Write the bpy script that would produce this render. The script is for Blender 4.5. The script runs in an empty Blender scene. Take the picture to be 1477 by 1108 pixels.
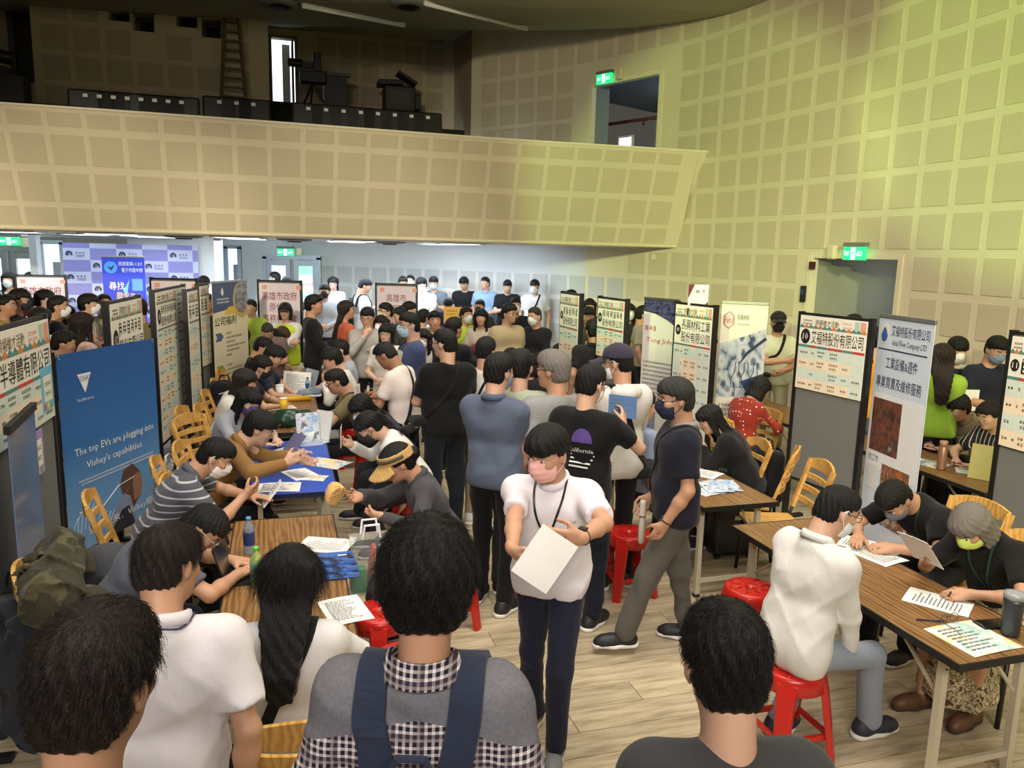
import bpy, math, random
import numpy as np
from mathutils import Matrix, Vector

# ---------------------------------------------------------------- camera, world, lights, exposure
SC = bpy.context.scene
COL = SC.collection
FPX, IW, IH = 1110.0, 1477.0, 1108.0
PITCH, ROLL, EYE = math.radians(9.7), math.radians(1.4), 2.42
_f = np.array([0, math.cos(PITCH), -math.sin(PITCH)])
_u = np.array([0, math.sin(PITCH), math.cos(PITCH)])
_r = np.array([1.0, 0, 0])
CR = math.cos(ROLL) * _r + math.sin(ROLL) * _u
CU = -math.sin(ROLL) * _r + math.cos(ROLL) * _u
CF = _f
CO = np.array([0, 0, EYE])

cam_d = bpy.data.cameras.new('camera')
cam_d.sensor_fit = 'HORIZONTAL'
cam_d.sensor_width = 36.0
cam_d.lens = 36.0 * FPX / IW
cam_d.clip_start = 0.05
cam = bpy.data.objects.new('camera', cam_d)
COL.objects.link(cam)
cam.matrix_world = Matrix(((CR[0], CU[0], -CF[0], 0), (CR[1], CU[1], -CF[1], 0), (CR[2], CU[2], -CF[2], EYE), (0, 0, 0, 1)))
SC.camera = cam
SC.view_settings.view_transform = 'Standard'
SC.view_settings.look = 'None'
SC.view_settings.gamma = 1.0
SC.view_settings.use_curve_mapping = False
SC.view_settings.exposure = 0.34

wd = bpy.data.worlds.new('world')
SC.world = wd
wd.use_nodes = True
_bg = wd.node_tree.nodes['Background']
_bg.inputs[0].default_value = (0.80, 0.74, 0.62, 1)
_bg.inputs[1].default_value = 0.07

def lamp(name, kind, loc, target, energy, color, size=1.0, size_y=None, angle=45, blend=0.3):
  d = bpy.data.lights.new(name, kind)
  d.energy = energy
  d.color = color
  if kind == 'AREA':
    d.shape = 'RECTANGLE'
    d.size = size
    d.size_y = size_y or size
  elif kind == 'SPOT':
    d.spot_size = math.radians(angle)
    d.spot_blend = blend
    d.shadow_soft_size = size
  else:
    d.shadow_soft_size = size
  o = bpy.data.objects.new(name, d)
  COL.objects.link(o)
  o.location = loc
  o.rotation_euler = (Vector(target) - Vector(loc)).to_track_quat('-Z', 'Y').to_euler()
  return o

# house lights over the hall and the stage behind the camera
for _l in (lamp('overhead_light', 'AREA', (0.4, 3.4, 5.85), (0.4, 4.6, 0), 165, (1.0, 0.93, 0.83), 5.5, 3.0),
           lamp('overhead_light', 'AREA', (0.2, 8.0, 5.8), (0.2, 8.2, 0), 100, (1.0, 0.93, 0.82), 5.5, 2.0)):
  _l.data.spread = math.radians(118)
lamp('front_fill', 'AREA', (0.3, -2.6, 4.6), (0.3, 5.0, 0.9), 70, (1.0, 0.93, 0.86), 4.5, 1.2).data.spread = math.radians(80)  # added front fill for faces and backs turned to the camera
for _t, _e in (((-8.2, 9.3, 2.5), 5000), ((-5.4, 9.9, 2.5), 4600), ((-2.6, 10.7, 2.45), 3400)):
  lamp('stage_light', 'SPOT', (-2.0, -4.5, 5.2), _t, _e, (1.0, 0.88, 0.66), 0.25, angle=19, blend=1.0)
lamp('stage_light', 'SPOT', (2.0, -4.5, 5.2), (6.2, 6.6, 2.0), 2900, (1.0, 0.94, 0.56), 0.25, angle=50, blend=0.8)
lamp('stage_light', 'SPOT', (-3.4, -3.5, 4.6), (2.8, 12.0, 3.2), 3000, (0.70, 1.0, 0.28), 0.06, angle=21, blend=0.4)
lamp('stage_light', 'SPOT', (-3.0, -3.0, 4.8), (5.3, 7.4, 4.4), 3300, (0.58, 1.0, 0.24), 0.06, angle=21, blend=0.4)
lamp('stage_light', 'SPOT', (-1.0, -4.0, 5.0), (1.8, 12.8, 5.4), 2300, (1.0, 0.88, 0.60), 0.3, angle=40, blend=1.0)
lamp('overhead_light', 'SPOT', (-4.0, 4.0, 5.9), (-4.6, 14.5, 5.3), 110, (1.0, 0.88, 0.7), 0.4, angle=62, blend=1.0)  # added soft spot that lifts the dark booth wall, no known fixture
# daylight-white ceiling panels under the balcony
lamp('lobby_light', 'AREA', (-3.2, 14.6, 2.52), (-3.2, 15.4, 0), 330, (0.66, 0.82, 1.0), 6.0, 3.0)
lamp('lobby_light', 'AREA', (-8.6, 13.4, 2.52), (-8.6, 13.4, 0), 62, (0.74, 0.90, 1.0), 5.0, 4.0)
lamp('lobby_light', 'AREA', (-0.5, 13.7, 2.52), (-0.5, 13.7, 0), 5, (0.8, 0.9, 1.0), 2.0, 1.6)

# ---------------------------------------------------------------- helpers
def ray(px, py):
  d = CF * FPX + CR * (px - IW / 2) - CU * (py - IH / 2)
  return d / np.linalg.norm(d)
def at(px, py, z):
  d = ray(px, py)
  return CO + d * ((z - EYE) / d[2])
def at_y(px, py, y):
  d = ray(px, py)
  return CO + d * (y / d[1])
def V(*a): return np.array(a, float)
def unit(v):
  n = np.linalg.norm(v)
  return v / n if n > 1e-9 else v
def rotz(a):
  c, s = math.cos(a), math.sin(a)
  return np.array([[c, -s, 0], [s, c, 0], [0, 0, 1.0]])
def rotx(a):
  c, s = math.cos(a), math.sin(a)
  return np.array([[1.0, 0, 0], [0, c, -s], [0, s, c]])
def roty(a):
  c, s = math.cos(a), math.sin(a)
  return np.array([[c, 0, s], [0, 1.0, 0], [-s, 0, c]])

MATS = {}
def srgb(r, g, b):
  def f(c):
    c /= 255.0
    return c / 12.92 if c <= 0.04045 else ((c + 0.055) / 1.055) ** 2.4
  return (f(r), f(g), f(b))
class NT:
  def __init__(s, name):
    s.m = bpy.data.materials.new(name)
    s.m.use_nodes = True
    s.t = s.m.node_tree
    s.p = s.t.nodes['Principled BSDF']
  def n(s, typ, **kw):
    x = s.t.nodes.new(typ)
    for k, v in kw.items(): setattr(x, k, v)
    return x
  def l(s, a, b): s.t.links.new(a, b)
  def mix(s, fac, a, b, mode='MIX'):
    m = s.n('ShaderNodeMix', data_type='RGBA', blend_type=mode)
    for i, v in ((0, fac), (6, a), (7, b)):
      if hasattr(v, 'links'): s.l(v, m.inputs[i])
      elif i == 0: m.inputs[0].default_value = v
      else: m.inputs[i].default_value = (*v, 1)
    return m.outputs[2]
  def math(s, op, a, b=0.0, c=0.0):
    m = s.n('ShaderNodeMath', operation=op)
    for i, v in enumerate((a, b, c)):
      if hasattr(v, 'links'): s.l(v, m.inputs[i])
      else: m.inputs[i].default_value = v
    return m.outputs[0]
  def coord(s, kind='Object', scale=(1, 1, 1), rot=(0, 0, 0)):
    tc = s.n('ShaderNodeTexCoord')
    mp = s.n('ShaderNodeMapping')
    mp.inputs['Scale'].default_value = scale
    mp.inputs['Rotation'].default_value = rot
    s.l(tc.outputs[kind], mp.inputs[0])
    return mp.outputs[0]
  def noise(s, co, scale, detail=3, rough=0.5):
    x = s.n('ShaderNodeTexNoise')
    x.inputs['Scale'].default_value = scale
    x.inputs['Detail'].default_value = detail
    x.inputs['Roughness'].default_value = rough
    s.l(co, x.inputs['Vector'])
    return x.outputs['Fac']
  def ramp(s, fac, stops):
    r = s.n('ShaderNodeValToRGB')
    while len(r.color_ramp.elements) < len(stops): r.color_ramp.elements.new(0.5)
    for e, (p, c) in zip(r.color_ramp.elements, stops):
      e.position = p
      e.color = (*c, 1)
    s.l(fac, r.inputs[0])
    return r.outputs[0]
  def bump(s, h, strength, dist=0.01):
    b = s.n('ShaderNodeBump')
    b.inputs['Strength'].default_value = strength
    b.inputs['Distance'].default_value = dist
    s.l(h, b.inputs['Height'])
    s.l(b.outputs[0], s.p.inputs['Normal'])
  def base(s, c):
    if hasattr(c, 'links'): s.l(c, s.p.inputs['Base Color'])
    else: s.p.inputs['Base Color'].default_value = (*c, 1)
  def set(s, rough=0.5, metal=0.0, spec=None):
    s.p.inputs['Roughness'].default_value = rough
    s.p.inputs['Metallic'].default_value = metal
    if spec is not None: s.p.inputs['Specular IOR Level'].default_value = spec
    return s.m
def darker(c, k): return tuple(x * k for x in c)

def plain(name, rgb, rough=0.5, metal=0.0, spec=None, var=0.06, emit=0.0):
  key = ('plain', rgb, rough, metal, var, emit)
  if key in MATS: return MATS[key]
  t = NT(name)
  c = srgb(*rgb)
  if var:
    co = t.coord()
    t.base(t.mix(t.noise(co, 9.0), darker(c, 1 - var), darker(c, 1 + var)))
  else: t.base(c)
  if emit:
    t.p.inputs['Emission Color'].default_value = (*c, 1)
    t.p.inputs['Emission Strength'].default_value = emit
  MATS[key] = t.set(rough, metal, spec)
  return MATS[key]

def cloth(rgb, pat=None, rgb2=None, k=1.0):
  """woven fabric, optionally striped / checked / dotted / flowered"""
  key = ('cloth', rgb, pat, rgb2, k)
  if key in MATS: return MATS[key]
  t = NT('fabric')
  c = darker(srgb(*rgb), 0.86)
  co = t.coord()
  if pat in ('stripe', 'hstripe', 'plaid', 'gingham'):
    sep = t.n('ShaderNodeSeparateXYZ')
    t.l(co, sep.inputs[0])
    def bands(ax, freq, duty, ph=0.0):
      f = t.math('FRACT', t.math('MULTIPLY_ADD', sep.outputs[ax], freq, ph))
      return t.math('LESS_THAN', f, duty)
    c2 = srgb(*rgb2)
    if pat == 'stripe': fac = bands(0, 16 * k, 0.16)
    elif pat == 'hstripe': fac = bands(2, 22 * k, 0.22)
    elif pat == 'gingham':
      fac = t.math('MULTIPLY', t.math('ADD', bands(0, 12 * k, 0.5), bands(2, 12 * k, 0.5)), 0.5)
    else:
      a = t.math('MAXIMUM', bands(0, 34 * k, 0.3), bands(2, 34 * k, 0.3))
      b = t.math('MAXIMUM', bands(0, 17 * k, 0.2, 0.4), bands(2, 17 * k, 0.2, 0.4))
      fac = t.math('MULTIPLY', a, t.math('SUBTRACT', 1.0, t.math('MULTIPLY', b, 0.65)))
    base = t.mix(fac, c, c2)
  elif pat == 'dots':
    v = t.n('ShaderNodeTexVoronoi')
    v.inputs['Scale'].default_value = 26 * k
    v.inputs['Randomness'].default_value = 0.35
    t.l(co, v.inputs['Vector'])
    base = t.mix(t.math('LESS_THAN', v.outputs['Distance'], 0.2), c, srgb(*rgb2))
  elif pat == 'floral':
    n = t.noise(co, 26 * k, 4, 0.62)
    base = t.ramp(n, [(0.40, c), (0.47, srgb(*rgb2)), (0.55, darker(c, 0.55)), (0.62, srgb(*rgb2))])
  elif pat == 'camo':
    n = t.noise(co, 9 * k, 2, 0.5)
    base = t.ramp(n, [(0.40, c), (0.46, srgb(*rgb2)), (0.58, darker(c, 0.5))])
  else:
    base = t.mix(t.noise(co, 5.0, 4), darker(c, 0.86), darker(c, 1.08))
  t.base(base)
  w = t.noise(co, 420, 1)
  f = t.noise(t.coord('Object', (1, 1, 0.45)), 11, 4, 0.55)
  t.bump(t.math('ADD', t.math('MULTIPLY', w, 0.12), f), 0.45, 0.02)
  t.p.inputs['Sheen Weight'].default_value = 0.08
  MATS[key] = t.set(0.88, 0, 0.25)
  return MATS[key]

def skin_mat(rgb):
  key = ('skin', rgb)
  if key in MATS: return MATS[key]
  t = NT('skin')
  c = darker(srgb(*rgb), 0.8)
  co = t.coord()
  t.base(t.mix(t.noise(co, 14, 3), darker(c, 0.9), (c[0] * 1.08, c[1] * 1.02, c[2])))
  t.bump(t.noise(co, 260, 2), 0.08, 0.004)
  MATS[key] = t.set(0.52, 0, 0.4)
  return MATS[key]

def hair_mat(rgb):
  key = ('hair', rgb)
  if key in MATS: return MATS[key]
  t = NT('hair')
  c = srgb(*rgb)
  co = t.coord('Object', (60, 60, 7))
  n = t.noise(co, 3.0, 4, 0.6)
  t.base(t.mix(n, darker(c, 0.6), darker(c, 1.35)))
  t.bump(n, 0.75, 0.01)
  MATS[key] = t.set(0.46, 0, 0.3)
  return MATS[key]

def tag(o, label=None, cat=None, group=None, kind=None):
  if label: o['label'] = label
  if cat: o['category'] = cat
  if group: o['group'] = group
  if kind: o['kind'] = kind
  return o
def empty(name, loc=(0, 0, 0), rz=0.0, label=None, cat=None, group=None, kind=None):
  o = bpy.data.objects.new(name, None)
  o.empty_display_size = 0.1
  COL.objects.link(o)
  o.location = loc
  o.rotation_euler = (0, 0, rz)
  return tag(o, label, cat, group, kind)
def put(name, mesh, parent=None, loc=None, rz=0.0):
  o = bpy.data.objects.new(name, mesh)
  COL.objects.link(o)
  if parent: o.parent = parent
  if loc is not None: o.location = loc
  if rz: o.rotation_euler = (0, 0, rz)
  return o
def copy_tree(o, parent=None):
  c = o.copy()
  COL.objects.link(c)
  if parent: c.parent = parent
  for ch in o.children: copy_tree(ch, c)
  return c

class MB:
  """collects simple solids into one mesh"""
  def __init__(s): s.v, s.f, s.m, s.cur = [], [], [], 0
  def mat(s, i): s.cur = i; return s
  def add(s, vs, fs):
    k = len(s.v)
    s.v.extend([tuple(map(float, p)) for p in vs])
    s.f.extend([tuple(i + k for i in f) for f in fs])
    s.m.extend([s.cur] * len(fs))
    return s
  def box(s, c, sz, R=None, taper=1.0):
    x, y, z = sz[0] / 2, sz[1] / 2, sz[2] / 2
    vs = [(-x, -y, -z), (x, -y, -z), (x, y, -z), (-x, y, -z)] + [(-x * taper, -y * taper, z), (x * taper, -y * taper, z), (x * taper, y * taper, z), (-x * taper, y * taper, z)]
    vs = np.array(vs)
    if R is not None: vs = vs @ np.asarray(R).T
    return s.add(vs + np.array(c), [(3, 2, 1, 0), (4, 5, 6, 7), (0, 1, 5, 4), (1, 2, 6, 5), (2, 3, 7, 6), (3, 0, 4, 7)])
  def bar(s, a, b, w, d=None, up=(0, 0, 1)):
    a, b = np.array(a, float), np.array(b, float)
    t = unit(b - a)
    x = np.cross(np.array(up, float), t)
    if np.linalg.norm(x) < 1e-4: x = np.cross(V(0, 1, 0), t)
    x = unit(x)
    y = np.cross(t, x)
    R = np.array([x, y, t]).T
    return s.box((a + b) / 2, (w, d or w, np.linalg.norm(b - a)), R)
  def tube(s, pts, r, n=8, caps=True, closed=False):
    pts = np.array(pts, float)
    N = len(pts)
    rr = np.broadcast_to(np.asarray(r, float), (N,))
    rings = []
    prev = None
    for i in range(N):
      a = pts[(i - 1) % N] if (closed or i > 0) else pts[0]
      b = pts[(i + 1) % N] if (closed or i < N - 1) else pts[-1]
      t = unit(b - a)
      if prev is None:
        x = np.cross(t, V(0, 0, 1))
        if np.linalg.norm(x) < 1e-3: x = np.cross(t, V(0, 1, 0))
      else: x = prev - t * (prev @ t)
      x = unit(x)
      prev = x
      y = np.cross(t, x)
      an = np.arange(n) * 2 * math.pi / n
      rings.append(pts[i] + rr[i] * (np.cos(an)[:, None] * x + np.sin(an)[:, None] * y))
    vs = np.concatenate(rings)
    fs = []
    for i in range(N if closed else N - 1):
      j = (i + 1) % N
      for k in range(n):
        q = (k + 1) % n
        fs.append((i * n + k, i * n + q, j * n + q, j * n + k))
    if caps and not closed:
      fs.append(tuple(range(n))[::-1])
      fs.append(tuple((N - 1) * n + k for k in range(n)))
    return s.add(vs, fs)
  def lathe(s, prof, n=16, o=(0, 0, 0), sx=1.0, sy=1.0):
    an = np.arange(n) * 2 * math.pi / n
    vs = [(o[0] + r * sx * math.cos(a), o[1] + r * sy * math.sin(a), o[2] + z) for r, z in prof for a in an]
    fs = []
    for i in range(len(prof) - 1):
      for k in range(n):
        q = (k + 1) % n
        fs.append((i * n + k, i * n + q, (i + 1) * n + q, (i + 1) * n + k))
    fs.append(tuple(range(n))[::-1])
    fs.append(tuple((len(prof) - 1) * n + k for k in range(n)))
    return s.add(vs, fs)
  def prism(s, poly, y0, y1):
    """polygon in x,z extruded from y0 to y1"""
    n = len(poly)
    vs = [(x, y0, z) for x, z in poly] + [(x, y1, z) for x, z in poly]
    fs = [tuple(range(n)), tuple(range(n, 2 * n))[::-1]] + [(i, i + n, (i + 1) % n + n, (i + 1) % n) for i in range(n)]
    return s.add(vs, fs)
  def slab(s, poly, z0, z1):
    n = len(poly)
    vs = [(p[0], p[1], z0) for p in poly] + [(p[0], p[1], z1) for p in poly]
    fs = [tuple(range(n))[::-1], tuple(range(n, 2 * n))] + [(i, (i + 1) % n, (i + 1) % n + n, i + n) for i in range(n)]
    return s.add(vs, fs)
  def mesh(s, name, mats, smooth=False, bevel=0.0):
    me = bpy.data.meshes.new(name)
    me.from_pydata(s.v, [], s.f)
    for m in (mats if isinstance(mats, (list, tuple)) else [mats]): me.materials.append(m)
    if s.m: me.polygons.foreach_set('material_index', s.m)
    me.polygons.foreach_set('use_smooth', [bool(smooth)] * len(me.polygons))
    me.update()
    return me
  def build(s, name, mats, parent=None, smooth=False, loc=None, rz=0.0, bevel=0.0):
    o = put(name, s.mesh(name, mats, smooth), parent, loc, rz)
    if smooth == 'auto':
      pass
    if bevel:
      b = o.modifiers.new('bevel', 'BEVEL')
      b.width = bevel
      b.segments = 2
      b.limit_method = 'ANGLE'
    return o

_txt_cache = {}
def text_mesh(body, mat, w, h, shear=0.0, res=1):
  """flat lettering as a mesh in the x,z plane (facing -y), centred, squeezed into w x h"""
  key = (body, res, shear)
  if key not in _txt_cache:
    c = bpy.data.curves.new('lettering', 'FONT')
    c.body = body
    c.resolution_u = res
    c.shear = shear
    o = bpy.data.objects.new('lettering', c)
    COL.objects.link(o)
    dg = bpy.context.evaluated_depsgraph_get()
    me = bpy.data.meshes.new_from_object(o.evaluated_get(dg))
    co = np.empty(len(me.vertices) * 3)
    me.vertices.foreach_get('co', co)
    fs = [tuple(p.vertices) for p in me.polygons]
    COL.objects.unlink(o)
    bpy.data.objects.remove(o)
    bpy.data.curves.remove(c)
    bpy.data.meshes.remove(me)
    _txt_cache[key] = (co.reshape(-1, 3)[:, :2], fs)
  co, fs = _txt_cache[key]
  mn, mx = co.min(0), co.max(0)
  p = (co - (mn + mx) / 2) / np.maximum(mx - mn, 1e-6)
  vs = np.stack([p[:, 0] * w, np.zeros(len(p)), p[:, 1] * h], 1)
  me = bpy.data.meshes.new('lettering')
  me.from_pydata([tuple(v) for v in vs], [], fs)
  me.materials.append(mat)
  return me
def text(body, mat, w, h, parent, loc, shear=0.0, name='lettering', ry=0.0):
  o = put(name, text_mesh(body, mat, w, h, shear), parent, loc)
  if ry: o.rotation_euler = (0, ry, 0)
  return o

# ---------------------------------------------------------------- materials of the setting
def wall_mat(name, rgb, rough=0.85):
  t = NT(name)
  c = srgb(*rgb)
  co = t.coord()
  t.base(t.mix(t.noise(co, 2.2, 5), darker(c, 0.94), darker(c, 1.04)))
  t.bump(t.noise(co, 190, 2), 0.12, 0.004)
  return t.set(rough, 0, 0.2)
M_STRIP = wall_mat('painted_plaster', (216, 206, 178))
M_PANEL = wall_mat('perforated_panel', (200, 189, 161))
M_TRIM = plain('cream_trim', (224, 214, 182), 0.6)
M_CEIL = wall_mat('ceiling_paint', (172, 168, 146))
M_LOBBY_CEIL = wall_mat('lobby_ceiling_paint', (205, 205, 205))
M_WHITE = plain('white_paint', (232, 232, 230), 0.6)
M_ALU = plain('aluminium', (150, 155, 158), 0.4, 0.5)
M_BLACK = plain('black_paint', (22, 22, 23), 0.45)
M_DARK = plain('dark_grey_carpet', (46, 43, 38), 0.95)
M_STEEL = plain('steel', (165, 165, 162), 0.3, 0.9)
M_GREYPAINT = plain('grey_paint', (120, 120, 116), 0.7)
t = NT('frosted_daylight')
t.base(srgb(200, 220, 240))
t.p.inputs['Emission Color'].default_value = (*srgb(205, 226, 250), 1)
t.p.inputs['Emission Strength'].default_value = 1.0
M_DAY = t.set(0.4)
t = NT('bright_daylight')
t.base(srgb(240, 245, 250))
t.p.inputs['Emission Color'].default_value = (*srgb(244, 248, 255), 1)
t.p.inputs['Emission Strength'].default_value = 1.25
M_DAY2 = t.set(0.4)
t = NT('lamp_diffuser')
t.base(srgb(255, 255, 255))
t.p.inputs['Emission Color'].default_value = (0.93, 0.97, 1, 1)
t.p.inputs['Emission Strength'].default_value = 6.0
M_LAMP = t.set(0.4)

# ---------------------------------------------------------------- floor of wooden planks
def wood_floor_mat():
  t = NT('floor_wood')
  co = t.coord('Object', (1.0, 9, 1))
  n = t.noise(co, 2.6, 6, 0.62)
  oi = t.n('ShaderNodeObjectInfo')
  c = t.ramp(n, [(0.30, srgb(138, 122, 98)), (0.5, srgb(184, 168, 138)), (0.72, srgb(208, 194, 164))])
  hs = t.n('ShaderNodeHueSaturation')
  t.l(c, hs.inputs['Color'])
  t.l(t.math('MULTIPLY_ADD', oi.outputs['Random'], 0.3, 0.84), hs.inputs['Value'])
  t.base(hs.outputs[0])
  t.bump(n, 0.15, 0.004)
  return t.set(0.42, 0, 0.4)
M_FLOOR = wood_floor_mat()
M_JOINT = plain('floor_joint', (70, 62, 50), 0.8)
RT = unit(V(0.957, 0.29, 0))          # along the rows of the hall
RN = V(-RT[1], RT[0], 0)              # towards the back of the hall
ANG = math.atan2(RT[1], RT[0])
fl = MB().box((-1.5, 8.5, -0.06), (34, 29, 0.10)).build('floor', M_JOINT)
tag(fl, kind='structure')
PW, PL = 0.19, 1.22
pm = MB().box((0, 0, 0), (PL - 0.004, PW - 0.004, 0.012)).mesh('plank', M_FLOOR)
cells = []
for j in range(-16, 110):
  for i in range(-14, 14):
    u = (i + (j * 0.37) % 1.0) * PL
    p = RT * u + RN * (j * PW)
    cells.append((p[0], p[1]))
def seen(p):
  q = V(p[0], p[1], 0) - CO
  z = q @ CF
  if z < 1.0: return 0
  x, y = IW / 2 + FPX * (q @ CR) / z, IH / 2 - FPX * (q @ CU) / z
  if not (-60 < x < IW + 60 and y < IH + 90): return 0
  w = 1.0 if -0.9 < p[0] < 3.6 else 0.3
  return w / z
cells = [(seen(c), c) for c in cells if -14.5 < c[0] < 8 and -3 < c[1] < 19]
cells.sort(key=lambda a: -a[0])
for k, (w, (x, y)) in enumerate(cells[:300]):
  put('plank', pm, fl, (x, y, -0.006), ANG)
mb = MB()
Rz = rotz(ANG)
for w, (x, y) in cells[300:]:
  mb.box((x, y, -0.006), (PL - 0.004, PW - 0.004, 0.012), Rz)
tag(mb.build('plank_field', M_FLOOR, fl), kind='stuff')

# ---------------------------------------------------------------- curved right wall with acoustic panels
WP = [(6.0, -2.0), (5.85, 1.0), (5.6, 3.6), (5.25, 6.0), (4.72, 8.36), (3.95, 10.6), (3.0, 12.6), (2.2, 13.6), (0.9, 15.0), (-0.95, 16.45), (-3.4, 17.7), (-5.2, 18.3)]
def catmull(pts, per=24):
  pts = [V(*p) for p in pts]
  pts = [2 * pts[0] - pts[1]] + pts + [2 * pts[-1] - pts[-2]]
  out = []
  for i in range(1, len(pts) - 2):
    p0, p1, p2, p3 = pts[i - 1:i + 3]
    for k in range(per):
      t_ = k / per
      out.append(0.5 * (2 * p1 + (p2 - p0) * t_ + (2 * p0 - 5 * p1 + 4 * p2 - p3) * t_ ** 2 + (3 * p1 - p0 - 3 * p2 + p3) * t_ ** 3))
  out.append(pts[-2])
  return np.array(out)
WC = catmull(WP)
WS = np.concatenate([[0], np.cumsum(np.linalg.norm(np.diff(WC, axis=0), axis=1))])
def wall_at(s): return V(np.interp(s, WS, WC[:, 0]), np.interp(s, WS, WC[:, 1]), 0)
def wall_dir(s): return unit(wall_at(s + 0.05) - wall_at(s - 0.05))
def wall_in(s):
  d = wall_dir(s)
  return V(-d[1], d[0], 0)       # towards the hall
def wall_hit(px, py):
  d = ray(px, py)
  best = None
  ss = np.linspace(0, WS[-1], 3000)
  P = np.stack([np.interp(ss, WS, WC[:, 0]), np.interp(ss, WS, WC[:, 1])], 1)
  cr = P[:, 0] * d[1] - P[:, 1] * d[0]
  k = np.argmin(np.abs(cr))
  t_ = np.linalg.norm(P[k]) / math.hypot(d[0], d[1])
  return ss[k], EYE + d[2] * t_
S_CORNER = wall_hit(680, 120)[0]
S_FASCIA = wall_hit(960, 330)[0]
d1a, d1b = wall_hit(1298, 372)[0], wall_hit(1172, 375)[0]
D1Z = wall_hit(1240, 373)[1]
d3a, d3b = wall_hit(950, 150)[0], wall_hit(854, 150)[0]
D3Z = wall_hit(903, 116)[1]
D3B = 3.3
ZTOP = 7.4
LOBBY_Z = 2.56
S_LIT = wall_hit(905, 400)[0]
M_LIT_STRIP = wall_mat('lobby_lit_plaster', (208, 208, 204))  # the cream wall again, with the white lobby light put into its colour
M_LIT_PANEL = wall_mat('white_panel', (188, 188, 184))  # panels likewise, whitened for the lobby light falling on them
mb = MB()
brk = sorted(set(list(np.arange(0, WS[-1], 0.25)) + [d1a, d1b, d3a, d3b, S_CORNER, S_FASCIA, S_LIT, WS[-1]]))
for a, b in zip(brk[:-1], brk[1:]):
  if b - a < 1e-6: continue
  m = (a + b) / 2
  zs = [(0, LOBBY_Z)] if m > S_CORNER else [(0, ZTOP)]
  if d1a <= m <= d1b: zs = [(D1Z, ZTOP)]
  if d3a <= m <= d3b: zs = [(0, D3B), (D3Z, ZTOP)]
  pa, pb = wall_at(a), wall_at(b)
  if m > S_LIT and m < S_CORNER: zs = [(0, LOBBY_Z), (LOBBY_Z, ZTOP)] if zs[0][1] == ZTOP else zs
  for z0, z1 in zs:
    mb.mat(1 if m > S_LIT and z1 <= LOBBY_Z + 0.01 else 0)
    mb.add([(pa[0], pa[1], z0), (pb[0], pb[1], z0), (pb[0], pb[1], z1), (pa[0], pa[1], z1)], [(0, 1, 2, 3)])
wr = tag(mb.build('wall_right', [M_STRIP, M_LIT_STRIP]), kind='structure')
TP, TS = 0.467, 0.375
def panel_mesh(m): return MB().box((0, 0, 0), (TS, 0.012, TS)).mesh('acoustic_panel', m)
PM, PMW = panel_mesh(M_PANEL), panel_mesh(M_LIT_PANEL)
Z0 = 0.19
for i in range(int(WS[-1] / TP)):
  s = 5.0 + (i + 0.5) * TP
  if s + TP > WS[-1]: break
  p, n = wall_at(s), wall_in(s)
  rz = math.atan2(-n[0], n[1]) + math.pi
  for j in range(16):
    z = Z0 + (j + 0.5) * TP
    top = LOBBY_Z if s > S_CORNER - 0.1 else 6.6
    if z + TS / 2 > top or z < 0.3: continue
    if d1a - TS * 0.75 < s < d1b + TS * 0.75 and z - TS / 2 < D1Z + 0.1: continue
    if d3a - TS * 0.7 < s < d3b + TS * 0.7 and D3B < z and z - TS / 2 < D3Z + 0.1: continue
    if s > S_FASCIA + 0.6 and LOBBY_Z - 0.3 < z < 3.9: continue
    o = put('acoustic_panel', PMW if s > S_LIT and z < LOBBY_Z else PM, wr, (p[0] + n[0] * 0.003, p[1] + n[1] * 0.003, z), rz)

def wbox(mb, s, z, w, h, d, off=0.0):
  p, n, t_ = wall_at(s), wall_in(s), wall_dir(s)
  mb.box(p + n * (off + d / 2) + V(0, 0, z), (w, d, h), np.array([t_, n, V(0, 0, 1)]).T)
# door frames of the two openings
for nm, a, b, z0, z1 in (('trim_1', d1a, d1b, 0, D1Z), ('trim_2', d3a, d3b, D3B, D3Z)):
  mb = MB()
  wbox(mb, a - 0.03, (z0 + z1) / 2, 0.07, z1 - z0 + 0.06, 0.12, -0.1)
  wbox(mb, b + 0.03, (z0 + z1) / 2, 0.07, z1 - z0 + 0.06, 0.12, -0.1)
  wbox(mb, (a + b) / 2, z1 + 0.03, b - a + 0.13, 0.07, 0.12, -0.1)
  tag(mb.build(nm, M_TRIM), kind='structure')

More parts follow.
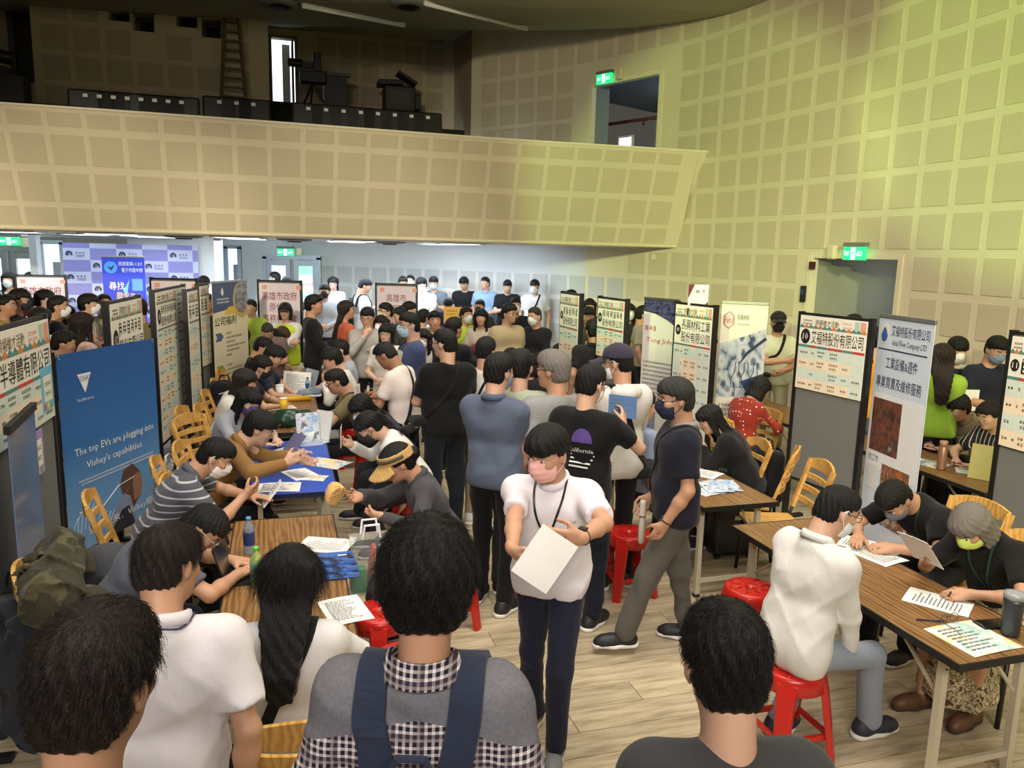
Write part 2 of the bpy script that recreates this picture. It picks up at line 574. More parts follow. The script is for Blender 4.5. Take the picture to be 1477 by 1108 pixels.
# corridor behind the lower right door: side wall with panels, end wall with a bright door
def corridor():
  pa, pb = wall_at(d1a), wall_at(d1b)
  n = -wall_in((d1a + d1b) / 2)
  t_ = unit(pb - pa)
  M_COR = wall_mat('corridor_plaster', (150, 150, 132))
  mb = MB()
  far = pb + n * 2.6
  def q(a, b, z0, z1):
    mb.add([(a[0], a[1], z0), (b[0], b[1], z0), (b[0], b[1], z1), (a[0], a[1], z1)], [(0, 1, 2, 3)])
  c1 = pb + n * 0.05
  c2 = pa + n * 1.9 - t_ * 1.6
  q(pb, far + t_ * 0.0, 0, D1Z + 0.12)
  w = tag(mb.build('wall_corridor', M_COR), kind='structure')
  mb = MB()
  back = [far - t_ * 4.2, far]
  q(back[0], back[1], 0, D1Z + 0.12)
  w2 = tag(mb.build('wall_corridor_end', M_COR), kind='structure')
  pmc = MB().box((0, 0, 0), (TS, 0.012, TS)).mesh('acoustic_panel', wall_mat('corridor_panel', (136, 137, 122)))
  for i in range(6):
    for j in range(2, 5):
      p = far - t_ * (0.35 + i * TP) - n * 0.004
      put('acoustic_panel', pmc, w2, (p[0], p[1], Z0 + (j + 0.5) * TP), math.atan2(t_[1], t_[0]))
  mb = MB()
  mb.slab([pa - t_ * 0.3 + n * 0.12, pb + t_ * 0.05 + n * 0.12, far + t_ * 0.05, far - t_ * 4.2], D1Z + 0.12, D1Z + 0.2)
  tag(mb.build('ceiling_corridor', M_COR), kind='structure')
  # door with steel closer; its lit look is put into a glowing leaf
  s0 = wall_hit(1262, 430)
  d = ray(1275, 430)
  # intersection of that ray with the end wall
  A = far - CO * 0
  den = d[0] * t_[1] - d[1] * t_[0]
  tt = (A[0] * t_[1] - A[1] * t_[0]) / den
  c = V(d[0] * tt, d[1] * tt, 0) - n * 0.02
  D = empty('door_1', (c[0], c[1], 0), math.atan2(t_[1], t_[0]), kind='structure')
  MB().box((0, 0.0, 1.02), (0.62, 0.03, 2.04)).build('door_leaf', M_DAY, D)
  MB().box((0.33, 0, 1.03), (0.05, 0.06, 2.1)).box((-0.33, 0, 1.03), (0.05, 0.06, 2.1)).box((0, 0, 2.07), (0.7, 0.06, 0.05)).build('door_frame', M_GREYPAINT, D)
  MB().box((-0.2, 0.04, 1.8), (0.05, 0.05, 0.16)).build('door_closer', M_BLACK, D)
corridor()
lamp('corridor_light', 'POINT', tuple(wall_at((d1a + d1b) / 2) - wall_in((d1a + d1b) / 2) * 1.2 + V(0, 0, 1.9)), (0, 0, 0), 9, (0.85, 0.93, 1.0), 0.2)

# room behind the upper door
def upper_room():
  pa, pb = wall_at(d3a), wall_at(d3b)
  n = -wall_in((d3a + d3b) / 2)
  t_ = unit(pb - pa)
  M_UP = wall_mat('upper_room_paint', (128, 134, 140))
  far0, far1 = pa + n * 3.0 - t_ * 3, pb + n * 3.0 + t_ * 1.0
  mb = MB()
  mb.add([(far0[0], far0[1], 3.0), (far1[0], far1[1], 3.0), (far1[0], far1[1], 5.8), (far0[0], far0[1], 5.8)], [(0, 1, 2, 3)])
  pq = pb + n * 0.45
  mb.add([(pb[0], pb[1], 3.0), (pq[0], pq[1], 3.0), (pq[0], pq[1], 5.8), (pb[0], pb[1], 5.8)], [(0, 1, 2, 3)])
  w = tag(mb.build('wall_upper_room', M_UP), kind='structure')
  mb = MB()
  mb.slab([pa - t_ * 3 + n * 0.02, pb + t_ * 1 + n * 0.02, far1, far0], 5.45, 5.55)
  tag(mb.build('ceiling_upper_room', M_UP), kind='structure')
  rz = math.atan2(t_[1], t_[0])
  def onfar(px, py):
    d = ray(px, py)
    A = far0
    den = d[0] * t_[1] - d[1] * t_[0]
    tt = (A[0] * t_[1] - A[1] * t_[0]) / den
    return V(d[0] * tt, d[1] * tt, EYE + d[2] * tt)
  a, b = onfar(876, 181) - n * 0.1, onfar(948, 170) - n * 0.1
  b[2] = a[2]
  mb = MB().tube([a - (b - a) * 0.4, b + (b - a) * 0.3], 0.035, 10)
  e = (a + b) / 2 + (b - a) * 0.3
  mb.tube([e + n * 0.1, e, e - V(0, 0, 0.12)], 0.025, 8)
  tag(mb.build('sprinkler_pipe', plain('red_brown_paint', (92, 40, 36), 0.5), smooth=True), 'dark red sprinkler pipe along the wall seen through the upper doorway', 'pipe')
  c = onfar(903, 206) - n * 0.02
  W = empty('window_1', tuple(c), rz, kind='structure')
  MB().box((0, 0, 0), (0.36, 0.02, 0.22)).build('pane', M_DAY2, W)
  MB().box((0, -0.01, 0.13), (0.44, 0.05, 0.04)).box((0.2, -0.01, 0), (0.04, 0.05, 0.26)).box((-0.2, -0.01, 0), (0.04, 0.05, 0.26)).build('window_frame', M_WHITE, W)
  c = onfar(884, 140) - n * 1.2
  tag(MB().box((c[0], c[1], 5.43), (0.5, 0.5, 0.04), rotz(rz)).build('ceiling_vent', M_BLACK), 'black square vent in the ceiling behind the upper doorway', 'vent')
  lamp('upper_room_light', 'POINT', tuple((pa + pb) / 2 + n * 1.6 - t_ * 0.8 + V(0, 0, 4.9)), (0, 0, 0), 22, (0.75, 0.88, 1.0), 0.2)
upper_room()

# ---------------------------------------------------------------- balcony
FT = catmull([(-12.5, 8.6), (-9.0, 9.2), (-6.3, 9.8), (-4.0, 10.5), (-0.47, 11.7), (1.2, 12.15), (3.03, 12.62)], 10)
FZ = 4.05
FBZ = LOBBY_Z
SETB = 0.52
def offs(C, d):
  out = []
  for i in range(len(C)):
    t_ = unit(C[min(i + 1, len(C) - 1)] - C[max(i - 1, 0)])
    out.append(C[i] + V(-t_[1], t_[0]) * d)
  return np.array(out)
FB = offs(FT, SETB)
FB[-1] = (2.52, 13.25)
mb = MB()
for i in range(len(FT) - 1):
  a, b, c, d = FB[i], FB[i + 1], FT[i + 1], FT[i]
  mb.add([(a[0], a[1], FBZ), (b[0], b[1], FBZ), (c[0], c[1], FZ), (d[0], d[1], FZ)], [(0, 1, 2, 3)])
FI = offs(FT, 0.16)
FIB = offs(FT, 0.42)
for i in range(len(FT) - 1):       # top of the parapet and its inner face
  a, b, c, d = FT[i], FT[i + 1], FI[i + 1], FI[i]
  mb.add([(a[0], a[1], FZ), (b[0], b[1], FZ), (c[0], c[1], FZ), (d[0], d[1], FZ)], [(0, 1, 2, 3)])
  e, f = FIB[i], FIB[i + 1]
  mb.add([(d[0], d[1], FZ), (c[0], c[1], FZ), (f[0], f[1], 3.2), (e[0], e[1], 3.2)], [(0, 1, 2, 3)])
wf = tag(mb.build('wall_balcony_front', M_STRIP), kind='structure')
FS = np.concatenate([[0], np.cumsum(np.linalg.norm(np.diff(FT, axis=0), axis=1))])
SLH = math.hypot(FZ - FBZ, SETB)
def fascia(s, k):
  a = V(np.interp(s, FS, FT[:, 0]), np.interp(s, FS, FT[:, 1]), FZ)
  b = V(np.interp(s, FS, FB[:, 0]), np.interp(s, FS, FB[:, 1]), FBZ)
  return a + (b - a) * k
PITCHF = 0.445
rows = [(0.03, 0.14), (0.205, 0.445), (0.51, 0.75), (0.80, 0.985 - 0.03)]
k = 0
s = FS[-1] - 0.42 - PITCHF
while s > 2.8:
  for r0, r1 in rows:
    a, b = fascia(s + 0.035, r0), fascia(s + PITCHF - 0.035, r0)
    c, d = fascia(s + PITCHF - 0.035, r1), fascia(s + 0.035, r1)
    n = unit(np.cross(b - a, d - a)) * -0.007
    if n[1] > 0: n = -n
    mb = MB()
    mb.add([a + n, b + n, c + n, d + n, a, b, c, d], [(0, 1, 2, 3), (0, 4, 5, 1), (1, 5, 6, 2), (2, 6, 7, 3), (3, 7, 4, 0)])
    mb.build('acoustic_panel', M_PANEL, wf)
  s -= PITCHF
mb = MB()
P0 = [fascia(x, 0.0) + V(0, -0.012, 0.012) for x in FS]
P1 = [fascia(x, 0.985) + V(0, -0.012, 0) for x in FS]
mb.tube(P0, 0.016, 6)
tag(mb.build('trim_3', plain('pale_cap', (236, 230, 204), 0.5)), kind='structure')
tag(MB().tube(P1, 0.02, 6).build('trim_4', M_TRIM), kind='structure')

BO = V(-0.47, 11.7, 0)
def bal(u, v, z=0): return BO + RT * u + RN * v + V(0, 0, z)
def bal_hit(px, py, v):
  """ray against the vertical plane at distance v behind the balcony front"""
  d = ray(px, py)
  t_ = ((bal(0, v) - CO) @ RN) / (d @ RN)
  p = CO + d * t_
  return (p - BO) @ RT, p[2]
# ceiling slab under the balcony / lobby ceiling
mb = MB()
poly = [(FB[i][0], FB[i][1]) for i in range(len(FB))] + [(3.4, 13.2), (1.0, 15.4), (-1, 16.8), (-5, 19.2), (-15, 19.2), (-15, 9)]
mb.slab(poly, LOBBY_Z, LOBBY_Z + 0.12)
tag(mb.build('ceiling_lobby', M_LOBBY_CEIL), kind='structure')
# raked floor of the balcony, one step per row
BS = empty('floor_balcony', tuple(BO), ANG, kind='structure')
zrow = [3.35, 3.62, 3.92, 4.22, 4.52, 4.82, 5.1, 5.38]
for i, z in enumerate(zrow):
  v0 = 0.42 + i * 0.8
  u1 = 2.2 - 0.3 * i
  MB().box(((u1 - 13) / 2, v0 + 0.4 if i < 7 else v0 + 1.0, z - (0.08 if i == 0 else 0.15)), (u1 + 13, 0.8 if i < 7 else 2.0, 0.16 if i == 0 else 0.3)).build('step', M_DARK, BS)
def bwall(name, u0, u1, v, z0, z1, mat=M_STRIP, panels=True, holes=(), off=0.0, zoff=0.0):
  """straight wall parallel to the balcony front, facing the hall, with square openings"""
  us = sorted(set([u0, u1] + [h for a in holes for h in a[:2]]))
  zs = sorted(set([z0, z1] + [h for a in holes for h in a[2:4]]))
  W = empty(name, tuple(bal(0, v)), ANG, kind='structure')
  mb = MB()
  for a, b in zip(us[:-1], us[1:]):
    for c, d in zip(zs[:-1], zs[1:]):
      if any(h[0] <= (a + b) / 2 <= h[1] and h[2] <= (c + d) / 2 <= h[3] for h in holes): continue
      mb.add([(a, 0, c), (b, 0, c), (b, 0, d), (a, 0, d)], [(0, 1, 2, 3)])
  mb.build('plaster', mat, W)
  if panels:
    i = 0
    while u0 + off + (i + 1) * TP < u1 + 0.05:
      u = u0 + off + (i + 0.5) * TP
      j = 0
      while z0 + zoff + (j + 1) * TP < z1 + 0.05:
        z = z0 + zoff + (j + 0.5) * TP
        if not any(h[0] - TS * 0.52 < u < h[1] + TS * 0.52 and h[2] - TS * 0.52 < z < h[3] + TS * 0.52 for h in holes):
          put('acoustic_panel', PMB, W, (u, -0.003, z))
        j += 1
      i += 1
  return W
VB = 3.5                            # projection booth wall
ub0, ub1 = bal_hit(46, 60, VB)[0], bal_hit(386, 60, VB)[0]
wins = []
for x0, y0, x1, y1 in ((152, 0, 190, 34), (188, 15, 226, 49), (250, 6, 288, 43), (287, 24, 323, 58)):
  a, b = bal_hit(x0, (y0 + y1) / 2, VB)[0], bal_hit(x1, (y0 + y1) / 2, VB)[0]
  zt, zb = bal_hit((x0 + x1) / 2, y0, VB)[1], bal_hit((x0 + x1) / 2, y1, VB)[1]
  wins.append((a, b, zb, zt))
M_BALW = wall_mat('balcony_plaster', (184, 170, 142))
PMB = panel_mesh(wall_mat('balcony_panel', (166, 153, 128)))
bwall('wall_booth', ub0, ub1, VB, 4.4, 7.4, M_BALW, True, wins, 0.1, 0.12)
M_NIGHT = plain('dark_glass', (30, 26, 26), 0.15)
for i, (a, b, zb, zt) in enumerate(wins):
  W = empty('window_%d' % (i + 2), tuple(bal((a + b) / 2, VB, (zb + zt) / 2)), ANG, kind='structure')
  w, h = b - a, zt - zb
  mb = MB()
  mb.box((-w / 2 + 0.02, 0.2, 0), (0.04, 0.4, h)).box((w / 2 - 0.02, 0.2, 0), (0.04, 0.4, h)).box((0, 0.2, h / 2 - 0.02), (w, 0.4, 0.04)).box((0, 0.2, -h / 2 + 0.02), (w, 0.4, 0.04))
  mb.build('reveal', M_BALW, W)
  MB().box((0, 0.38, 0), (w - 0.06, 0.02, h - 0.06)).build('pane', M_NIGHT, W)
  MB().box((0, 0.35, h / 2 - 0.07), (w - 0.06, 0.04, 0.04)).box((0, 0.35, -h / 2 + 0.07), (w - 0.06, 0.04, 0.04)).box((w / 2 - 0.07, 0.35, 0), (0.04, 0.04, h - 0.08)).box((-w / 2 + 0.07, 0.35, 0), (0.04, 0.04, h - 0.08)).build('window_frame', plain('brown_frame', (84, 74, 56), 0.6), W)
# booth flank, left recess with dark door, right recess with bright door
mb = MB()
a, b = bal(ub1, VB), bal(ub1, 6.4)
mb.add([(a[0], a[1], 4.4), (b[0], b[1], 4.4), (b[0], b[1], 7.4), (a[0], a[1], 7.4)], [(0, 1, 2, 3)])
a, b = bal(ub0, VB), bal(ub0, 4.5)
mb.add([(a[0], a[1], 4.4), (b[0], b[1], 4.4), (b[0], b[1], 7.4), (a[0], a[1], 7.4)], [(0, 1, 2, 3)])
tag(mb.build('wall_booth_flank', M_BALW), kind='structure')
VL = 4.3
uu = [bal_hit(x, 80, VL)[0] for x in (22, 49)]
zt, zb = bal_hit(34, 20, VL)[1], bal_hit(36, 119, VL)[1]
bwall('wall_left_recess', uu[0] - 3.0, uu[1] + 0.1, VL, 4.4, 7.4, M_BALW, False, [(uu[0], uu[1], zb, zt)])
D = empty('door_2', tuple(bal((uu[0] + uu[1]) / 2, VL, zb)), ANG, kind='structure')
MB().box((0, 0.06, (zt - zb) / 2), (uu[1] - uu[0], 0.04, zt - zb)).build('door_leaf', plain('dark_brown_door', (34, 27, 26), 0.5), D)
MB().box((-(uu[1] - uu[0]) / 2 - 0.03, 0, (zt - zb) / 2), (0.09, 0.1, zt - zb)).box((0, 0, zt - zb + 0.04), (uu[1] - uu[0] + 0.1, 0.1, 0.08)).build('door_frame', plain('brown_frame', (84, 74, 56), 0.6), D)
VR = 6.4
ur1 = bal_hit(655, 100, VR)[0]
da, db = bal_hit(389, 100, VR)[0], bal_hit(429, 100, VR)[0]
zt, zb = bal_hit(409, 54, VR)[1], bal_hit(409, 150, VR)[1]
bwall('wall_back_recess', ub1 - 0.3, ur1, VR, 4.9, 7.4, M_BALW, True, [(da, db, zb - 0.2, zt)], 0.3, 0.1)
D = empty('door_3', tuple(bal((da + db) / 2, VR, zb)), ANG, kind='structure')
w, h = db - da, zt - zb
MB().box((0, 0.9, h / 2), (w + 0.9, 0.03, h + 0.3)).build('bright_room', M_DAY2, D)
MB().box((-w / 2 + 0.02, 0, h / 2), (0.06, 0.12, h)).box((w / 2 - 0.02, 0, h / 2), (0.06, 0.12, h)).box((0, 0, h), (w + 0.02, 0.12, 0.06)).build('door_frame', plain('grey_frame', (128, 120, 100), 0.6), D)
MB().box((w / 2 - 0.09, 0.3, h / 2), (0.04, 0.6, h - 0.06)).build('door_leaf', M_BLACK, D)
MB().box((w / 2 - 0.22, 0.6, h / 2), (0.16, 0.03, h)).build('jamb', M_WHITE, D)
mb = MB()
a, b = bal(ur1, VR), wall_at(S_CORNER)
mb.add([(a[0], a[1], 4.4), (b[0], b[1], 4.4), (b[0], b[1], 7.4), (a[0], a[1], 7.4)], [(0, 1, 2, 3)])
tag(mb.build('wall_recess_flank', M_BALW), kind='structure')

# main ceiling rising towards the back
mb = MB()
prof = [(-6, 6.2), (9, 6.0), (12.2, 6.02), (13.8, 6.2), (15.2, 6.5), (16.6, 6.85), (18.2, 7.02), (21, 7.1)]
for (y0, z0), (y1, z1) in zip(prof[:-1], prof[1:]):
  mb.add([(-16, y0, z0), (9, y0, z0), (9, y1, z1), (-16, y1, z1)], [(3, 2, 1, 0)])
tag(mb.build('ceiling', M_CEIL, smooth=True), kind='structure')
def ceil_z(y): return float(np.interp(y, [p[0] for p in prof], [p[1] for p in prof]))
def ceil_hit(px, py):
  d = ray(px, py)
  for k in range(400):
    y = 6 + k * 0.03
    p = CO + d * (y / d[1])
    if p[2] >= ceil_z(y): return p
  return p
# other walls of the hall, beyond the frame
mb = MB()
mb.add([(-13, -4, 0), (-13, 19, 0), (-13, 19, 7.4), (-13, -4, 7.4)], [(0, 1, 2, 3)])
tag(mb.build('wall_left', M_STRIP), kind='structure')

# ---------------------------------------------------------------- lobby below the balcony
LB = bwall('wall_lobby_back', -16, -4.2, 6.2, 0, LOBBY_Z, M_WHITE, False, [(-16, -5.9, 0, 2.5)])
LB.location.z = 0
def lobby(px, py, y): return at_y(px, py, y)
# pair of glazed doors at the far end
def glazed(name, px0, px1, pytop, y, leafs, frame=M_ALU):
  a, b = at_y(px0, pytop, y), at_y(px1, pytop, y)
  zt = a[2]
  c = (a + b) / 2
  w = b[0] - a[0]
  D = empty(name, (c[0], y, 0), 0, kind='structure')
  mb = MB()
  fw = 0.09
  mb.box((-w / 2, 0, zt / 2), (fw, 0.1, zt)).box((w / 2, 0, zt / 2), (fw, 0.1, zt)).box((0, 0, zt), (w + fw, 0.1, fw))
  mb.build('door_frame', frame, D)
  n = len(leafs)
  for i, m in enumerate(leafs):
    x0 = -w / 2 + w * i / n
    lw = w / n
    mb = MB()
    mb.box((x0 + 0.09, 0, zt / 2), (0.1, 0.06, zt - 0.1)).box((x0 + lw - 0.09, 0, zt / 2), (0.1, 0.06, zt - 0.1)).box((x0 + lw / 2, 0, zt - 0.13), (lw - 0.21, 0.05, 0.12)).box((x0 + lw / 2, 0, 0.15), (lw - 0.21, 0.05, 0.3))
    L = mb.build('door_leaf', frame, D)
    MB().box((x0 + lw / 2, 0.03, zt / 2), (lw - 0.2, 0.02, zt - 0.3)).build('pane', m, L)
    MB().box((x0 + (lw - 0.2 if i % 2 == 0 else 0.2), -0.07, 1.05), (0.03, 0.04, 0.35)).build('door_handle', M_STEEL, L)
t = NT('glass_with_poster_light')
co = t.coord('Generated')
sep = t.n('ShaderNodeSeparateXYZ'); t.l(co, sep.inputs[0])
colr = t.ramp(t.math('ADD', sep.outputs[2], t.math('MULTIPLY', t.noise(co, 3), 0.12)), [(0.0, srgb(225, 245, 240)), (0.55, srgb(250, 240, 235)), (0.68, srgb(120, 215, 190)), (0.76, srgb(245, 235, 230)), (0.83, srgb(240, 150, 150)), (0.88, srgb(235, 250, 245)), (0.97, srgb(140, 220, 170))])
t.base(colr)
t.l(colr, t.p.inputs['Emission Color'])
t.p.inputs['Emission Strength'].default_value = 1.0
M_POSTERGLASS = t.set(0.3)
glazed('door_4', 382, 460, 370, 17.35, [M_DAY, M_POSTERGLASS])
glazed('door_5', -30, 54, 357, 14.6, [M_DAY2, M_DAY2])
# glazed side lights beside the backdrop
def sidelight(name, px0, px1, pytop, y, m):
  a, b = at_y(px0, pytop, y), at_y(px1, pytop, y)
  w, zt = b[0] - a[0], a[2]
  W = empty(name, ((a[0] + b[0]) / 2, y, 0), 0, kind='structure')
  MB().box((0, 0.02, zt / 2), (w, 0.02, zt)).build('pane', m, W)
  mb = MB()
  for x in (-w / 2, w / 2): mb.box((x, 0, zt / 2), (0.08, 0.08, zt))
  mb.box((0, 0, zt), (w + 0.08, 0.08, 0.08))
  mb.build('window_frame', M_ALU, W)
  MB().box((w * 0.24, -0.02, zt * 0.42), (w * 0.4, 0.03, zt * 0.84)).build('shutter', plain('grey_green', (120, 128, 126), 0.6), W)
sidelight('window_6', 59, 89, 349, 15.4, M_DAY)
sidelight('window_7', 286, 314, 356, 16.6, M_DAY)
sidelight('window_8', 326, 345, 356, 17.3, M_DAY)
mb = MB()
for px0, px1, y in ((-40, 450, 18.6),):
  a, b = at_y(px0, 380, y), at_y(px1, 380, y)
  mb.add([(a[0] - 4, y, 0), (b[0], y, 0), (b[0], y, LOBBY_Z), (a[0] - 4, y, LOBBY_Z)], [(0, 1, 2, 3)])
tag(mb.build('wall_back', M_WHITE), kind='structure')
for i, (px, y, w) in enumerate(((52, 13.4, 0.13), (316, 14.6, 0.12))):
  p = at_y(px, 380, y)
  tag(MB().box((p[0], y, LOBBY_Z / 2), (w, w, LOBBY_Z)).build('trim_%d' % (5 + i), plain('grey_column', (176, 180, 184), 0.5)), kind='structure')
# backdrop wall of lavender squares with logos
t = NT('lavender_checker')
co = t.coord('Object')
ch = t.n('ShaderNodeTexChecker')
BDX, BDZ = 0.47, 0.23
mp = t.n('ShaderNodeMapping')
mp.inputs['Scale'].default_value = (1 / BDX, 1, 1 / BDZ)
tc = t.n('ShaderNodeTexCoord')
t.l(tc.outputs['Object'], mp.inputs[0])
mp.inputs['Location'].default_value = (0.001, 0.5, 0.001)
t.l(mp.outputs[0], ch.inputs['Vector'])
ch.inputs['Scale'].default_value = 1.0
ch.inputs['Color1'].default_value = (*srgb(196, 200, 228), 1)
ch.inputs['Color2'].default_value = (*srgb(140, 138, 200), 1)
t.base(ch.outputs['Color'])
M_BACKDROP = t.set(0.6)
a, b = at_y(90, 352, 15.3), at_y(285, 358, 16.2)
BDW = math.hypot(b[0] - a[0], b[1] - a[1])
BD = empty('backdrop_wall', (a[0], a[1], 0), math.atan2(b[1] - a[1], b[0] - a[0]), 'wide lavender checkered backdrop wall with small navy ring logos', 'backdrop')
MB().box((BDW / 2, 0, 1.2), (BDW, 0.05, 2.4)).build('printed_panel', M_BACKDROP, BD)
M_NAVY = plain('navy_print', (34, 36, 74), 0.6)
M_GREYT = plain('grey_print', (128, 132, 160), 0.6)
mb = MB()
for j in range(4, 11):
  for i in range(7):
    if (i + j) % 2 == 1:
      x, z = (i + 0.5) * BDX, (j + 0.5) * BDZ
      if x > BDW - 0.1 or z > 2.3: continue
      an = np.linspace(-0.6, 3.9, 9)
      mb.mat(0).tube([(x - 0.13 + 0.05 * math.cos(q), -0.03, z + 0.05 * math.sin(q)) for q in an], 0.013, 5)
      mb.tube([(x - 0.13 + 0.022 * math.cos(q), -0.03, z + 0.022 * math.sin(q)) for q in np.linspace(0, 5, 6)], 0.008, 4)
      mb.mat(1)
      for q in range(3): mb.box((x + 0.0 + q * 0.06, -0.028, z + 0.022), (0.034, 0.006, 0.034))
      mb.box((x + 0.06, -0.028, z - 0.025), (0.16, 0.006, 0.014)).box((x + 0.06, -0.028, z - 0.052), (0.15, 0.006, 0.012))
mb.build('ring_logos', [M_NAVY, M_GREYT], BD)

# recessed light panels of the lobby ceiling
LGRP = 'recessed light panels in the ceiling under the balcony'
spots = [(160, 333, 11.3, 'nearest the hall above the backdrop'), (125, 341, 13.2, 'behind it towards the left column'), (206, 342, 13.2, 'over the middle of the backdrop'), (18, 333, 11.6, 'at the left end of the lobby'), (226, 347, 15.0, 'far back over the backdrop'), (342, 340, 12.0, 'beside the right column'), (356, 348, 14.0, 'behind the right column'), (511, 347, 12.9, 'over the middle of the lobby'), (500, 354, 15.2, 'deep in the middle of the lobby'), (664, 354, 13.6, 'towards the curved wall'), (632, 359, 15.6, 'by the curved wall')]
for px, py, y, where in spots:
  p = at_y(px, py, y)
  L = empty('ceiling_light', (p[0], y, LOBBY_Z), ANG, 'white recessed light panel in the low ceiling, ' + where, 'light')
  MB().box((0, 0, -0.012), (0.66, 0.66, 0.02)).build('diffuser', M_LAMP, L)
  MB().box((0.35, 0, -0.012), (0.04, 0.74, 0.024)).box((-0.35, 0, -0.012), (0.04, 0.74, 0.024)).box((0, 0.35, -0.012), (0.66, 0.04, 0.024)).box((0, -0.35, -0.012), (0.66, 0.04, 0.024)).build('frame', M_WHITE, L)
for px, py, y, where in ((425, 346, 13.5, 'before the glazed doors'), (265, 338, 12.6, 'over the backdrop'), (562, 353, 14.0, 'in the middle of the lobby')):
  p = at_y(px, py, y)
  L = empty('ceiling_vent', (p[0], y, LOBBY_Z), 0, 'round grey air vent in the low lobby ceiling ' + where, 'vent')
  MB().lathe([(0.3, 0), (0.3, -0.015), (0.2, -0.04), (0.1, -0.03)], 16).build('rim', M_GREYPAINT, L, smooth=True)
  MB().lathe([(0.14, -0.03), (0.12, -0.06), (0.02, -0.06)], 12).build('core', M_BLACK, L)

# ---------------------------------------------------------------- people: bodies are one blended implicit surface, meshed by surface nets
class Field:
  """smooth union of round cones and ellipsoids, with flat cuts"""
  def __init__(s): s.prims, s.cuts, s.wr = [], [], None
  def cap(s, a, b, ra, rb=None, k=0.02, sq=None, flat=False):
    # sq = (unit axis, factor): squash along that axis
    s.prims.append(['cap', np.array(a, float), np.array(b, float), ra, ra if rb is None else rb, k, sq, flat, 1])
    return s
  def ell(s, c, r, R=None, k=0.015, sub=False):
    s.prims.append(['ell', np.array(c, float), np.array(r, float), None if R is None else np.array(R, float), 0, k, None, False, -1 if sub else 1])
    return s
  def box(s, c, h, R=None, r=0.02, k=0.01):
    s.prims.append(['box', np.array(c, float), np.array(h, float), None if R is None else np.array(R, float), r, k, None, False, 1])
    return s
  def cut(s, p, n, r=0): s.cuts.append((np.array(p, float), unit(np.array(n, float)), r)); return s
  def one(s, pr, P):
    if pr[0] == 'cap':
      _, a, b, ra, rb, k, sq, flat, _s = pr
      if sq is not None:
        ax, fac = sq
        Q = P - a
        Q = Q + ((1 / fac - 1) * (Q @ ax))[:, None] * ax
        d = b - a
        d = d + (1 / fac - 1) * (d @ ax) * ax
      else: Q, d = P - a, b - a
      L2 = d @ d + 1e-12
      t = (Q @ d) / L2
      tc = np.clip(t, 0, 1)
      r = np.linalg.norm(Q - tc[:, None] * d, axis=1) - (ra + (rb - ra) * tc)
      if flat:
        L = math.sqrt(L2)
        rad = np.linalg.norm(Q - t[:, None] * d, axis=1) - (ra + (rb - ra) * tc)
        r = np.maximum(rad, np.abs(t - 0.5) * L - L / 2)
      return r * (sq[1] if sq is not None and sq[1] < 1 else 1.0)
    if pr[0] == 'ell':
      Q = P - pr[1]
      if pr[3] is not None: Q = Q @ pr[3]
      k0 = np.linalg.norm(Q / pr[2], axis=1)
      k1 = np.linalg.norm(Q / pr[2] ** 2, axis=1) + 1e-9
      return np.where(k0 < 0.05, -pr[2].min(), k0 * (k0 - 1) / k1)
    Q = P - pr[1]
    if pr[3] is not None: Q = Q @ pr[3]
    q = np.abs(Q) - (pr[2] - pr[4])
    return np.linalg.norm(np.maximum(q, 0), axis=1) + np.minimum(q.max(1), 0) - pr[4]
  def bounds(s):
    lo, hi = [], []
    for p in s.prims:
      if p[8] < 0: continue
      if p[0] == 'cap':
        r = max(p[3], p[4]) * max(1.0, p[6][1] if p[6] else 1)
        lo.append(np.minimum(p[1], p[2]) - r)
        hi.append(np.maximum(p[1], p[2]) + r)
      else:
        r = np.linalg.norm(p[2]) if p[3] is not None else p[2]
        lo.append(p[1] - r)
        hi.append(p[1] + r)
    return np.min(lo, 0) - 0.03, np.max(hi, 0) + 0.03
  def eval(s, P, masks=None):
    D = np.full(len(P), 1.0)
    for i, pr in enumerate(s.prims):
      if pr[8] < 0: continue
      m = None if masks is None else masks[i]
      if m is not None:
        if not m.any(): continue
        d = s.one(pr, P[m])
        o = D[m]
      else: d, o = s.one(pr, P), D
      k = pr[5]
      h = np.maximum(k - np.abs(o - d), 0) / k
      r = np.minimum(o, d) - h * h * k * 0.25
      if m is not None: D[m] = r
      else: D = r
    if s.wr: D = D + s.wr(P)
    for i, pr in enumerate(s.prims):
      if pr[8] < 0:
        d = -s.one(pr, P)
        k = pr[5]
        h = np.maximum(k - np.abs(D - d), 0) / k
        D = np.maximum(D, d) + h * h * k * 0.25
    for p, n, r in s.cuts:
      d = (P - p) @ n
      D = np.maximum(D, np.where(np.linalg.norm(P - p, axis=1) > r, -1, d) if r else d)
    return D

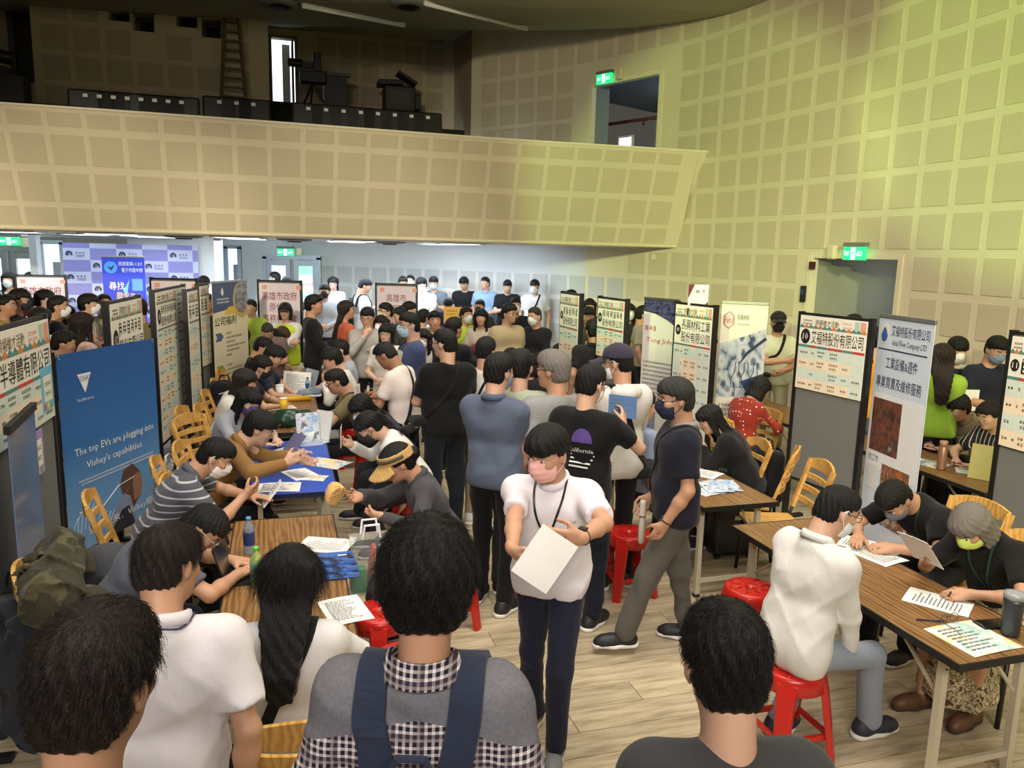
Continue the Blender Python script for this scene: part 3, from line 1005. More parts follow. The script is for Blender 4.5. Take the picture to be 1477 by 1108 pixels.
def nets(F, h, fn=None, bounds=None):
  """sparse surface nets -> (verts, quads)"""
  lo, hi = bounds if bounds is not None else F.bounds()
  B = 6
  n = np.maximum(np.ceil((hi - lo) / (h * B)).astype(int), 1)
  g = np.stack(np.meshgrid(*[np.arange(x) for x in n], indexing='ij'), -1).reshape(-1, 3)
  ctr = lo + (g + 0.5) * (B * h)
  rad = B * h * 0.88
  if fn is None:
    D0 = F.eval(ctr)
    keep = np.abs(D0) < rad * 1.45 + 0.012
    g, ctr = g[keep], ctr[keep]
    bm = [np.abs(F.one(pr, ctr)) < rad * 1.7 + pr[5] + 0.02 for pr in F.prims]
    # blocks deep inside a primitive still need it
    bm = [b | (F.one(pr, ctr) < 0) for b, pr in zip(bm, F.prims)]
  else:
    D0 = fn(ctr)
    keep = np.abs(D0) < rad * 2.0 + 0.02
    g = g[keep]
  if len(g) == 0: return np.zeros((0, 3)), np.zeros((0, 4), int)
  m = B + 1
  loc = np.stack(np.meshgrid(np.arange(m), np.arange(m), np.arange(m), indexing='ij'), -1).reshape(-1, 3)
  node = g[:, None, :] * B + loc[None]
  P = (lo + node.reshape(-1, 3) * h)
  if fn is None:
    nb = m ** 3
    D = F.eval(P, [np.repeat(b, nb) for b in bm])
  else: D = fn(P)
  D = D.reshape(len(g), m, m, m)
  S = D < 0
  c = np.zeros((len(g), B, B, B), int)
  for dx in (0, 1):
    for dy in (0, 1):
      for dz in (0, 1): c += S[:, dx:dx + B, dy:dy + B, dz:dz + B]
  act = (c > 0) & (c < 8)
  bi, ix, iy, iz = np.nonzero(act)
  if len(bi) == 0: return np.zeros((0, 3)), np.zeros((0, 4), int)
  acc = np.zeros((len(bi), 3))
  cnt = np.zeros(len(bi))
  corners = {}
  for dx in (0, 1):
    for dy in (0, 1):
      for dz in (0, 1): corners[dx, dy, dz] = D[bi, ix + dx, iy + dy, iz + dz]
  for a in corners:
    for ax in range(3):
      if a[ax]: continue
      b = list(a)
      b[ax] = 1
      d0, d1 = corners[a], corners[tuple(b)]
      x = (d0 < 0) != (d1 < 0)
      t = d0 / np.where(np.abs(d0 - d1) < 1e-12, 1e-12, d0 - d1)
      off = np.array(a, float)[None] + 0 * t[:, None]
      off[:, ax] = t
      acc += np.where(x[:, None], off, 0)
      cnt += x
  cell = g[bi] * B + np.stack([ix, iy, iz], 1)
  vs = lo + (cell + acc / np.maximum(cnt, 1)[:, None]) * h
  big = (n * B + 4).astype(np.int64)
  def key(c): return ((c[:, 0].astype(np.int64) + 1) * big[1] + c[:, 1] + 1) * big[2] + c[:, 2] + 1
  K = key(cell)
  order = np.argsort(K)
  Ks = K[order]
  quads = []
  for ax in range(3):
    o1, o2 = (ax + 1) % 3, (ax + 2) % 3
    sl0 = [slice(None), slice(0, B), slice(0, B), slice(0, B)]
    sl1 = list(sl0)
    sl1[ax + 1] = slice(1, B + 1)
    A, Bq = S[tuple(sl0)], S[tuple(sl1)]
    e = np.nonzero(A != Bq)
    if len(e[0]) == 0: continue
    base = g[e[0]] * B + np.stack(e[1:], 1)
    flip = A[e]
    idx = []
    ok = np.ones(len(base), bool)
    for q1, q2 in ((0, 0), (-1, 0), (-1, -1), (0, -1)):
      cc = base.copy()
      cc[:, o1] += q1
      cc[:, o2] += q2
      kk = key(cc)
      j = np.clip(np.searchsorted(Ks, kk), 0, len(Ks) - 1)
      ok &= Ks[j] == kk
      idx.append(order[j])
    Q = np.stack(idx, 1)
    Q = np.where(flip[:, None], Q, Q[:, ::-1])
    quads.append(Q[ok])
  return vs, np.concatenate(quads)

def np_mesh(name, vs, quads, mats, mi=None):
  me = bpy.data.meshes.new(name)
  me.vertices.add(len(vs))
  me.vertices.foreach_set('co', np.ascontiguousarray(vs, np.float32).ravel())
  nq = len(quads)
  me.loops.add(nq * 4)
  me.loops.foreach_set('vertex_index', np.ascontiguousarray(quads, np.int32).ravel())
  me.polygons.add(nq)
  me.polygons.foreach_set('loop_start', np.arange(0, nq * 4, 4, dtype=np.int32))
  me.polygons.foreach_set('use_smooth', np.ones(nq, bool))
  for m in (mats if isinstance(mats, (list, tuple)) else [mats]): me.materials.append(m)
  if mi is not None: me.polygons.foreach_set('material_index', mi.astype(np.int32))
  me.update(calc_edges=True)
  me.validate()
  return me
def surf(name, F, h, mat, parent, fn=None, bounds=None):
  v, q = nets(F, h, fn, bounds)
  return put(name, np_mesh(name, v, q, mat), parent)

# -------- head accessories, modelled once in the head's frame (origin at the skull centre, y forward, z up)
def ellf(P, c, r):
  Q = (P - np.array(c)) / np.array(r)
  k0 = np.linalg.norm(Q, axis=1)
  k1 = np.linalg.norm(Q / np.array(r), axis=1) + 1e-9
  return np.where(k0 < 0.05, -min(r), k0 * (k0 - 1) / k1)
def smin(a, b, k):
  h = np.maximum(k - np.abs(a - b), 0) / k
  return np.minimum(a, b) - h * h * k / 4
def smax(a, b, k): return -smin(-a, -b, k)
def locks(P, amp, f=38):
  a = np.arctan2(P[:, 0], -(P[:, 1] + 0.02))
  return amp * (np.sin(a * f * 0.5 + 9 * P[:, 2] / 0.1) * 0.6 + np.sin(a * f * 1.13 - P[:, 2] * 60) * 0.4) * np.clip(np.hypot(P[:, 0], P[:, 1] + 0.02) / 0.06, 0.1, 1)
def hair_fn(style):
  def f(P):
    x, y, z = P.T
    ax = np.abs(x)
    if style in ('short', 'short2', 'grey', 'fringe', 'fluffy', 'buzz', 'part'):
      e = {'buzz': 0.001, 'short': 0.004, 'short2': 0.0, 'grey': 0.008, 'fringe': 0.008, 'fluffy': 0.016, 'part': 0.008}[style]
      D = ellf(P, (0, -0.012, 0.036), (0.084 + e, 0.104 + e, 0.092 + e))
      D = smin(D, ellf(P, (0, -0.052, -0.03), (0.068 + e * 0.6, 0.062 + e * 0.5, 0.07)), 0.03)
      D = smin(D, ellf(P, (0, 0.02, 0.075 + e * 0.4), (0.062, 0.07 + e, 0.045 + e * 0.6)), 0.03)
      if style in ('fringe',): D = smin(D, ellf(P, (0, 0.07, 0.05), (0.06, 0.035, 0.042)), 0.025)
      if style == 'part': D = smin(D, ellf(P, (0.02, 0.055, 0.085), (0.06, 0.05, 0.035)), 0.02)
      hl = {'fringe': 0.024, 'fluffy': 0.05, 'buzz': 0.07, 'part': 0.052}.get(style, 0.048)
      hl = hl + (0.008 * np.sin(x * 160) if style in ('fringe', 'fluffy') else 0) - 0.25 * np.maximum(ax - 0.045, 0)
      face = np.maximum(0.058 - y - 0.25 * np.maximum(hl - z, 0), z - hl)          # forehead and face
      D = smax(D, -face, 0.008)
      side = np.maximum(0.022 - y, z - 0.034)
      D = smax(D, -side, 0.006)
      ear = np.maximum.reduce([-0.034 - y - 0.3 * (z + 0.02), z - 0.004])          # around the ears
      D = smax(D, -ear, 0.006)
      D = smax(D, -0.082 - z - 0.35 * (y + 0.06), 0.01)
    elif style in ('long', 'bob', 'pony', 'bun', 'longback'):
      e = 0.008
      D = ellf(P, (0, -0.012, 0.036), (0.086 + e, 0.105 + e, 0.092 + e))
      if style in ('long', 'longback'):
        zb = -0.36 if style == 'long' else -0.44
        w = 0.098 - 0.05 * np.clip((-z - 0.15) / 0.3, 0, 1)
        back = np.maximum.reduce([ax - w, np.abs(y + 0.055 + (0.1 if style == 'longback' else 0.05) * np.clip(-z * 3, 0, 1)) - 0.048, z - 0.06, zb - z + 0.4 * ax])
        D = smin(D, back + 0.008, 0.06)
        lock = np.maximum(np.hypot((ax - 0.082) / 1.0, y - 0.015) - 0.026, np.maximum(z - 0.05, -0.25 - z))
        if style == 'long': D = smin(D, lock, 0.03)
      elif style == 'bob':
        back = np.maximum.reduce([np.hypot(x, (y + 0.02) * 0.95) - 0.098, z - 0.03, -0.125 - z])
        D = smin(D, back, 0.03)
      else:
        D = smin(D, ellf(P, (0, -0.052, -0.03), (0.068, 0.062, 0.07)), 0.03)
        if style == 'pony':
          t = np.clip((0.05 - z) / 0.27, 0, 1)
          D = smin(D, np.maximum(np.hypot(x, y + 0.125 + 0.03 * t) - (0.036 - 0.02 * t), np.maximum(z - 0.06, -0.24 - z)), 0.02)
        else: D = smin(D, ellf(P, (0, -0.125, 0.0), (0.045, 0.04, 0.045)), 0.02)
      D = smin(D, ellf(P, (0, 0.055, 0.06), (0.07, 0.045, 0.045)), 0.02)
      hl = 0.03 + 0.006 * np.sin(x * 140) + (0.03 if style in ('bun', 'longback') else 0.0) - 0.5 * np.maximum(ax - 0.04, 0)
      face = np.maximum(0.045 - y, z - hl)
      D = smax(D, -face, 0.008)
      inner = np.maximum.reduce([-0.01 - y, z - hl, ax - (0.071 if style != 'pony' else 0.2)])
      D = smax(D, -inner, 0.006)
      if style in ('pony', 'bun'):
        D = smax(D, -np.maximum.reduce([-0.03 - y, z - 0.0]), 0.006)
        D = np.maximum(D, np.where(y > -0.095, -0.085 - z, -1))
    elif style == 'cap':
      D = ellf(P, (0, -0.012, 0.04), (0.096, 0.114, 0.098))
      D = smax(D, 0.034 - z + 0.12 * (y + 0.02), 0.004)
      brim = np.maximum.reduce([ellf(P, (0, 0.10, 0.03), (0.085, 0.11, 0.2)), np.abs(z - 0.04 + 0.15 * (y - 0.08) + 4 * x * x) - 0.005, 0.05 - y])
      D = smin(D, brim, 0.008)
      return D
    return D + locks(P, 0.0035 if style not in ('buzz',) else 0.001)
  return f
def mask_fn(P):
  x, y, z = P.T
  D = smin(ellf(P, (0, 0.024, -0.045), (0.069, 0.088, 0.085)), ellf(P, (0, 0.1, -0.03), (0.02, 0.024, 0.03)), 0.03)
  fold = 0.0016 * np.sin(z * 190) * (np.abs(x) < 0.055)
  D = smax(D + fold, np.maximum(z - 0.004 + 0.25 * np.abs(x) - 0.014, -0.115 - z), 0.004)
  return smax(D, 0.03 - y - 0.1 * np.abs(z + 0.04), 0.004)
HB = (V(-0.14, -0.2, -0.5), V(0.14, 0.24, 0.17))
TPL = {}
def template(kind, h):
  key = (kind, h)
  if key in TPL: return TPL[key]
  if kind == 'mask':
    v, q = nets(None, h, mask_fn, HB)
    mb = MB()
    loops = []
    for s in (-1, 1):
      loops.append([(s * 0.062, 0.05, -0.005), (s * 0.078, 0.02, 0.012), (s * 0.086, -0.008, 0.022), (s * 0.086, -0.022, 0.005)])
      loops.append([(s * 0.055, 0.04, -0.085), (s * 0.076, 0.01, -0.055), (s * 0.085, -0.012, -0.03), (s * 0.086, -0.022, 0.0)])
    for l in loops: mb.tube(l, 0.0022, 5, False)
    k = len(v)
    vs = np.concatenate([v, np.array(mb.v)])
    qs = np.concatenate([q, np.array([f for f in mb.f], int) + k])
    TPL[key] = (vs, qs)
  else: TPL[key] = nets(None, h, hair_fn(kind), HB)
  return TPL[key]
TM = {}
def tmesh(kind, h, mat):
  key = (kind, h, mat.name)
  if key not in TM:
    v, q = template(kind, h)
    TM[key] = np_mesh(kind, v, q, mat)
  return TM[key]
def simple(key, fn):
  if key not in TM: TM[key] = fn()
  return TM[key]
M_EYE = plain('dark_eye', (24, 18, 16), 0.15, 0, 0.5, 0)
M_EYEW = plain('eye_white', (205, 198, 190), 0.3, 0, 0.5, 0)
M_BROW = plain('brow_hair', (30, 25, 23), 0.8)
M_LIP = plain('lips', (158, 92, 84), 0.5)
def ball(c, r, n=10, mats=None, name='ball', m=6):
  mb = MB()
  mb.lathe([(max(r[0] * math.sin(math.pi * i / m), 1e-4), -r[2] * math.cos(math.pi * i / m)) for i in range(m + 1)], n, c, 1, r[1] / r[0])
  return mb
def eye_mesh():
  a, b = ball((0, 0, 0), (0.0135, 0.008, 0.0062)), ball((0, 0.0035, 0.0005), (0.0058, 0.0062, 0.0058))
  a.mat(1)
  a.add(b.v, b.f)
  return a.mesh('eye', [M_EYEW, M_EYE], True)
def brow_mesh(): return MB().tube([(-0.017, 0.0, -0.002), (-0.006, 0.003, 0.002), (0.008, 0.003, 0.003), (0.019, -0.003, -0.001)], [0.002, 0.0036, 0.0034, 0.0015], 5).mesh('eyebrow', M_BROW, True)
def lips_mesh():
  mb = MB()
  mb.tube([(-0.021, -0.006, 0), (-0.01, 0.0, 0.002), (0, 0.002, 0.001), (0.01, 0.0, 0.002), (0.021, -0.006, 0)], [0.0018, 0.0042, 0.0046, 0.0042, 0.0018], 6)
  mb.tube([(-0.019, -0.006, -0.005), (-0.008, 0.0, -0.007), (0.008, 0.0, -0.007), (0.019, -0.006, -0.005)], [0.0018, 0.005, 0.005, 0.0018], 6)
  return mb.mesh('lips', M_LIP, True)
def glasses_mesh(mat):
  mb = MB()
  for s in (-1, 1):
    an = np.linspace(0, 2 * math.pi, 15)[:-1]
    mb.tube([(s * 0.034 + 0.025 * math.cos(a), 0.112 - 0.006 * abs(math.cos(a)) - 0.25 * (0.0 + 0.02 * (s * math.cos(a) > 0)) * 1.0, 0.006 + 0.02 * math.sin(a)) for a in an], 0.0022, 5, closed=True)
    mb.tube([(s * 0.058, 0.104, 0.01), (s * 0.078, 0.08, 0.012), (s * 0.084, 0.0, 0.008), (s * 0.083, -0.02, -0.006)], 0.0022, 5)
  mb.tube([(-0.01, 0.112, 0.01), (0, 0.116, 0.012), (0.01, 0.112, 0.01)], 0.0022, 5)
  return mb.mesh('glasses', mat, True)

# -------- shoes, modelled once
def shoe_parts(style):
  F = Field()
  F.cap((0, -0.045, 0.045), (0, 0.13, 0.04), 0.042, 0.04, 0.03)
  F.cap((0, 0.08, 0.035), (0.0, 0.165, 0.03), 0.044, 0.032, 0.03)
  F.cap((0, -0.03, 0.05), (0, -0.02, 0.1), 0.044, 0.042, 0.03)
  F.cut((0, 0, 0.018), (0, 0, -1))
  F.cut((0, 0, 0.105), (0, 0, 1))
  up = nets(F, 0.009)
  S = Field()
  S.cap((0, -0.05, 0.02), (0, 0.07, 0.02), 0.047, 0.047, 0.02)
  S.cap((0, 0.07, 0.02), (0, 0.165, 0.02), 0.049, 0.036, 0.02)
  S.cut((0, 0, 0.0), (0, 0, -1))
  S.cut((0, 0, 0.028 if style == 'sneaker' else 0.02), (0, 0, 1))
  return up, nets(S, 0.008)
SH = {}
def shoe(parent, loc, rz, mat, sole_mat, style='sneaker', pitch=0.0, s=1.0):
  if style not in SH: SH[style] = shoe_parts(style)
  (v, q), (v2, q2) = SH[style]
  a = simple(('shoe', style, mat.name), lambda: np_mesh('shoe', v, q, mat))
  b = simple(('sole', style, sole_mat.name), lambda: np_mesh('sole', v2, q2, sole_mat))
  o = put('shoe', a, parent, loc)
  o.rotation_euler = (pitch, 0, rz)
  o.scale = (s, s, s)
  put('sole', b, o)
  return o

def ik(S, T, l1, l2, pole):
  d = T - S
  L = np.linalg.norm(d)
  if L > (l1 + l2) * 0.999:
    d = d / L * (l1 + l2) * 0.999
    L = np.linalg.norm(d)
  if L < abs(l1 - l2) + 0.03: L = abs(l1 - l2) + 0.03
  u = unit(d)
  a = (l1 * l1 - l2 * l2 + L * L) / (2 * L)
  hh = math.sqrt(max(l1 * l1 - a * a, 0))
  p = pole - u * (pole @ u)
  return S + u * a + unit(p) * hh, S + u * L

def hand(F, W, d, n, side, s=1.0, curl=0.35, spread=1.0, fist=False):
  """five fingered hand at wrist W pointing along d, palm facing n; side=+1 right"""
  d = unit(d)
  n = unit(n - d * (n @ d))
  x = np.cross(d, n) * side          # towards the thumb
  x = unit(x)
  k = 0.012 * s
  F.cap(W - d * 0.01, W + d * 0.03 * s, 0.026 * s, 0.028 * s, 0.02, sq=(n, 0.72))
  F.cap(W + d * 0.03 * s + x * 0.018 * s, W + d * 0.085 * s + x * 0.024 * s, 0.02 * s, 0.016 * s, 0.014, sq=(n, 0.75))
  F.cap(W + d * 0.03 * s - x * 0.016 * s, W + d * 0.08 * s - x * 0.024 * s, 0.02 * s, 0.015 * s, 0.014, sq=(n, 0.75))
  for i, (off, ln) in enumerate(((0.028, 0.070), (0.0095, 0.078), (-0.0095, 0.072), (-0.027, 0.056))):
    b = W + (d * (0.088 - 0.006 * (i == 3)) + x * off) * s
    a = 0.0
    dirn = unit(d + x * off * 2.2 * spread)
    prev = b
    for j, fr in enumerate((0.44, 0.31, 0.25)):
      a += (0.55, 0.95, 0.6)[j] * curl * (1.6 if fist else 1) + i * 0.04 * curl
      dd = dirn * math.cos(a) + n * math.sin(a)
      e = prev + dd * ln * fr * s
      F.cap(prev, e, (0.0092 - 0.0008 * j) * s, (0.0086 - 0.001 * j) * s, 0.004)
      prev = e
  b = W + (d * 0.028 + x * 0.026) * s
  t1 = b + unit(d * 0.62 + x * 0.7 + n * (0.25 + curl * 0.3)) * 0.04 * s
  t2 = t1 + unit(d * 0.85 + x * (0.35 - curl * 0.5) + n * (0.3 + curl * 0.6)) * 0.032 * s
  t3 = t2 + unit(d * 0.95 + x * (0.1 - curl * 0.7) + n * (0.3 + curl * 0.6)) * 0.024 * s
  F.cap(b, t1, 0.0145 * s, 0.011 * s, 0.014)
  F.cap(t1, t2, 0.0105 * s, 0.0095 * s, 0.004)
  F.cap(t2, t3, 0.0095 * s, 0.0078 * s, 0.004)
  return W + d * 0.09 * s + n * 0.022 * s

def head_prims(F, c, R, s, female):
  def T(p): return c + R @ (np.array(p) * s)
  def E(p, r, k=0.015, sub=False): F.ell(T(p), np.array(r) * s, R, k, sub)
  j = 0.94 if female else 1.0
  E((0, -0.014, 0.032), (0.077, 0.097, 0.088), 0.02)
  E((0, 0.02, -0.035), (0.062 * j, 0.072, 0.075), 0.04)
  E((0, 0.044, -0.075), (0.04 * j, 0.045, 0.037), 0.03)
  E((0, 0.07, -0.094), (0.019 * j, 0.017, 0.014), 0.022)
  E((0, 0.066, 0.03), (0.052, 0.022, 0.02), 0.02)
  for sx in (-1, 1):
    E((sx * 0.043, 0.058, -0.022), (0.022, 0.026, 0.02), 0.02)
    E((sx * 0.0775, -0.012, -0.01), (0.0105, 0.021, 0.032), 0.008)
    E((sx * 0.033, 0.098, 0.007), (0.017, 0.013, 0.009), 0.012, True)
  F.cap(T((0, 0.088, 0.012)), T((0, 0.103, -0.02)), 0.008 * s, 0.0115 * s, 0.012)
  E((0.011, 0.092, -0.026), (0.009, 0.011, 0.008), 0.008)
  E((-0.011, 0.092, -0.026), (0.009, 0.011, 0.008), 0.008)
  E((0, 0.082, -0.056), (0.024, 0.014, 0.012), 0.012)

SKIN = {'l': (222, 178, 150), 'm': (206, 158, 126), 'd': (178, 128, 96), 'p': (232, 194, 170)}
HAIRC = {'k': (17, 15, 15), 'b': (36, 28, 24), 'g': (118, 112, 104), 'br': (74, 50, 34), 'sg': (46, 44, 43), 'r': (92, 52, 40)}
PEOPLE = []
ARM = {  # right hand wrist in the chest frame (x out to the right, y forward, z up from the neck base), elbow pole, palm normal, finger direction, curl
  'down': ((0.25, 0.03, -0.56), (0.5, -1, 0), (-1, 0.1, 0), None, 0.3),
  'relax': ((0.23, 0.12, -0.53), (0.6, -1, -0.2), (-0.9, 0.0, 0.3), None, 0.4),
  'phone': ((0.06, 0.30, -0.26), (0.8, -0.2, -1), (-0.4, -0.3, 0.9), (-0.5, 0.7, 0.35), 0.8),
  'phonelow': ((0.07, 0.30, -0.36), (0.8, -0.2, -1), (-0.4, -0.2, 0.9), (-0.5, 0.8, 0.1), 0.8),
  'cross': ((-0.10, 0.20, -0.27), (1, 0.2, -0.7), (0, -1, 0.1), (-1, 0.05, 0.1), 0.4),
  'clasp': ((0.045, 0.24, -0.40), (1, -0.3, -0.5), (-0.7, -0.7, 0), (-0.75, 0.5, -0.2), 0.7),
  'table': ((0.10, 0.40, -0.36), (1, -0.5, -0.2), (0, 0, -1), (-0.6, 0.8, 0), 0.25),
  'tablew': ((0.17, 0.42, -0.36), (1, -0.4, -0.2), (0, 0, -1), (-0.5, 0.85, 0.0), 0.25),
  'mouth': ((0.05, 0.20, -0.06), (0.7, 0.3, -1), (-0.5, -0.6, 0.2), (-0.5, 0.1, 0.85), 0.6),
  'read': ((0.13, 0.36, -0.20), (0.8, -0.2, -1), (-0.8, -0.3, 0.5), (-0.3, 0.75, 0.4), 0.7),
  'write': ((0.12, 0.36, -0.38), (1, -0.3, -0.1), (-0.6, 0.2, -0.7), (-0.5, 0.85, -0.15), 0.7),
  'lap': ((0.12, 0.30, -0.50), (1, -0.4, 0), (0, -0.2, -1), (-0.5, 0.8, -0.2), 0.3),
  'back': ((0.06, -0.16, -0.50), (1, -0.3, 0), (0, -1, 0), (-0.8, -0.1, -0.3), 0.4),
  'strap': ((0.11, 0.15, -0.17), (1, 0.0, -0.8), (-0.2, -1, 0.2), (-0.6, 0.1, 0.6), 0.9),
  'hip': ((0.20, 0.10, -0.42), (1, -0.9, 0), (-0.7, -0.5, 0), (-0.6, 0.3, -0.5), 0.5),
}
def wrinkle(seed, amp, f=1.0, folds=0.0):
  r = random.Random(seed)
  W = [(np.array([r.uniform(-1, 1), r.uniform(-1, 1), r.uniform(-0.7, 0.7)]) * r.uniform(14, 38) * f, r.uniform(0, 6), r.uniform(0.4, 1)) for _ in range(7)]
  G_ = [(unit(np.array([r.uniform(-1, 1), r.uniform(-1, 1), r.uniform(0.2, 1) * r.choice((-1, 1))])) * r.uniform(30, 52), r.uniform(0, 6)) for _ in range(4)]
  def fn(P):
    o = 0
    for k, ph, a in W: o = o + a * np.sin(P @ k + ph + 1.4 * np.sin(P @ (k[[1, 2, 0]] * 0.5)))
    o = o * amp / 3.2
    if folds:
      for i, (k, ph) in enumerate(G_):
        m = np.clip(np.sin(P @ (k[[2, 0, 1]] * 0.16) + ph * 2 + i) - 0.1, 0, 1)
        o = o - folds * m * (1 - np.abs(np.sin(P @ k * 0.5 + ph + 1.2 * np.sin(P @ k[[1, 2, 0]] * 0.3)))) ** 2 * 1.7
    return o
  return fn

def person(label, px, py, turn, S=None, y=None, z=None, pose='stand', lean=0, twist=0, side=0, head=(0, 0, 0), hair='short', hc='k', skin='m',
           top=(200, 200, 200), pat=None, c2=None, pk=1.0, sleeve='short', trousers=(35, 36, 40), legs='long', shoes=(30, 30, 32), sole=(225, 222, 215),
           shoe_style='sneaker', mask=None, glasses=None, arms=('down', 'down'), female=False, fat=1.0, face=True, hat=None, collar=None, jacket=None, stance=0.0, seat=0.46, hs=1.0,
           group=None, fine=None, knees=0.0, curl=None, lower=True, hem=None, skirtpat=None, hunch=0, reach=None, vest=None, cuffs=None, feet_yaw=0.0):
  """a figure whose head top shows at pixel (px, py); turn: 0 faces away from the camera, 90 right, 180 towards it"""
  sit = pose == 'sit'
  if S is None and (sit or y is None): S = 1.64 if female else 1.70
  if S is None:
    S = float(np.clip(1.70 * at_y(px, py, y)[2] / (1.735 - 0.25 * (1 - math.cos(math.radians(lean + hunch * 0.6)))), 1.5, 1.9))
  s = S / 1.70
  if sit and y is not None and lower:
    zt_ = at_y(px, py, y)[2]
    best = None
    for ln in range(0, 44, 2):
      hu = hunch + ln * 0.35
      a_, b_, c_ = math.radians(ln), math.radians(ln + hu), math.radians(ln * 1.35 + hu * 1.6 + head[1])
      zz = seat + (0.085 + 0.04) * s + 0.30 * s * math.cos(a_) + 0.276 * s * math.cos(b_) + 0.22 * s * hs * max(math.cos(c_), 0.72) + 0.012
      if best is None or abs(zz - zt_) < best[0]: best = (abs(zz - zt_), ln, hu)
    lean, hunch = best[1], best[2]
  rs = random.Random(label)
  # skeleton in the figure's own frame (y forward)
  hipz = (seat + 0.085 * s) if sit else 0.90 * s
  lean_, hun = math.radians(lean), math.radians(hunch)
  R1 = rotx(-lean_) @ roty(math.radians(side))
  R2 = R1 @ rotz(math.radians(twist)) @ rotx(-hun)
  w = 0.92 if female else 1.0
  pel = V(0, 0, hipz + 0.04 * s)
  waist = pel + R1 @ V(0, 0, 0.15 * s)
  chest = waist + R1 @ V(0, 0.0, 0.15 * s)
  neck = chest + R2 @ V(0, -0.01, 0.21 * s)
  shl = [chest + R2 @ V(sg * 0.166 * s * w, -0.01, 0.142 * s) for sg in (1, -1)]
  hy, hp, hr = [math.radians(a) for a in head]
  RH = R2 @ rotx(hun * 0.6 + lean_ * 0.35) @ rotz(-hy) @ rotx(-hp) @ roty(hr)
  hsc = s * hs if s < 1.03 else hs * 1.03
  hc_ = neck + R2 @ V(0, 0.03, 0.066 * s) + RH @ V(0, 0.012, 0.095 * hsc)
  topp = hc_ + RH @ V(0, 0, 0.125 * hsc)
  hx = topp
  zt = z if z is not None else topp[2]
  # place: shift the root so that the crown meets the pixel's ray
  tw = at_y(px, py, y) if y is not None else at(px, py, zt)
  th = math.radians(turn)
  Rw = rotz(-th)
  off = Rw @ V(hx[0], hx[1], 0)
  root = V(tw[0] - off[0], tw[1] - off[1], 0)
  dist = np.linalg.norm(tw - CO)
  h = fine or float(np.clip(dist * 0.0022, 0.008, 0.019))
  hcl = float(np.clip(dist * 0.003, 0.012, 0.027))
  P = empty('person', tuple(root), -th, label, 'person', group)
  PEOPLE.append(P)
  rec = dict(o=P, root=root, th=th, neck=neck, chest=chest, R2=R2, RH=RH, hc=hc_, s=s, dist=dist)
  def world(p): return root + Rw @ p
  def local(p): return Rw.T @ (np.array(p) - root)
  rec['world'], rec['local'] = world, local
  f = fat
  # arms
  l1, l2 = 0.285 * s, 0.245 * s
  jo = []
  for i, (sg, a) in enumerate(zip((1, -1), arms)):
    spec = ARM[a] if isinstance(a, str) else a
    wp, pole, pn, fd, cu = spec
    if isinstance(wp, tuple) and wp and wp[0] == 'w': T_ = local(at_y(wp[1], wp[2], wp[3]))
    elif isinstance(wp, tuple) and wp and wp[0] == 'z': T_ = local(at(wp[1], wp[2], wp[3]))
    else: T_ = neck + R2 @ (V(sg * wp[0], wp[1], wp[2]) * s)
    RA = R2
    if sit and a in ('table', 'tablew', 'write', 'read'):
      RA = rotz(math.radians(twist))
      T_ = neck + RA @ V(sg * wp[0], {'table': 0.31, 'tablew': 0.34, 'write': 0.27, 'read': 0.28}[a], 0) * s
      T_[2] = 0.765 if a != 'read' else max(neck[2] - 0.27 * s, 0.86)
    el, wr = ik(shl[i], T_, l1, l2, RA @ V(sg * pole[0], pole[1], pole[2]))
    n_ = RA @ unit(V(sg * pn[0], pn[1], pn[2]))
    d_ = unit(wr - el) if fd is None else RA @ unit(V(sg * fd[0], fd[1], fd[2]))
    jo.append((el, wr, d_, n_, cu if curl is None else curl))
  rec['arms'] = jo
  # ---- the body: head, neck, shoulders, arms and hands in one surface
  B = Field()
  B.cap(neck + R2 @ V(0, -0.005, -0.06 * s), hc_ + RH @ V(0, -0.02, -0.07) * hsc, (0.057 if not female else 0.049) * s, (0.054 if not female else 0.046) * s, 0.03)
  B.cap(neck + R2 @ V(0, -0.03, -0.03) * s, hc_ + RH @ V(0, -0.05, -0.03) * hsc, 0.05 * s * w, 0.05 * s * w, 0.03)
  head_prims(B, hc_, RH, hsc, female)
  B.cap(shl[0], shl[1], 0.05 * s, 0.05 * s, 0.03)
  B.cap(neck + R2 @ V(0, 0, -0.04) * s, (shl[0] + neck) / 2 + R2 @ V(0, 0, -0.03), 0.05 * s, 0.045 * s, 0.03)
  B.cap(neck + R2 @ V(0, 0, -0.04) * s, (shl[1] + neck) / 2 + R2 @ V(0, 0, -0.03), 0.05 * s, 0.045 * s, 0.03)
  B.cap(chest, waist, 0.07 * s, 0.06 * s, 0.03)
  B.cap(neck - R2 @ V(0, -0.01, 0.07 * s), chest, 0.05 * s, 0.07 * s, 0.03)
  grip = []
  for i, (el, wr, d_, n_, cu) in enumerate(jo):
    aw = (0.9 if female else 1.0) * s * (0.6 + 0.4 * f)
    B.cap(shl[i], el, 0.047 * aw, 0.037 * aw, 0.02)
    B.cap(el, el + (wr - el) * 0.35, 0.038 * aw, 0.038 * aw, 0.02)
    B.cap(el + (wr - el) * 0.35, wr, 0.038 * aw, 0.026 * aw, 0.02)
    grip.append(hand(B, wr, d_, n_, 1 if i == 0 else -1, s * (0.93 if female else 1.0) * 1.04, cu))
  rec['grip'] = [world(g) for g in grip]
  # ---- legs
  hips = [pel + V(sg * 0.092 * s, 0, -0.04 * s) for sg in (1, -1)]
  leg = []
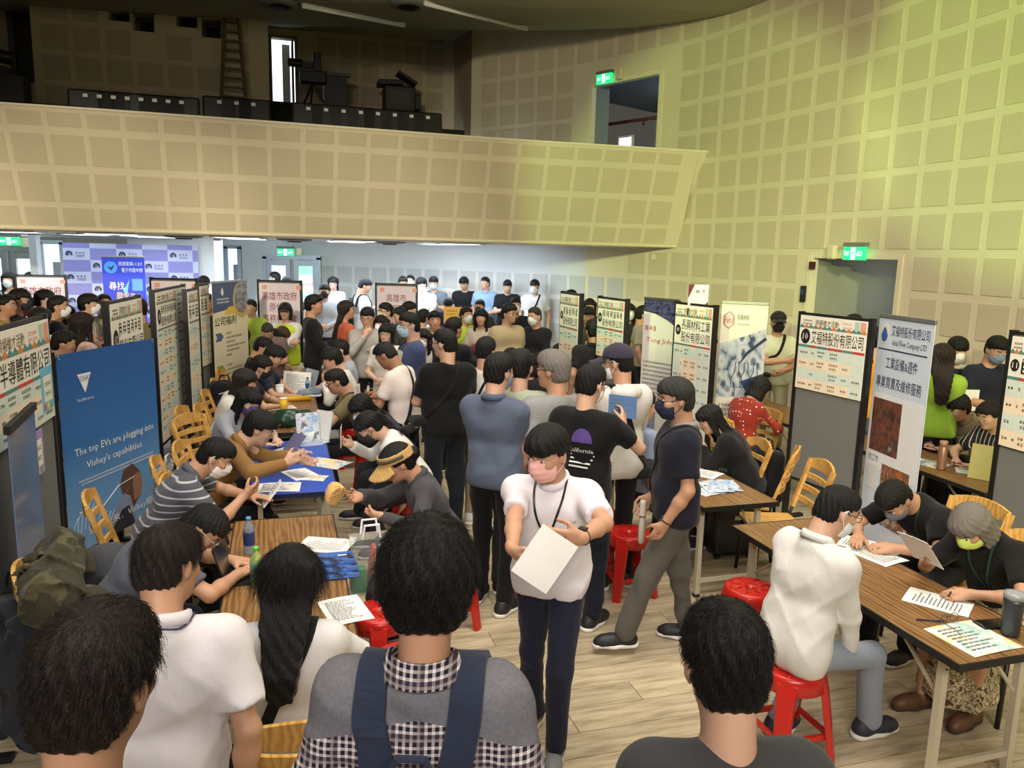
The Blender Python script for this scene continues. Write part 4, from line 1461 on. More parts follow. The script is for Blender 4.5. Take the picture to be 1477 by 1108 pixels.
  for i, sg in enumerate((1, -1)):
    if sit:
      kx = sg * (0.10 + 0.05 * knees)
      kn = hips[i] + V(kx - hips[i][0], 0.41 * s, -0.01)
      an = V(kx * 1.05, hips[i][1] + 0.41 * s + (0.05 if i == 0 else -0.06) * s, 0.085)
      if reach: an = an + V(0, reach[i], 0);
      kn, an = ik(hips[i], an, 0.42 * s, 0.405 * s, V(sg * 0.15, 0.7, 1))
    else:
      st = stance[i] if isinstance(stance, tuple) else V(0, stance * sg, 0)
      an = V(sg * 0.105 * s, -0.01, 0.085 * s) + np.array(st)
      kn, an = ik(hips[i], an, 0.42 * s, 0.405 * s, V(sg * 0.12, 1, 0))
    leg.append((hips[i], kn, an))
  rec['legs'] = leg
  if legs in ('short', 'skirt', 'bare') and lower:
    for hp_, kn, an in leg:
      B.cap(hp_, kn, 0.07 * s * f, 0.05 * s, 0.02)
      B.cap(kn, kn + (an - kn) * 0.35, 0.048 * s, 0.052 * s, 0.02)
      B.cap(kn + (an - kn) * 0.35, an, 0.052 * s, 0.033 * s, 0.02)
    B.cap(pel, waist, 0.1 * s, 0.09 * s, 0.03)
  surf('body', B, h, skin_mat(SKIN[skin]), P)
  # ---- top
  ax = R2 @ V(0, 1, 0)
  ax1 = R1 @ V(0, 1, 0)
  C = Field()
  fw = f * w
  hemz = (hem if hem is not None else (0.02 if sit else 0.08)) * s
  C.cap(chest + R2 @ V(0.07 * fw, 0.01, 0.06) * s, chest + R2 @ V(-0.07 * fw, 0.01, 0.06) * s, 0.128 * s * (0.5 + 0.5 * f), None, 0.05, sq=(ax, 0.86))
  C.cap(waist + R1 @ V(0.066 * fw, 0.01 + 0.04 * (f - 1), 0) * s, waist + R1 @ V(-0.066 * fw, 0.01 + 0.04 * (f - 1), 0) * s, 0.12 * s * f, None, 0.06, sq=(ax1, 0.9))
  C.cap(pel + R1 @ V(0.06 * fw, 0.0, 0.03) * s, pel + R1 @ V(-0.06 * fw, 0.0, 0.03) * s, 0.122 * s * (0.4 + 0.6 * f), None, 0.06, sq=(ax1, 0.9))
  if hemz > 0.03: C.cap(pel + R1 @ V(0.065 * fw, 0.0, -0.04) * s, pel + R1 @ V(-0.065 * fw, 0.0, -0.04) * s, 0.125 * s * (0.4 + 0.6 * f), None, 0.05, sq=(ax1, 0.92))
  for i in range(2):
    C.cap(shl[i] + R2 @ V((-0.012 if i == 0 else 0.012) * s, 0, 0.0), neck + R2 @ V((0.035 if i == 0 else -0.035), -0.018, -0.045) * s, 0.064 * s, 0.055 * s, 0.05)
    C.cap(shl[i] - R2 @ V(0, 0, 0.02 * s), chest + R2 @ V((0.09 if i == 0 else -0.09) * fw, 0, 0.02) * s, 0.068 * s, 0.1 * s, 0.06, sq=(ax, 0.9))
    el, wr = jo[i][:2]
    aw = (0.9 if female else 1.0) * s * (0.6 + 0.4 * f)
    if sleeve == 'short':
      e = shl[i] + (el - shl[i]) * 0.74
      C.cap(shl[i], e, 0.056 * aw, 0.064 * aw, 0.03, flat=True)
      C.cap(shl[i], shl[i] + (el - shl[i]) * 0.4, 0.056 * aw, 0.056 * aw, 0.03)
    elif sleeve == 'long':
      C.cap(shl[i], el, 0.061 * aw, 0.052 * aw, 0.03)
      C.cap(el, wr - (wr - el) * 0.0, 0.052 * aw, 0.041 * aw, 0.03, flat=True)
    elif sleeve == 'roll':
      C.cap(shl[i], el, 0.061 * aw, 0.054 * aw, 0.03)
      C.cap(el, el + (wr - el) * 0.35, 0.053 * aw, 0.054 * aw, 0.02, flat=True)
  C.cap(neck + R2 @ V(0, -0.022, -0.055) * s, chest, 0.068 * s, 0.1 * s, 0.05)
  if female:
    for sx in (-1, 1): C.cap(chest + R2 @ V(sx * 0.065, 0.075, 0.01) * s, chest + R2 @ V(sx * 0.06, 0.05, 0.04) * s, 0.058 * s, 0.05 * s, 0.05)
  C.cut(pel - R1 @ V(0, 0, hemz), V(0, 0, -1) if sit else -(R1 @ V(0, 0, 1)))
  C.wr = wrinkle(label, 0.011 if dist < 9 else 0.006, 0.8, 0.0045 if dist < 7 else 0)
  ncut = neck + R2 @ V(0, 0, 0.012 * s)
  C.cut(ncut, R2 @ V(0, 0.3, 1), 0.17 * s)
  tmat = cloth(top, pat, c2, pk)
  rec['shirt'] = surf('shirt' if not jacket else 'jacket', C, hcl, tmat, P)
  if vest:
    Vf = Field()
    for pr in C.prims[:4]: Vf.prims.append(list(pr))
    for pr in Vf.prims:
      if pr[0] == 'cap': pr[3] += 0.012; pr[4] += 0.012
    Vf.cut(pel - R1 @ V(0, 0, hemz + 0.02), -(R1 @ V(0, 0, 1)))
    for i in range(2): Vf.cap(shl[i] * 0.7 + neck * 0.3 - R2 @ V(0, 0, 0.05), neck + R2 @ V(0, 0, -0.04), 0.07 * s, 0.06 * s, 0.04)
    Vf.cut(neck + R2 @ V(0, 0, 0.0), R2 @ V(0, 0.4, 1))
    surf('vest', Vf, hcl, cloth(vest), P)
  # collar ring
  if collar:
    mb = MB()
    n = 20
    pts = []
    for a in np.linspace(0, 2 * math.pi, n + 1)[:-1]:
      pts.append(neck + R2 @ (V(0.066 * w * math.sin(a), -0.012 + 0.068 * math.cos(a), 0.022 - 0.026 * max(math.cos(a), 0)) * s))
    pts = np.array(pts)
    cen = neck
    vs = []
    for p in pts:
      o = unit((p - cen) - (R2 @ V(0, 0, 1)) * ((p - cen) @ (R2 @ V(0, 0, 1))))
      up = R2 @ V(0, 0, 1)
      for q in (p - up * 0.03 * s, p + up * 0.012 * s, p + o * 0.012 * s + up * 0.009 * s, p + o * 0.022 * s - up * 0.024 * s, p + o * 0.015 * s - up * 0.026 * s): vs.append(q)
    fs = []
    for i in range(n):
      if i == 0 or i == n - 1: pass
      for j in range(4): fs.append((i * 5 + j, ((i + 1) % n) * 5 + j, ((i + 1) % n) * 5 + j + 1, i * 5 + j + 1))
    mb.add(vs, fs)
    mb.build('collar', cloth(collar), P, smooth=True)
  # ---- trousers, skirt or shorts
  if lower:
    G = Field()
    G.cap(pel + V(0.055 * fw * s, 0, 0), pel + V(-0.055 * fw * s, 0, 0), 0.116 * s * (0.4 + 0.6 * f), None, 0.05, sq=(V(0, 1, 0), 0.9))
    if legs in ('long', 'short'):
      for hp_, kn, an in leg:
        G.cap(hp_, kn, 0.088 * s * (0.5 + 0.5 * f), 0.064 * s * (0.5 + 0.5 * f), 0.035, flat=(legs == 'short'))
        if legs == 'long':
          G.cap(kn, an - (an - kn) * 0.04, 0.064 * s * (0.5 + 0.5 * f), 0.057 * s, 0.03)
      if legs == 'long': G.cut((0, 0, 0.05), (0, 0, -1))
    elif legs == 'skirt':
      if sit:
        k2 = (leg[0][1] + leg[1][1]) / 2
        G.cap(leg[0][0], leg[0][1], 0.1 * s, 0.085 * s, 0.06)
        G.cap(leg[1][0], leg[1][1], 0.1 * s, 0.085 * s, 0.06)
        G.cap(k2, k2 + V(0, -0.04, -0.34 * s), 0.12 * s, 0.2 * s, 0.06, flat=True, sq=(V(0, 1, 0), 0.7))
        G.cap(k2 + V(0, -0.2, -0.02), k2 + V(0, -0.16, -0.33 * s), 0.12 * s, 0.19 * s, 0.06, flat=True)
      else: G.cap(pel + V(0, 0, 0.06), V(0, 0.0, 0.42 * s), 0.13 * s, 0.21 * s, 0.05, flat=True, sq=(V(0, 1, 0), 0.8))
    G.wr = wrinkle(label + 'g', 0.011 if dist < 9 else 0.005, 0.7, 0.005 if dist < 7 else 0)
    surf('skirt' if legs == 'skirt' else ('shorts' if legs == 'short' else 'trousers'), G, hcl, cloth(trousers, *(skirtpat or ())), P)
    ms, mso = plain('shoe_leather', shoes, 0.55), plain('rubber_sole', sole, 0.7)
    for i, (hp_, kn, an) in enumerate(leg):
      yaw = (-0.16 if i == 0 else 0.16) + feet_yaw
      shoe(P, (an[0], an[1], max(an[2] - 0.085 * s, 0.0)), yaw, ms, mso, shoe_style, 0.0, s)
  # ---- head pieces
  HT = Matrix.Translation(Vector(hc_)) @ Matrix([list(RH[i]) for i in range(3)]).to_4x4() @ Matrix.Scale(hsc, 4)
  def onhead(name, me, m=None):
    o = put(name, me, P)
    o.matrix_local = HT @ m if m is not None else HT
    return o
  hh = 0.0055 if dist < 4.5 else (0.0075 if dist < 9 else 0.0105)
  if hat:
    if hat[0] == 'cap':
      onhead('hair', tmesh('short2', hh, hair_mat(HAIRC[hc])))
      onhead('cap', tmesh('cap', hh, cloth(hat[1])))
  if hair and not (hat and hat[0] == 'cap'): rec['hair'] = onhead('hair', tmesh(hair, hh, hair_mat(HAIRC[hc])))
  if hat and hat[0] == 'cap' and hair in ('long', 'pony', 'bob'): onhead('hair_length', tmesh(hair, hh, hair_mat(HAIRC[hc])))
  if mask: onhead('mask', tmesh('mask', hh if hh < 0.01 else 0.009, plain('mask_fabric', mask, 0.8)))
  if face:
    for sx in (-1, 1):
      onhead('eye', simple('eye', eye_mesh), Matrix.Translation((sx * 0.033, 0.0845, 0.006)) @ Matrix.Rotation(-sx * 0.28, 4, 'Z'))
      onhead('eyebrow', simple('brow', brow_mesh), Matrix.Translation((sx * 0.034, 0.088, 0.03)) @ Matrix.Rotation(-sx * 0.35, 4, 'Z'))
    if not mask: onhead('lips', simple('lips', lips_mesh), Matrix.Translation((0, 0.0945, -0.053)))
  if glasses:
    gm = plain('glasses_frame', glasses, 0.3)
    onhead('glasses', simple(('glasses', glasses), lambda: glasses_mesh(gm)))
  rec['onhead'] = onhead
  rec['pel'], rec['waist'], rec['shl'] = pel, waist, shl
  return rec

# ---------------------------------------------------------------- the people
M_PHONE = plain('phone_glass', (16, 17, 20), 0.2)
M_PAPER = plain('white_paper', (236, 235, 230), 0.7)
def sheet_mesh(w, h, mats, lines=0, lm=1, bend=0.0, t=0.002):
  mb = MB()
  n = 4
  for i in range(n):
    x0, x1 = -w / 2 + w * i / n, -w / 2 + w * (i + 1) / n
    z0, z1 = bend * math.sin(math.pi * i / n), bend * math.sin(math.pi * (i + 1) / n)
    mb.add([(x0, -h / 2, z0), (x1, -h / 2, z1), (x1, h / 2, z1), (x0, h / 2, z0), (x0, -h / 2, z0 - t), (x1, -h / 2, z1 - t), (x1, h / 2, z1 - t), (x0, h / 2, z0 - t)],
               [(0, 1, 2, 3), (7, 6, 5, 4), (0, 4, 5, 1), (2, 6, 7, 3)] + ([(0, 3, 7, 4)] if i == 0 else []) + ([(1, 5, 6, 2)] if i == n - 1 else []))
  return mb.mesh('sheet', mats)
M_INK = plain('grey_ink', (120, 120, 124), 0.8)
def ink_lines(w, h, n, seed, mat=None, cols=1, th=0.35, m0=0.12):
  """rows of small printed strokes too fine to read"""
  r = random.Random(seed)
  mb = MB()
  lh = h * (1 - 2 * m0) / n
  for i in range(n):
    y = h / 2 - h * m0 - lh * (i + 0.5)
    for c in range(cols):
      x = -w / 2 + w * m0 + c * w * (1 - 2 * m0) / cols
      xe = x + w * (1 - 2 * m0) / cols * r.uniform(0.55, 0.95)
      while x < xe:
        l = min(r.uniform(0.04, 0.13) * w, xe - x)
        mb.add([(x, y - lh * th / 2, 0.0012), (x + l, y - lh * th / 2, 0.0012), (x + l, y + lh * th / 2, 0.0012), (x, y + lh * th / 2, 0.0012)], [(0, 1, 2, 3)])
        x += l + 0.02 * w
  return mb.mesh('print', mat or M_INK)
def orient(o, p, d, n):
  """local y along d, local z along n"""
  d = unit(np.array(d, float))
  n = np.array(n, float)
  n = unit(n - d * (n @ d))
  x = np.cross(d, n)
  o.matrix_world = Matrix(((x[0], d[0], n[0], p[0]), (x[1], d[1], n[1], p[1]), (x[2], d[2], n[2], p[2]), (0, 0, 0, 1)))
def paper(p, d, n, label, w=0.21, h=0.297, mat=None, cat='paper', group=None, lines=12, bend=0.006, name='paper_sheet', seed=1, ink=None):
  o = put(name, sheet_mesh(w, h, mat or M_PAPER, bend=bend))
  tag(o, label, cat, group)
  orient(o, p, d, n)
  if lines:
    c = put('print', ink_lines(w, h, lines, seed, ink), o)
    c.location.z = bend * 1.02
  return o
def held(rec, i, label, w=0.16, h=0.22, up=(0, 0, 1), tilt=0.0, mat=None, cat='paper', lines=8, name='paper_sheet', fwd=0.03):
  g = rec['grip'][i]
  d = rotz(-rec['th']) @ V(0, 1, 0)
  up = unit(np.array(up, float) + d * tilt)
  n = -d + V(0, 0, 0.3)
  return paper(g + d * fwd + up * h * 0.25, up, n, label, w, h, mat, cat, None, lines, 0.004, name)
def phone(rec, i, label):
  g = rec['grip'][i]
  d = rotz(-rec['th']) @ V(0, 1, 0)
  o = MB().box((0, 0, 0), (0.074, 0.15, 0.009)).build('phone', M_PHONE, bevel=0.003)
  tag(o, label, 'phone')
  orient(o, g + d * 0.01 + V(0, 0, 0.03), d * 0.6 + V(0, 0, 0.75), -d + V(0, 0, 0.7))
  MB().box((0, 0, 0.005), (0.066, 0.14, 0.001)).build('screen', plain('phone_screen', (70, 84, 100), 0.15), o)
  return o
from mathutils.bvhtree import BVHTree
def decal(rec, vs, fs, mat, name, back=False, at_=(0, 0), off=0.004, child='shirt'):
  """print on a shirt: flat shapes laid on the cloth (x right as read, z up from the chest centre)"""
  me = rec[child].data
  bvh = BVHTree.FromPolygons([v.co[:] for v in me.vertices], [tuple(p.vertices) for p in me.polygons])
  out = []
  sg = 1 if back else -1
  R2 = rec['R2']
  for x, _, z in vs:
    o = rec['chest'] + R2 @ V(sg * (x + at_[0]), -0.5 if back else 0.5, z + at_[1])
    d = R2 @ V(0, 1 if back else -1, 0)
    hit = bvh.ray_cast(Vector(o), Vector(d), 1.0)
    p = np.array(hit[0]) if hit[0] is not None else o + d * 0.38
    out.append(p - d * off)
  mb = MB()
  mb.add(out, [tuple(f) for f in fs])
  return mb.build(name, mat, rec['o'])
def decal_text(rec, body, w, h, mat, at_, back=False, shear=0.0, name='lettering', off=0.004):
  me = text_mesh(body, mat, w, h, shear)
  decal(rec, [tuple(v.co) for v in me.vertices], [tuple(p.vertices) for p in me.polygons], mat, name, back, at_, off)
  bpy.data.meshes.remove(me)
def cloth_path(rec, pts, width, thick, mat, name, parent=None, lift=0.006, child='shirt'):
  """a flat band laid over the shirt through points given in the chest frame"""
  me = rec[child].data
  bvh = BVHTree.FromPolygons([v.co[:] for v in me.vertices], [tuple(p.vertices) for p in me.polygons])
  P = catmull3([rec['chest'] + rec['R2'] @ (V(*p) * rec['s']) for p in pts], 6)
  Q, N = [], []
  for p in P:
    hit = bvh.find_nearest(Vector(p))
    c = np.array(hit[0])
    nn = unit(p - c) if np.linalg.norm(p - c) > 1e-5 else V(0, 0, 1)
    mn = np.array(hit[1])
    if mn @ nn < 0: nn = mn
    Q.append(c + mn * lift)
    N.append(mn)
  for _ in range(2):
    Q = [Q[0]] + [(Q[i - 1] + 2 * Q[i] + Q[i + 1]) / 4 for i in range(1, len(Q) - 1)] + [Q[-1]]
  mb = MB()
  vs, fs = [], []
  for i in range(len(Q)):
    t_ = unit(Q[min(i + 1, len(Q) - 1)] - Q[max(i - 1, 0)])
    x = unit(np.cross(t_, N[i])) * width / 2
    u = N[i] * thick
    vs += [Q[i] - x, Q[i] + x, Q[i] + x * 0.92 + u, Q[i] - x * 0.92 + u]
  for i in range(len(Q) - 1):
    for k in range(4): fs.append((i * 4 + k, i * 4 + (k + 1) % 4, (i + 1) * 4 + (k + 1) % 4, (i + 1) * 4 + k))
  fs += [(3, 2, 1, 0), tuple((len(Q) - 1) * 4 + k for k in range(4))]
  mb.add(vs, fs)
  W = Matrix(((math.cos(rec['th']), math.sin(rec['th']), 0, rec['root'][0]), (-math.sin(rec['th']), math.cos(rec['th']), 0, rec['root'][1]), (0, 0, 1, 0), (0, 0, 0, 1)))
  o = mb.build(name, mat, parent, smooth=False)
  if parent is None or parent is not rec['o']:
    o.matrix_world = W
    if parent is not None: o.parent, o.matrix_world = None, W
  return o, W
def catmull3(pts, per):
  pts = [2 * pts[0] - pts[1]] + list(pts) + [2 * pts[-1] - pts[-2]]
  out = []
  for i in range(1, len(pts) - 2):
    p0, p1, p2, p3 = pts[i - 1:i + 3]
    for k in range(per):
      t_ = k / per
      out.append(0.5 * (2 * p1 + (p2 - p0) * t_ + (2 * p0 - 5 * p1 + 4 * p2 - p3) * t_ ** 2 + (3 * p1 - p0 - 3 * p2 + p3) * t_ ** 3))
  out.append(pts[-2])
  return out
M_STRAP = cloth((24, 24, 26))
def sling(rec, sg, label, col=(24, 24, 26), pouch=(0.2, 0.15, 0.07), width=0.035, name='shoulder_bag', where='front', low=-0.30):
  """a bag worn across the body; sg=+1: over the right shoulder to the left hip"""
  s_ = rec['s']
  m = cloth(col)
  o = empty(name, tuple(rec['root']), -rec['th'], label, 'bag')
  pts = [(-sg * 0.2, 0.02, low), (-sg * 0.13, 0.16, low + 0.12), (0, 0.17, -0.02), (sg * 0.07, 0.1, 0.17), (sg * 0.09, 0.0, 0.24), (sg * 0.06, -0.13, 0.14), (-sg * 0.02, -0.17, -0.02), (-sg * 0.14, -0.14, low + 0.1), (-sg * 0.2, -0.02, low)]
  b, W = cloth_path(rec, pts, width, 0.006, m, 'strap')
  b.parent = o
  b.matrix_world = W
  b.matrix_local = Matrix.Identity(4)
  off = {'front': (-sg * 0.14, 0.17), 'side': (-sg * 0.24, 0.02), 'back': (-sg * 0.13, -0.18)}[where]
  c = rec['chest'] + rec['R2'] @ (V(off[0], off[1], low - 0.04) * s_)
  p = MB().box((0, 0, 0), pouch, taper=0.88).build('pouch', m, o, bevel=0.025)
  p.matrix_local = Matrix.Translation(Vector(c)) @ Matrix([list(r) for r in (rec['R2'] if where != 'side' else rec['R2'] @ rotz(math.pi / 2))]).to_4x4()
  return o
def backpack(rec, label, col=(24, 24, 26), size=(0.30, 0.15, 0.44), up=-0.08, strapw=0.06, col2=None):
  s_ = rec['s']
  m = cloth(col)
  o = empty('backpack', tuple(rec['root']), -rec['th'], label, 'backpack')
  F = Field()
  w, d, h = [x / 2 for x in size]
  F.box((0, 0, 0), (w, d, h), None, 0.06, 0.03)
  F.box((0, -d, -h * 0.35), (w * 0.8, d * 0.55, h * 0.5), None, 0.04, 0.03)
  F.wr = wrinkle(label, 0.006)
  c = rec['chest'] + rec['R2'] @ (V(0, -0.14 - d, up) * s_)
  p = surf('pack', F, 0.014, m, o)
  p.matrix_local = Matrix.Translation(Vector(c)) @ Matrix([list(r) for r in rec['R2']]).to_4x4()
  z = MB().tube([(-w * 0.9, -d * 0.2, h * 0.55), (-w * 0.6, -d * 0.4, h * 0.93), (0, -d * 0.4, h * 1.0), (w * 0.6, -d * 0.4, h * 0.93), (w * 0.9, -d * 0.2, h * 0.55)], 0.006, 6).build('zip', M_BLACK, p)
  MB().tube([(-0.05, d * 0.6, h), (-0.03, d * 0.6, h + 0.05), (0.03, d * 0.6, h + 0.05), (0.05, d * 0.6, h)], 0.009, 6).build('handle', m, p)
  for sg in (1, -1):
    pts = [(sg * 0.085, -0.16, 0.02), (sg * 0.1, -0.14, 0.13), (sg * 0.105, -0.06, 0.21), (sg * 0.105, 0.02, 0.22), (sg * 0.12, 0.12, 0.12), (sg * 0.15, 0.13, -0.04), (sg * 0.19, 0.02, -0.2)]
    b, W = cloth_path(rec, pts, strapw, 0.014, m, 'strap')
    b.parent = o
    b.matrix_local = Matrix.Identity(4)
  return o
def hair_strands(rec, n, length, mat, radius=0.00045, droop=0.5, seed=1, cut=None):
  """loose strands over the moulded hair"""
  h = rec['hair']
  me = h.data
  r = np.random.default_rng(seed)
  nf = len(me.polygons)
  cen = np.empty(nf * 3); me.polygons.foreach_get('center', cen); cen = cen.reshape(-1, 3)
  nor = np.empty(nf * 3); me.polygons.foreach_get('normal', nor); nor = nor.reshape(-1, 3)
  ok = np.nonzero((nor @ V(0, -0.1, 1) > -0.75) & (np.linalg.norm(cen - V(0, 0, 0.02), axis=1) > 0.07) & (cen[:, 2] > -0.05))[0]
  pick = r.choice(ok, n)
  crown = V(0.012, -0.05, 0.135)
  K = 6
  pts = np.zeros((n, K, 3))
  p = cen[pick] + r.normal(0, 0.002, (n, 3))
  nn = nor[pick]
  away = p - crown
  swirl = np.cross(away, V(0, 0, 1)) * 0.35
  d = away + swirl
  d = d - nn * (d * nn).sum(1)[:, None]
  d = d / (np.linalg.norm(d, axis=1)[:, None] + 1e-6)
  L = length * r.uniform(0.5, 1.15, n) * np.clip((p[:, 2] + 0.06) / 0.09, 0.3, 1)
  bend = r.normal(0, 0.22, (n, 3))
  for k in range(K):
    t_ = k / (K - 1)
    pts[:, k] = p - nn * 0.003 + (d + bend * 0.35) * (L * t_)[:, None] + nn * (0.0045 * math.sin(math.pi * t_) * r.uniform(0.3, 1.5, n))[:, None] - nn * (0.16 * L * t_ * t_)[:, None] - np.array([0, 0, 1]) * (droop * L * t_ * t_ * 0.4)[:, None]
  # keep the strands outside the skull
  c0 = V(0, -0.012, 0.034)
  cv = bpy.data.hair_curves.new('strands')
  cv.add_curves([K] * n)
  cv.attributes['position'].data.foreach_set('vector', pts.astype(np.float32).ravel())
  ra = cv.attributes.get('radius') or cv.attributes.new('radius', 'FLOAT', 'POINT')
  ra.data.foreach_set('value', np.tile(np.linspace(radius, radius * 0.35, K), n).astype(np.float32))
  cv.materials.append(mat)
  o = put('strands', cv, h)
  tag(o, kind='stuff')
  return o

# ---- the four nearest, seen from behind
plaid = NT('plaid_shirt')
co = plaid.coord()
sep = plaid.n('ShaderNodeSeparateXYZ'); plaid.l(co, sep.inputs[0])
def _b(ax, f_, d_, ph=0.0): return plaid.math('LESS_THAN', plaid.math('FRACT', plaid.math('MULTIPLY_ADD', sep.outputs[ax], f_, ph)), d_)
wht = plaid.math('MULTIPLY', plaid.math('ADD', _b(0, 62, 0.42), _b(2, 62, 0.42)), 0.5)
pch = plaid.mix(wht, srgb(34, 30, 42), srgb(214, 204, 204))
pch = plaid.mix(plaid.math('MULTIPLY', plaid.math('MAXIMUM', _b(0, 15.5, 0.25), _b(2, 15.5, 0.25)), 0.55), pch, srgb(66, 50, 60))
yoke = plaid.math('GREATER_THAN', plaid.math('MULTIPLY_ADD', plaid.math('ABSOLUTE', sep.outputs[0]), 0.28, sep.outputs[2]), 1.405)
plaid.base(plaid.mix(yoke, pch, plaid.mix(plaid.noise(co, 120, 3), srgb(92, 90, 96), srgb(124, 122, 128))))
plaid.bump(plaid.noise(co, 12, 4), 0.4, 0.02)
M_PLAID = plaid.set(0.85, 0, 0.2)
F3 = person('young man seen from behind in a plaid shirt with grey yoke, wearing a navy backpack', 617, 756, 2, S=1.74, hs=1.1, hair='fluffy', skin='m', face=False, sleeve='long', top=(60, 55, 70), fine=0.0085, head=(-6, 4, 0), lower=False, arms=('down', 'down'), hem=0.2, lean=2)
F3['shirt'].data.materials[0] = M_PLAID
hair_strands(F3, 8000, 0.042, hair_mat(HAIRC['k']), seed=3)
mb = MB()
pts = []
for a in np.linspace(0, 2 * math.pi, 25)[:-1]: pts.append(F3['neck'] + F3['R2'] @ V(0.072 * math.sin(a), -0.016 + 0.07 * math.cos(a), 0.034 - 0.03 * max(math.cos(a), 0)))
vs, fs = [], []
for p in pts:
  o_ = unit(p - F3['neck'] - F3['R2'] @ V(0, 0, (p - F3['neck'])[2]))
  vs += [p - V(0, 0, 0.03), p + V(0, 0, 0.012), p + o_ * 0.008 + V(0, 0, 0.012), p + o_ * 0.026 - V(0, 0, 0.042)]
for i in range(24):
  for j in range(3): fs.append((i * 4 + j, ((i + 1) % 24) * 4 + j, ((i + 1) % 24) * 4 + j + 1, i * 4 + j + 1))
mb.add(vs, fs)
M_PC = M_PLAID.copy()
for l in list(M_PC.node_tree.links):
  if l.to_node.type == 'MATH' and l.to_node.operation == 'GREATER_THAN': M_PC.node_tree.links.remove(l)
mb.build('collar', M_PC, F3['o'], smooth=True)
backpack(F3, 'large navy backpack worn over the plaid shirt', (46, 54, 74), (0.36, 0.2, 0.5), -0.2, 0.075)
M_WPOLO = (232, 226, 230)
F1 = person('dark brown haired man seen from behind at the bottom left corner, dark shirt', 142, 874, 3, S=1.72, hs=1.1, hair='short', hc='b', skin='m', face=False, top=(32, 33, 38), fine=0.0085, lower=False, head=(0, 8, 0))
hair_strands(F1, 8000, 0.036, hair_mat(HAIRC['b']), seed=5)
F4 = person('black haired man seen from behind in a charcoal T-shirt near the red stools', 1046, 870, -2, S=1.64, hs=1.06, hair='short', skin='l', face=False, top=(62, 61, 62), fine=0.0085, lower=False, head=(0, 10, 0))
hair_strands(F4, 8000, 0.03, hair_mat(HAIRC['k']), seed=7)
F2 = person('person in a white polo shirt bending left, seen from behind with dark bob', 247, 757, -24, S=1.60, hs=1.0, hair='short', hc='b', skin='m', face=False, top=M_WPOLO, fine=0.0075, lower=False, head=(40, 8, -6), lean=8, hunch=8, collar=M_WPOLO, arms=('down', 'relax'), side=5, fat=1.0)
hair_strands(F2, 4500, 0.045, hair_mat(HAIRC['b']), seed=9)
cloth_path(F2, [(-0.085, -0.02, 0.215), (-0.05, -0.1, 0.2), (0.0, -0.12, 0.205), (0.05, -0.1, 0.2), (0.085, -0.02, 0.215)], 0.006, 0.002, M_NAVY, 'collar_stripe', F2['o'])

# ---- the middle aisle
M1 = person('man in white polo shirt and pink mask walking with a white paper, navy trousers', 785, 618, 196, S=1.62, hs=1.06, hair='fringe', mask=(236, 180, 172), top=(236, 230, 236), collar=(236, 230, 236), trousers=(30, 34, 54), shoes=(110, 112, 116), head=(22, 12, 0), hunch=6, lean=3,
  arms=((('w', 738, 800, 2.98), (0.8, -0.7, -0.3), (-0.6, -0.6, 0.3), (-0.75, 0.45, -0.35), 0.6), (('w', 838, 776, 2.96), (1, -0.5, -0.3), (-0.2, -1, 0.1), (-0.8, 0.35, 0.12), 0.45)), stance=((0.0, -0.12, 0.0), (0.02, 0.16, 0.02)), face=True, sleeve='short')
cloth_path(M1, [(-0.075, 0.0, 0.225), (-0.07, 0.09, 0.15), (-0.04, 0.13, 0.05), (-0.008, 0.15, -0.05)], 0.011, 0.002, M_BLACK, 'lanyard', M1['o'])
cloth_path(M1, [(0.075, 0.0, 0.225), (0.07, 0.09, 0.15), (0.04, 0.13, 0.05), (0.008, 0.15, -0.05)], 0.011, 0.002, M_BLACK, 'lanyard', M1['o'])
cloth_path(M1, [(0.0, 0.15, -0.04), (0.0, 0.16, -0.12)], 0.008, 0.006, M_BLACK, 'lanyard_clip', M1['o'])
decal_text(M1, 'the End of Buil', 0.1, 0.012, M_NAVY, (0.085, 0.06), name='lettering')
def watch(rec, i, col=(30, 30, 32)):
  el, wr = rec['arms'][i][:2]
  d = unit(wr - el)
  c = wr - d * 0.015
  x = unit(np.cross(d, V(0, 0, 1)))
  y = np.cross(d, x)
  mb = MB().tube([c + 0.031 * (math.cos(a) * x + math.sin(a) * y) for a in np.linspace(0, 2 * math.pi, 13)[:-1]], 0.006, 5, closed=True)
  mb.box(c - y * 0.034, (0.032, 0.032, 0.01), np.array([x, d, y]).T)
  mb.build('watch', plain('watch_strap', col, 0.4), rec['o'])
watch(M1, 1)
g0, g1 = M1['grip']
paper((g0 + g1) / 2 + V(0.0, -0.05, -0.03), (0.55, 0.1, 0.85), (0.1, -1, 0.3), 'blank white sheet held diagonally by the man in the pink mask', 0.17, 0.23, lines=0, bend=0.004)
M2 = person('man in navy polo with grey collar and navy mask, grey cargo trousers, holding a tube', 972, 546, -88, S=1.67, hs=1.02, hair='grey', hc='sg', skin='m', mask=(30, 34, 58), glasses=(70, 66, 60), top=(26, 27, 42), collar=(150, 150, 150), trousers=(96, 92, 84), shoes=(26, 26, 28), fat=1.2, head=(-12, 6, 0),
  arms=('relax', ((0.2, 0.1, -0.56), (0.6, -1, -0.2), (-0.9, 0.0, 0.3), None, 0.5)), stance=((0, -0.14, 0), (0, 0.3, 0.02)))
watch(M2, 1, (60, 58, 54))
sling(M2, -1, 'thin black shoulder bag strapped across the man in the navy polo', pouch=(0.22, 0.18, 0.07), where='side', low=-0.34)
M3 = person('man in faded blue polo with arms crossed seen from behind, black trousers', 722, 509, 24, S=1.73, hair='short', skin='l', mask=(120, 140, 170), top=(92, 102, 122), collar=(92, 102, 122), trousers=(18, 18, 20), head=(14, 4, 0), arms=('cross', 'cross'), stance=(V(0.02, -0.05, 0), V(-0.02, 0.05, 0)))
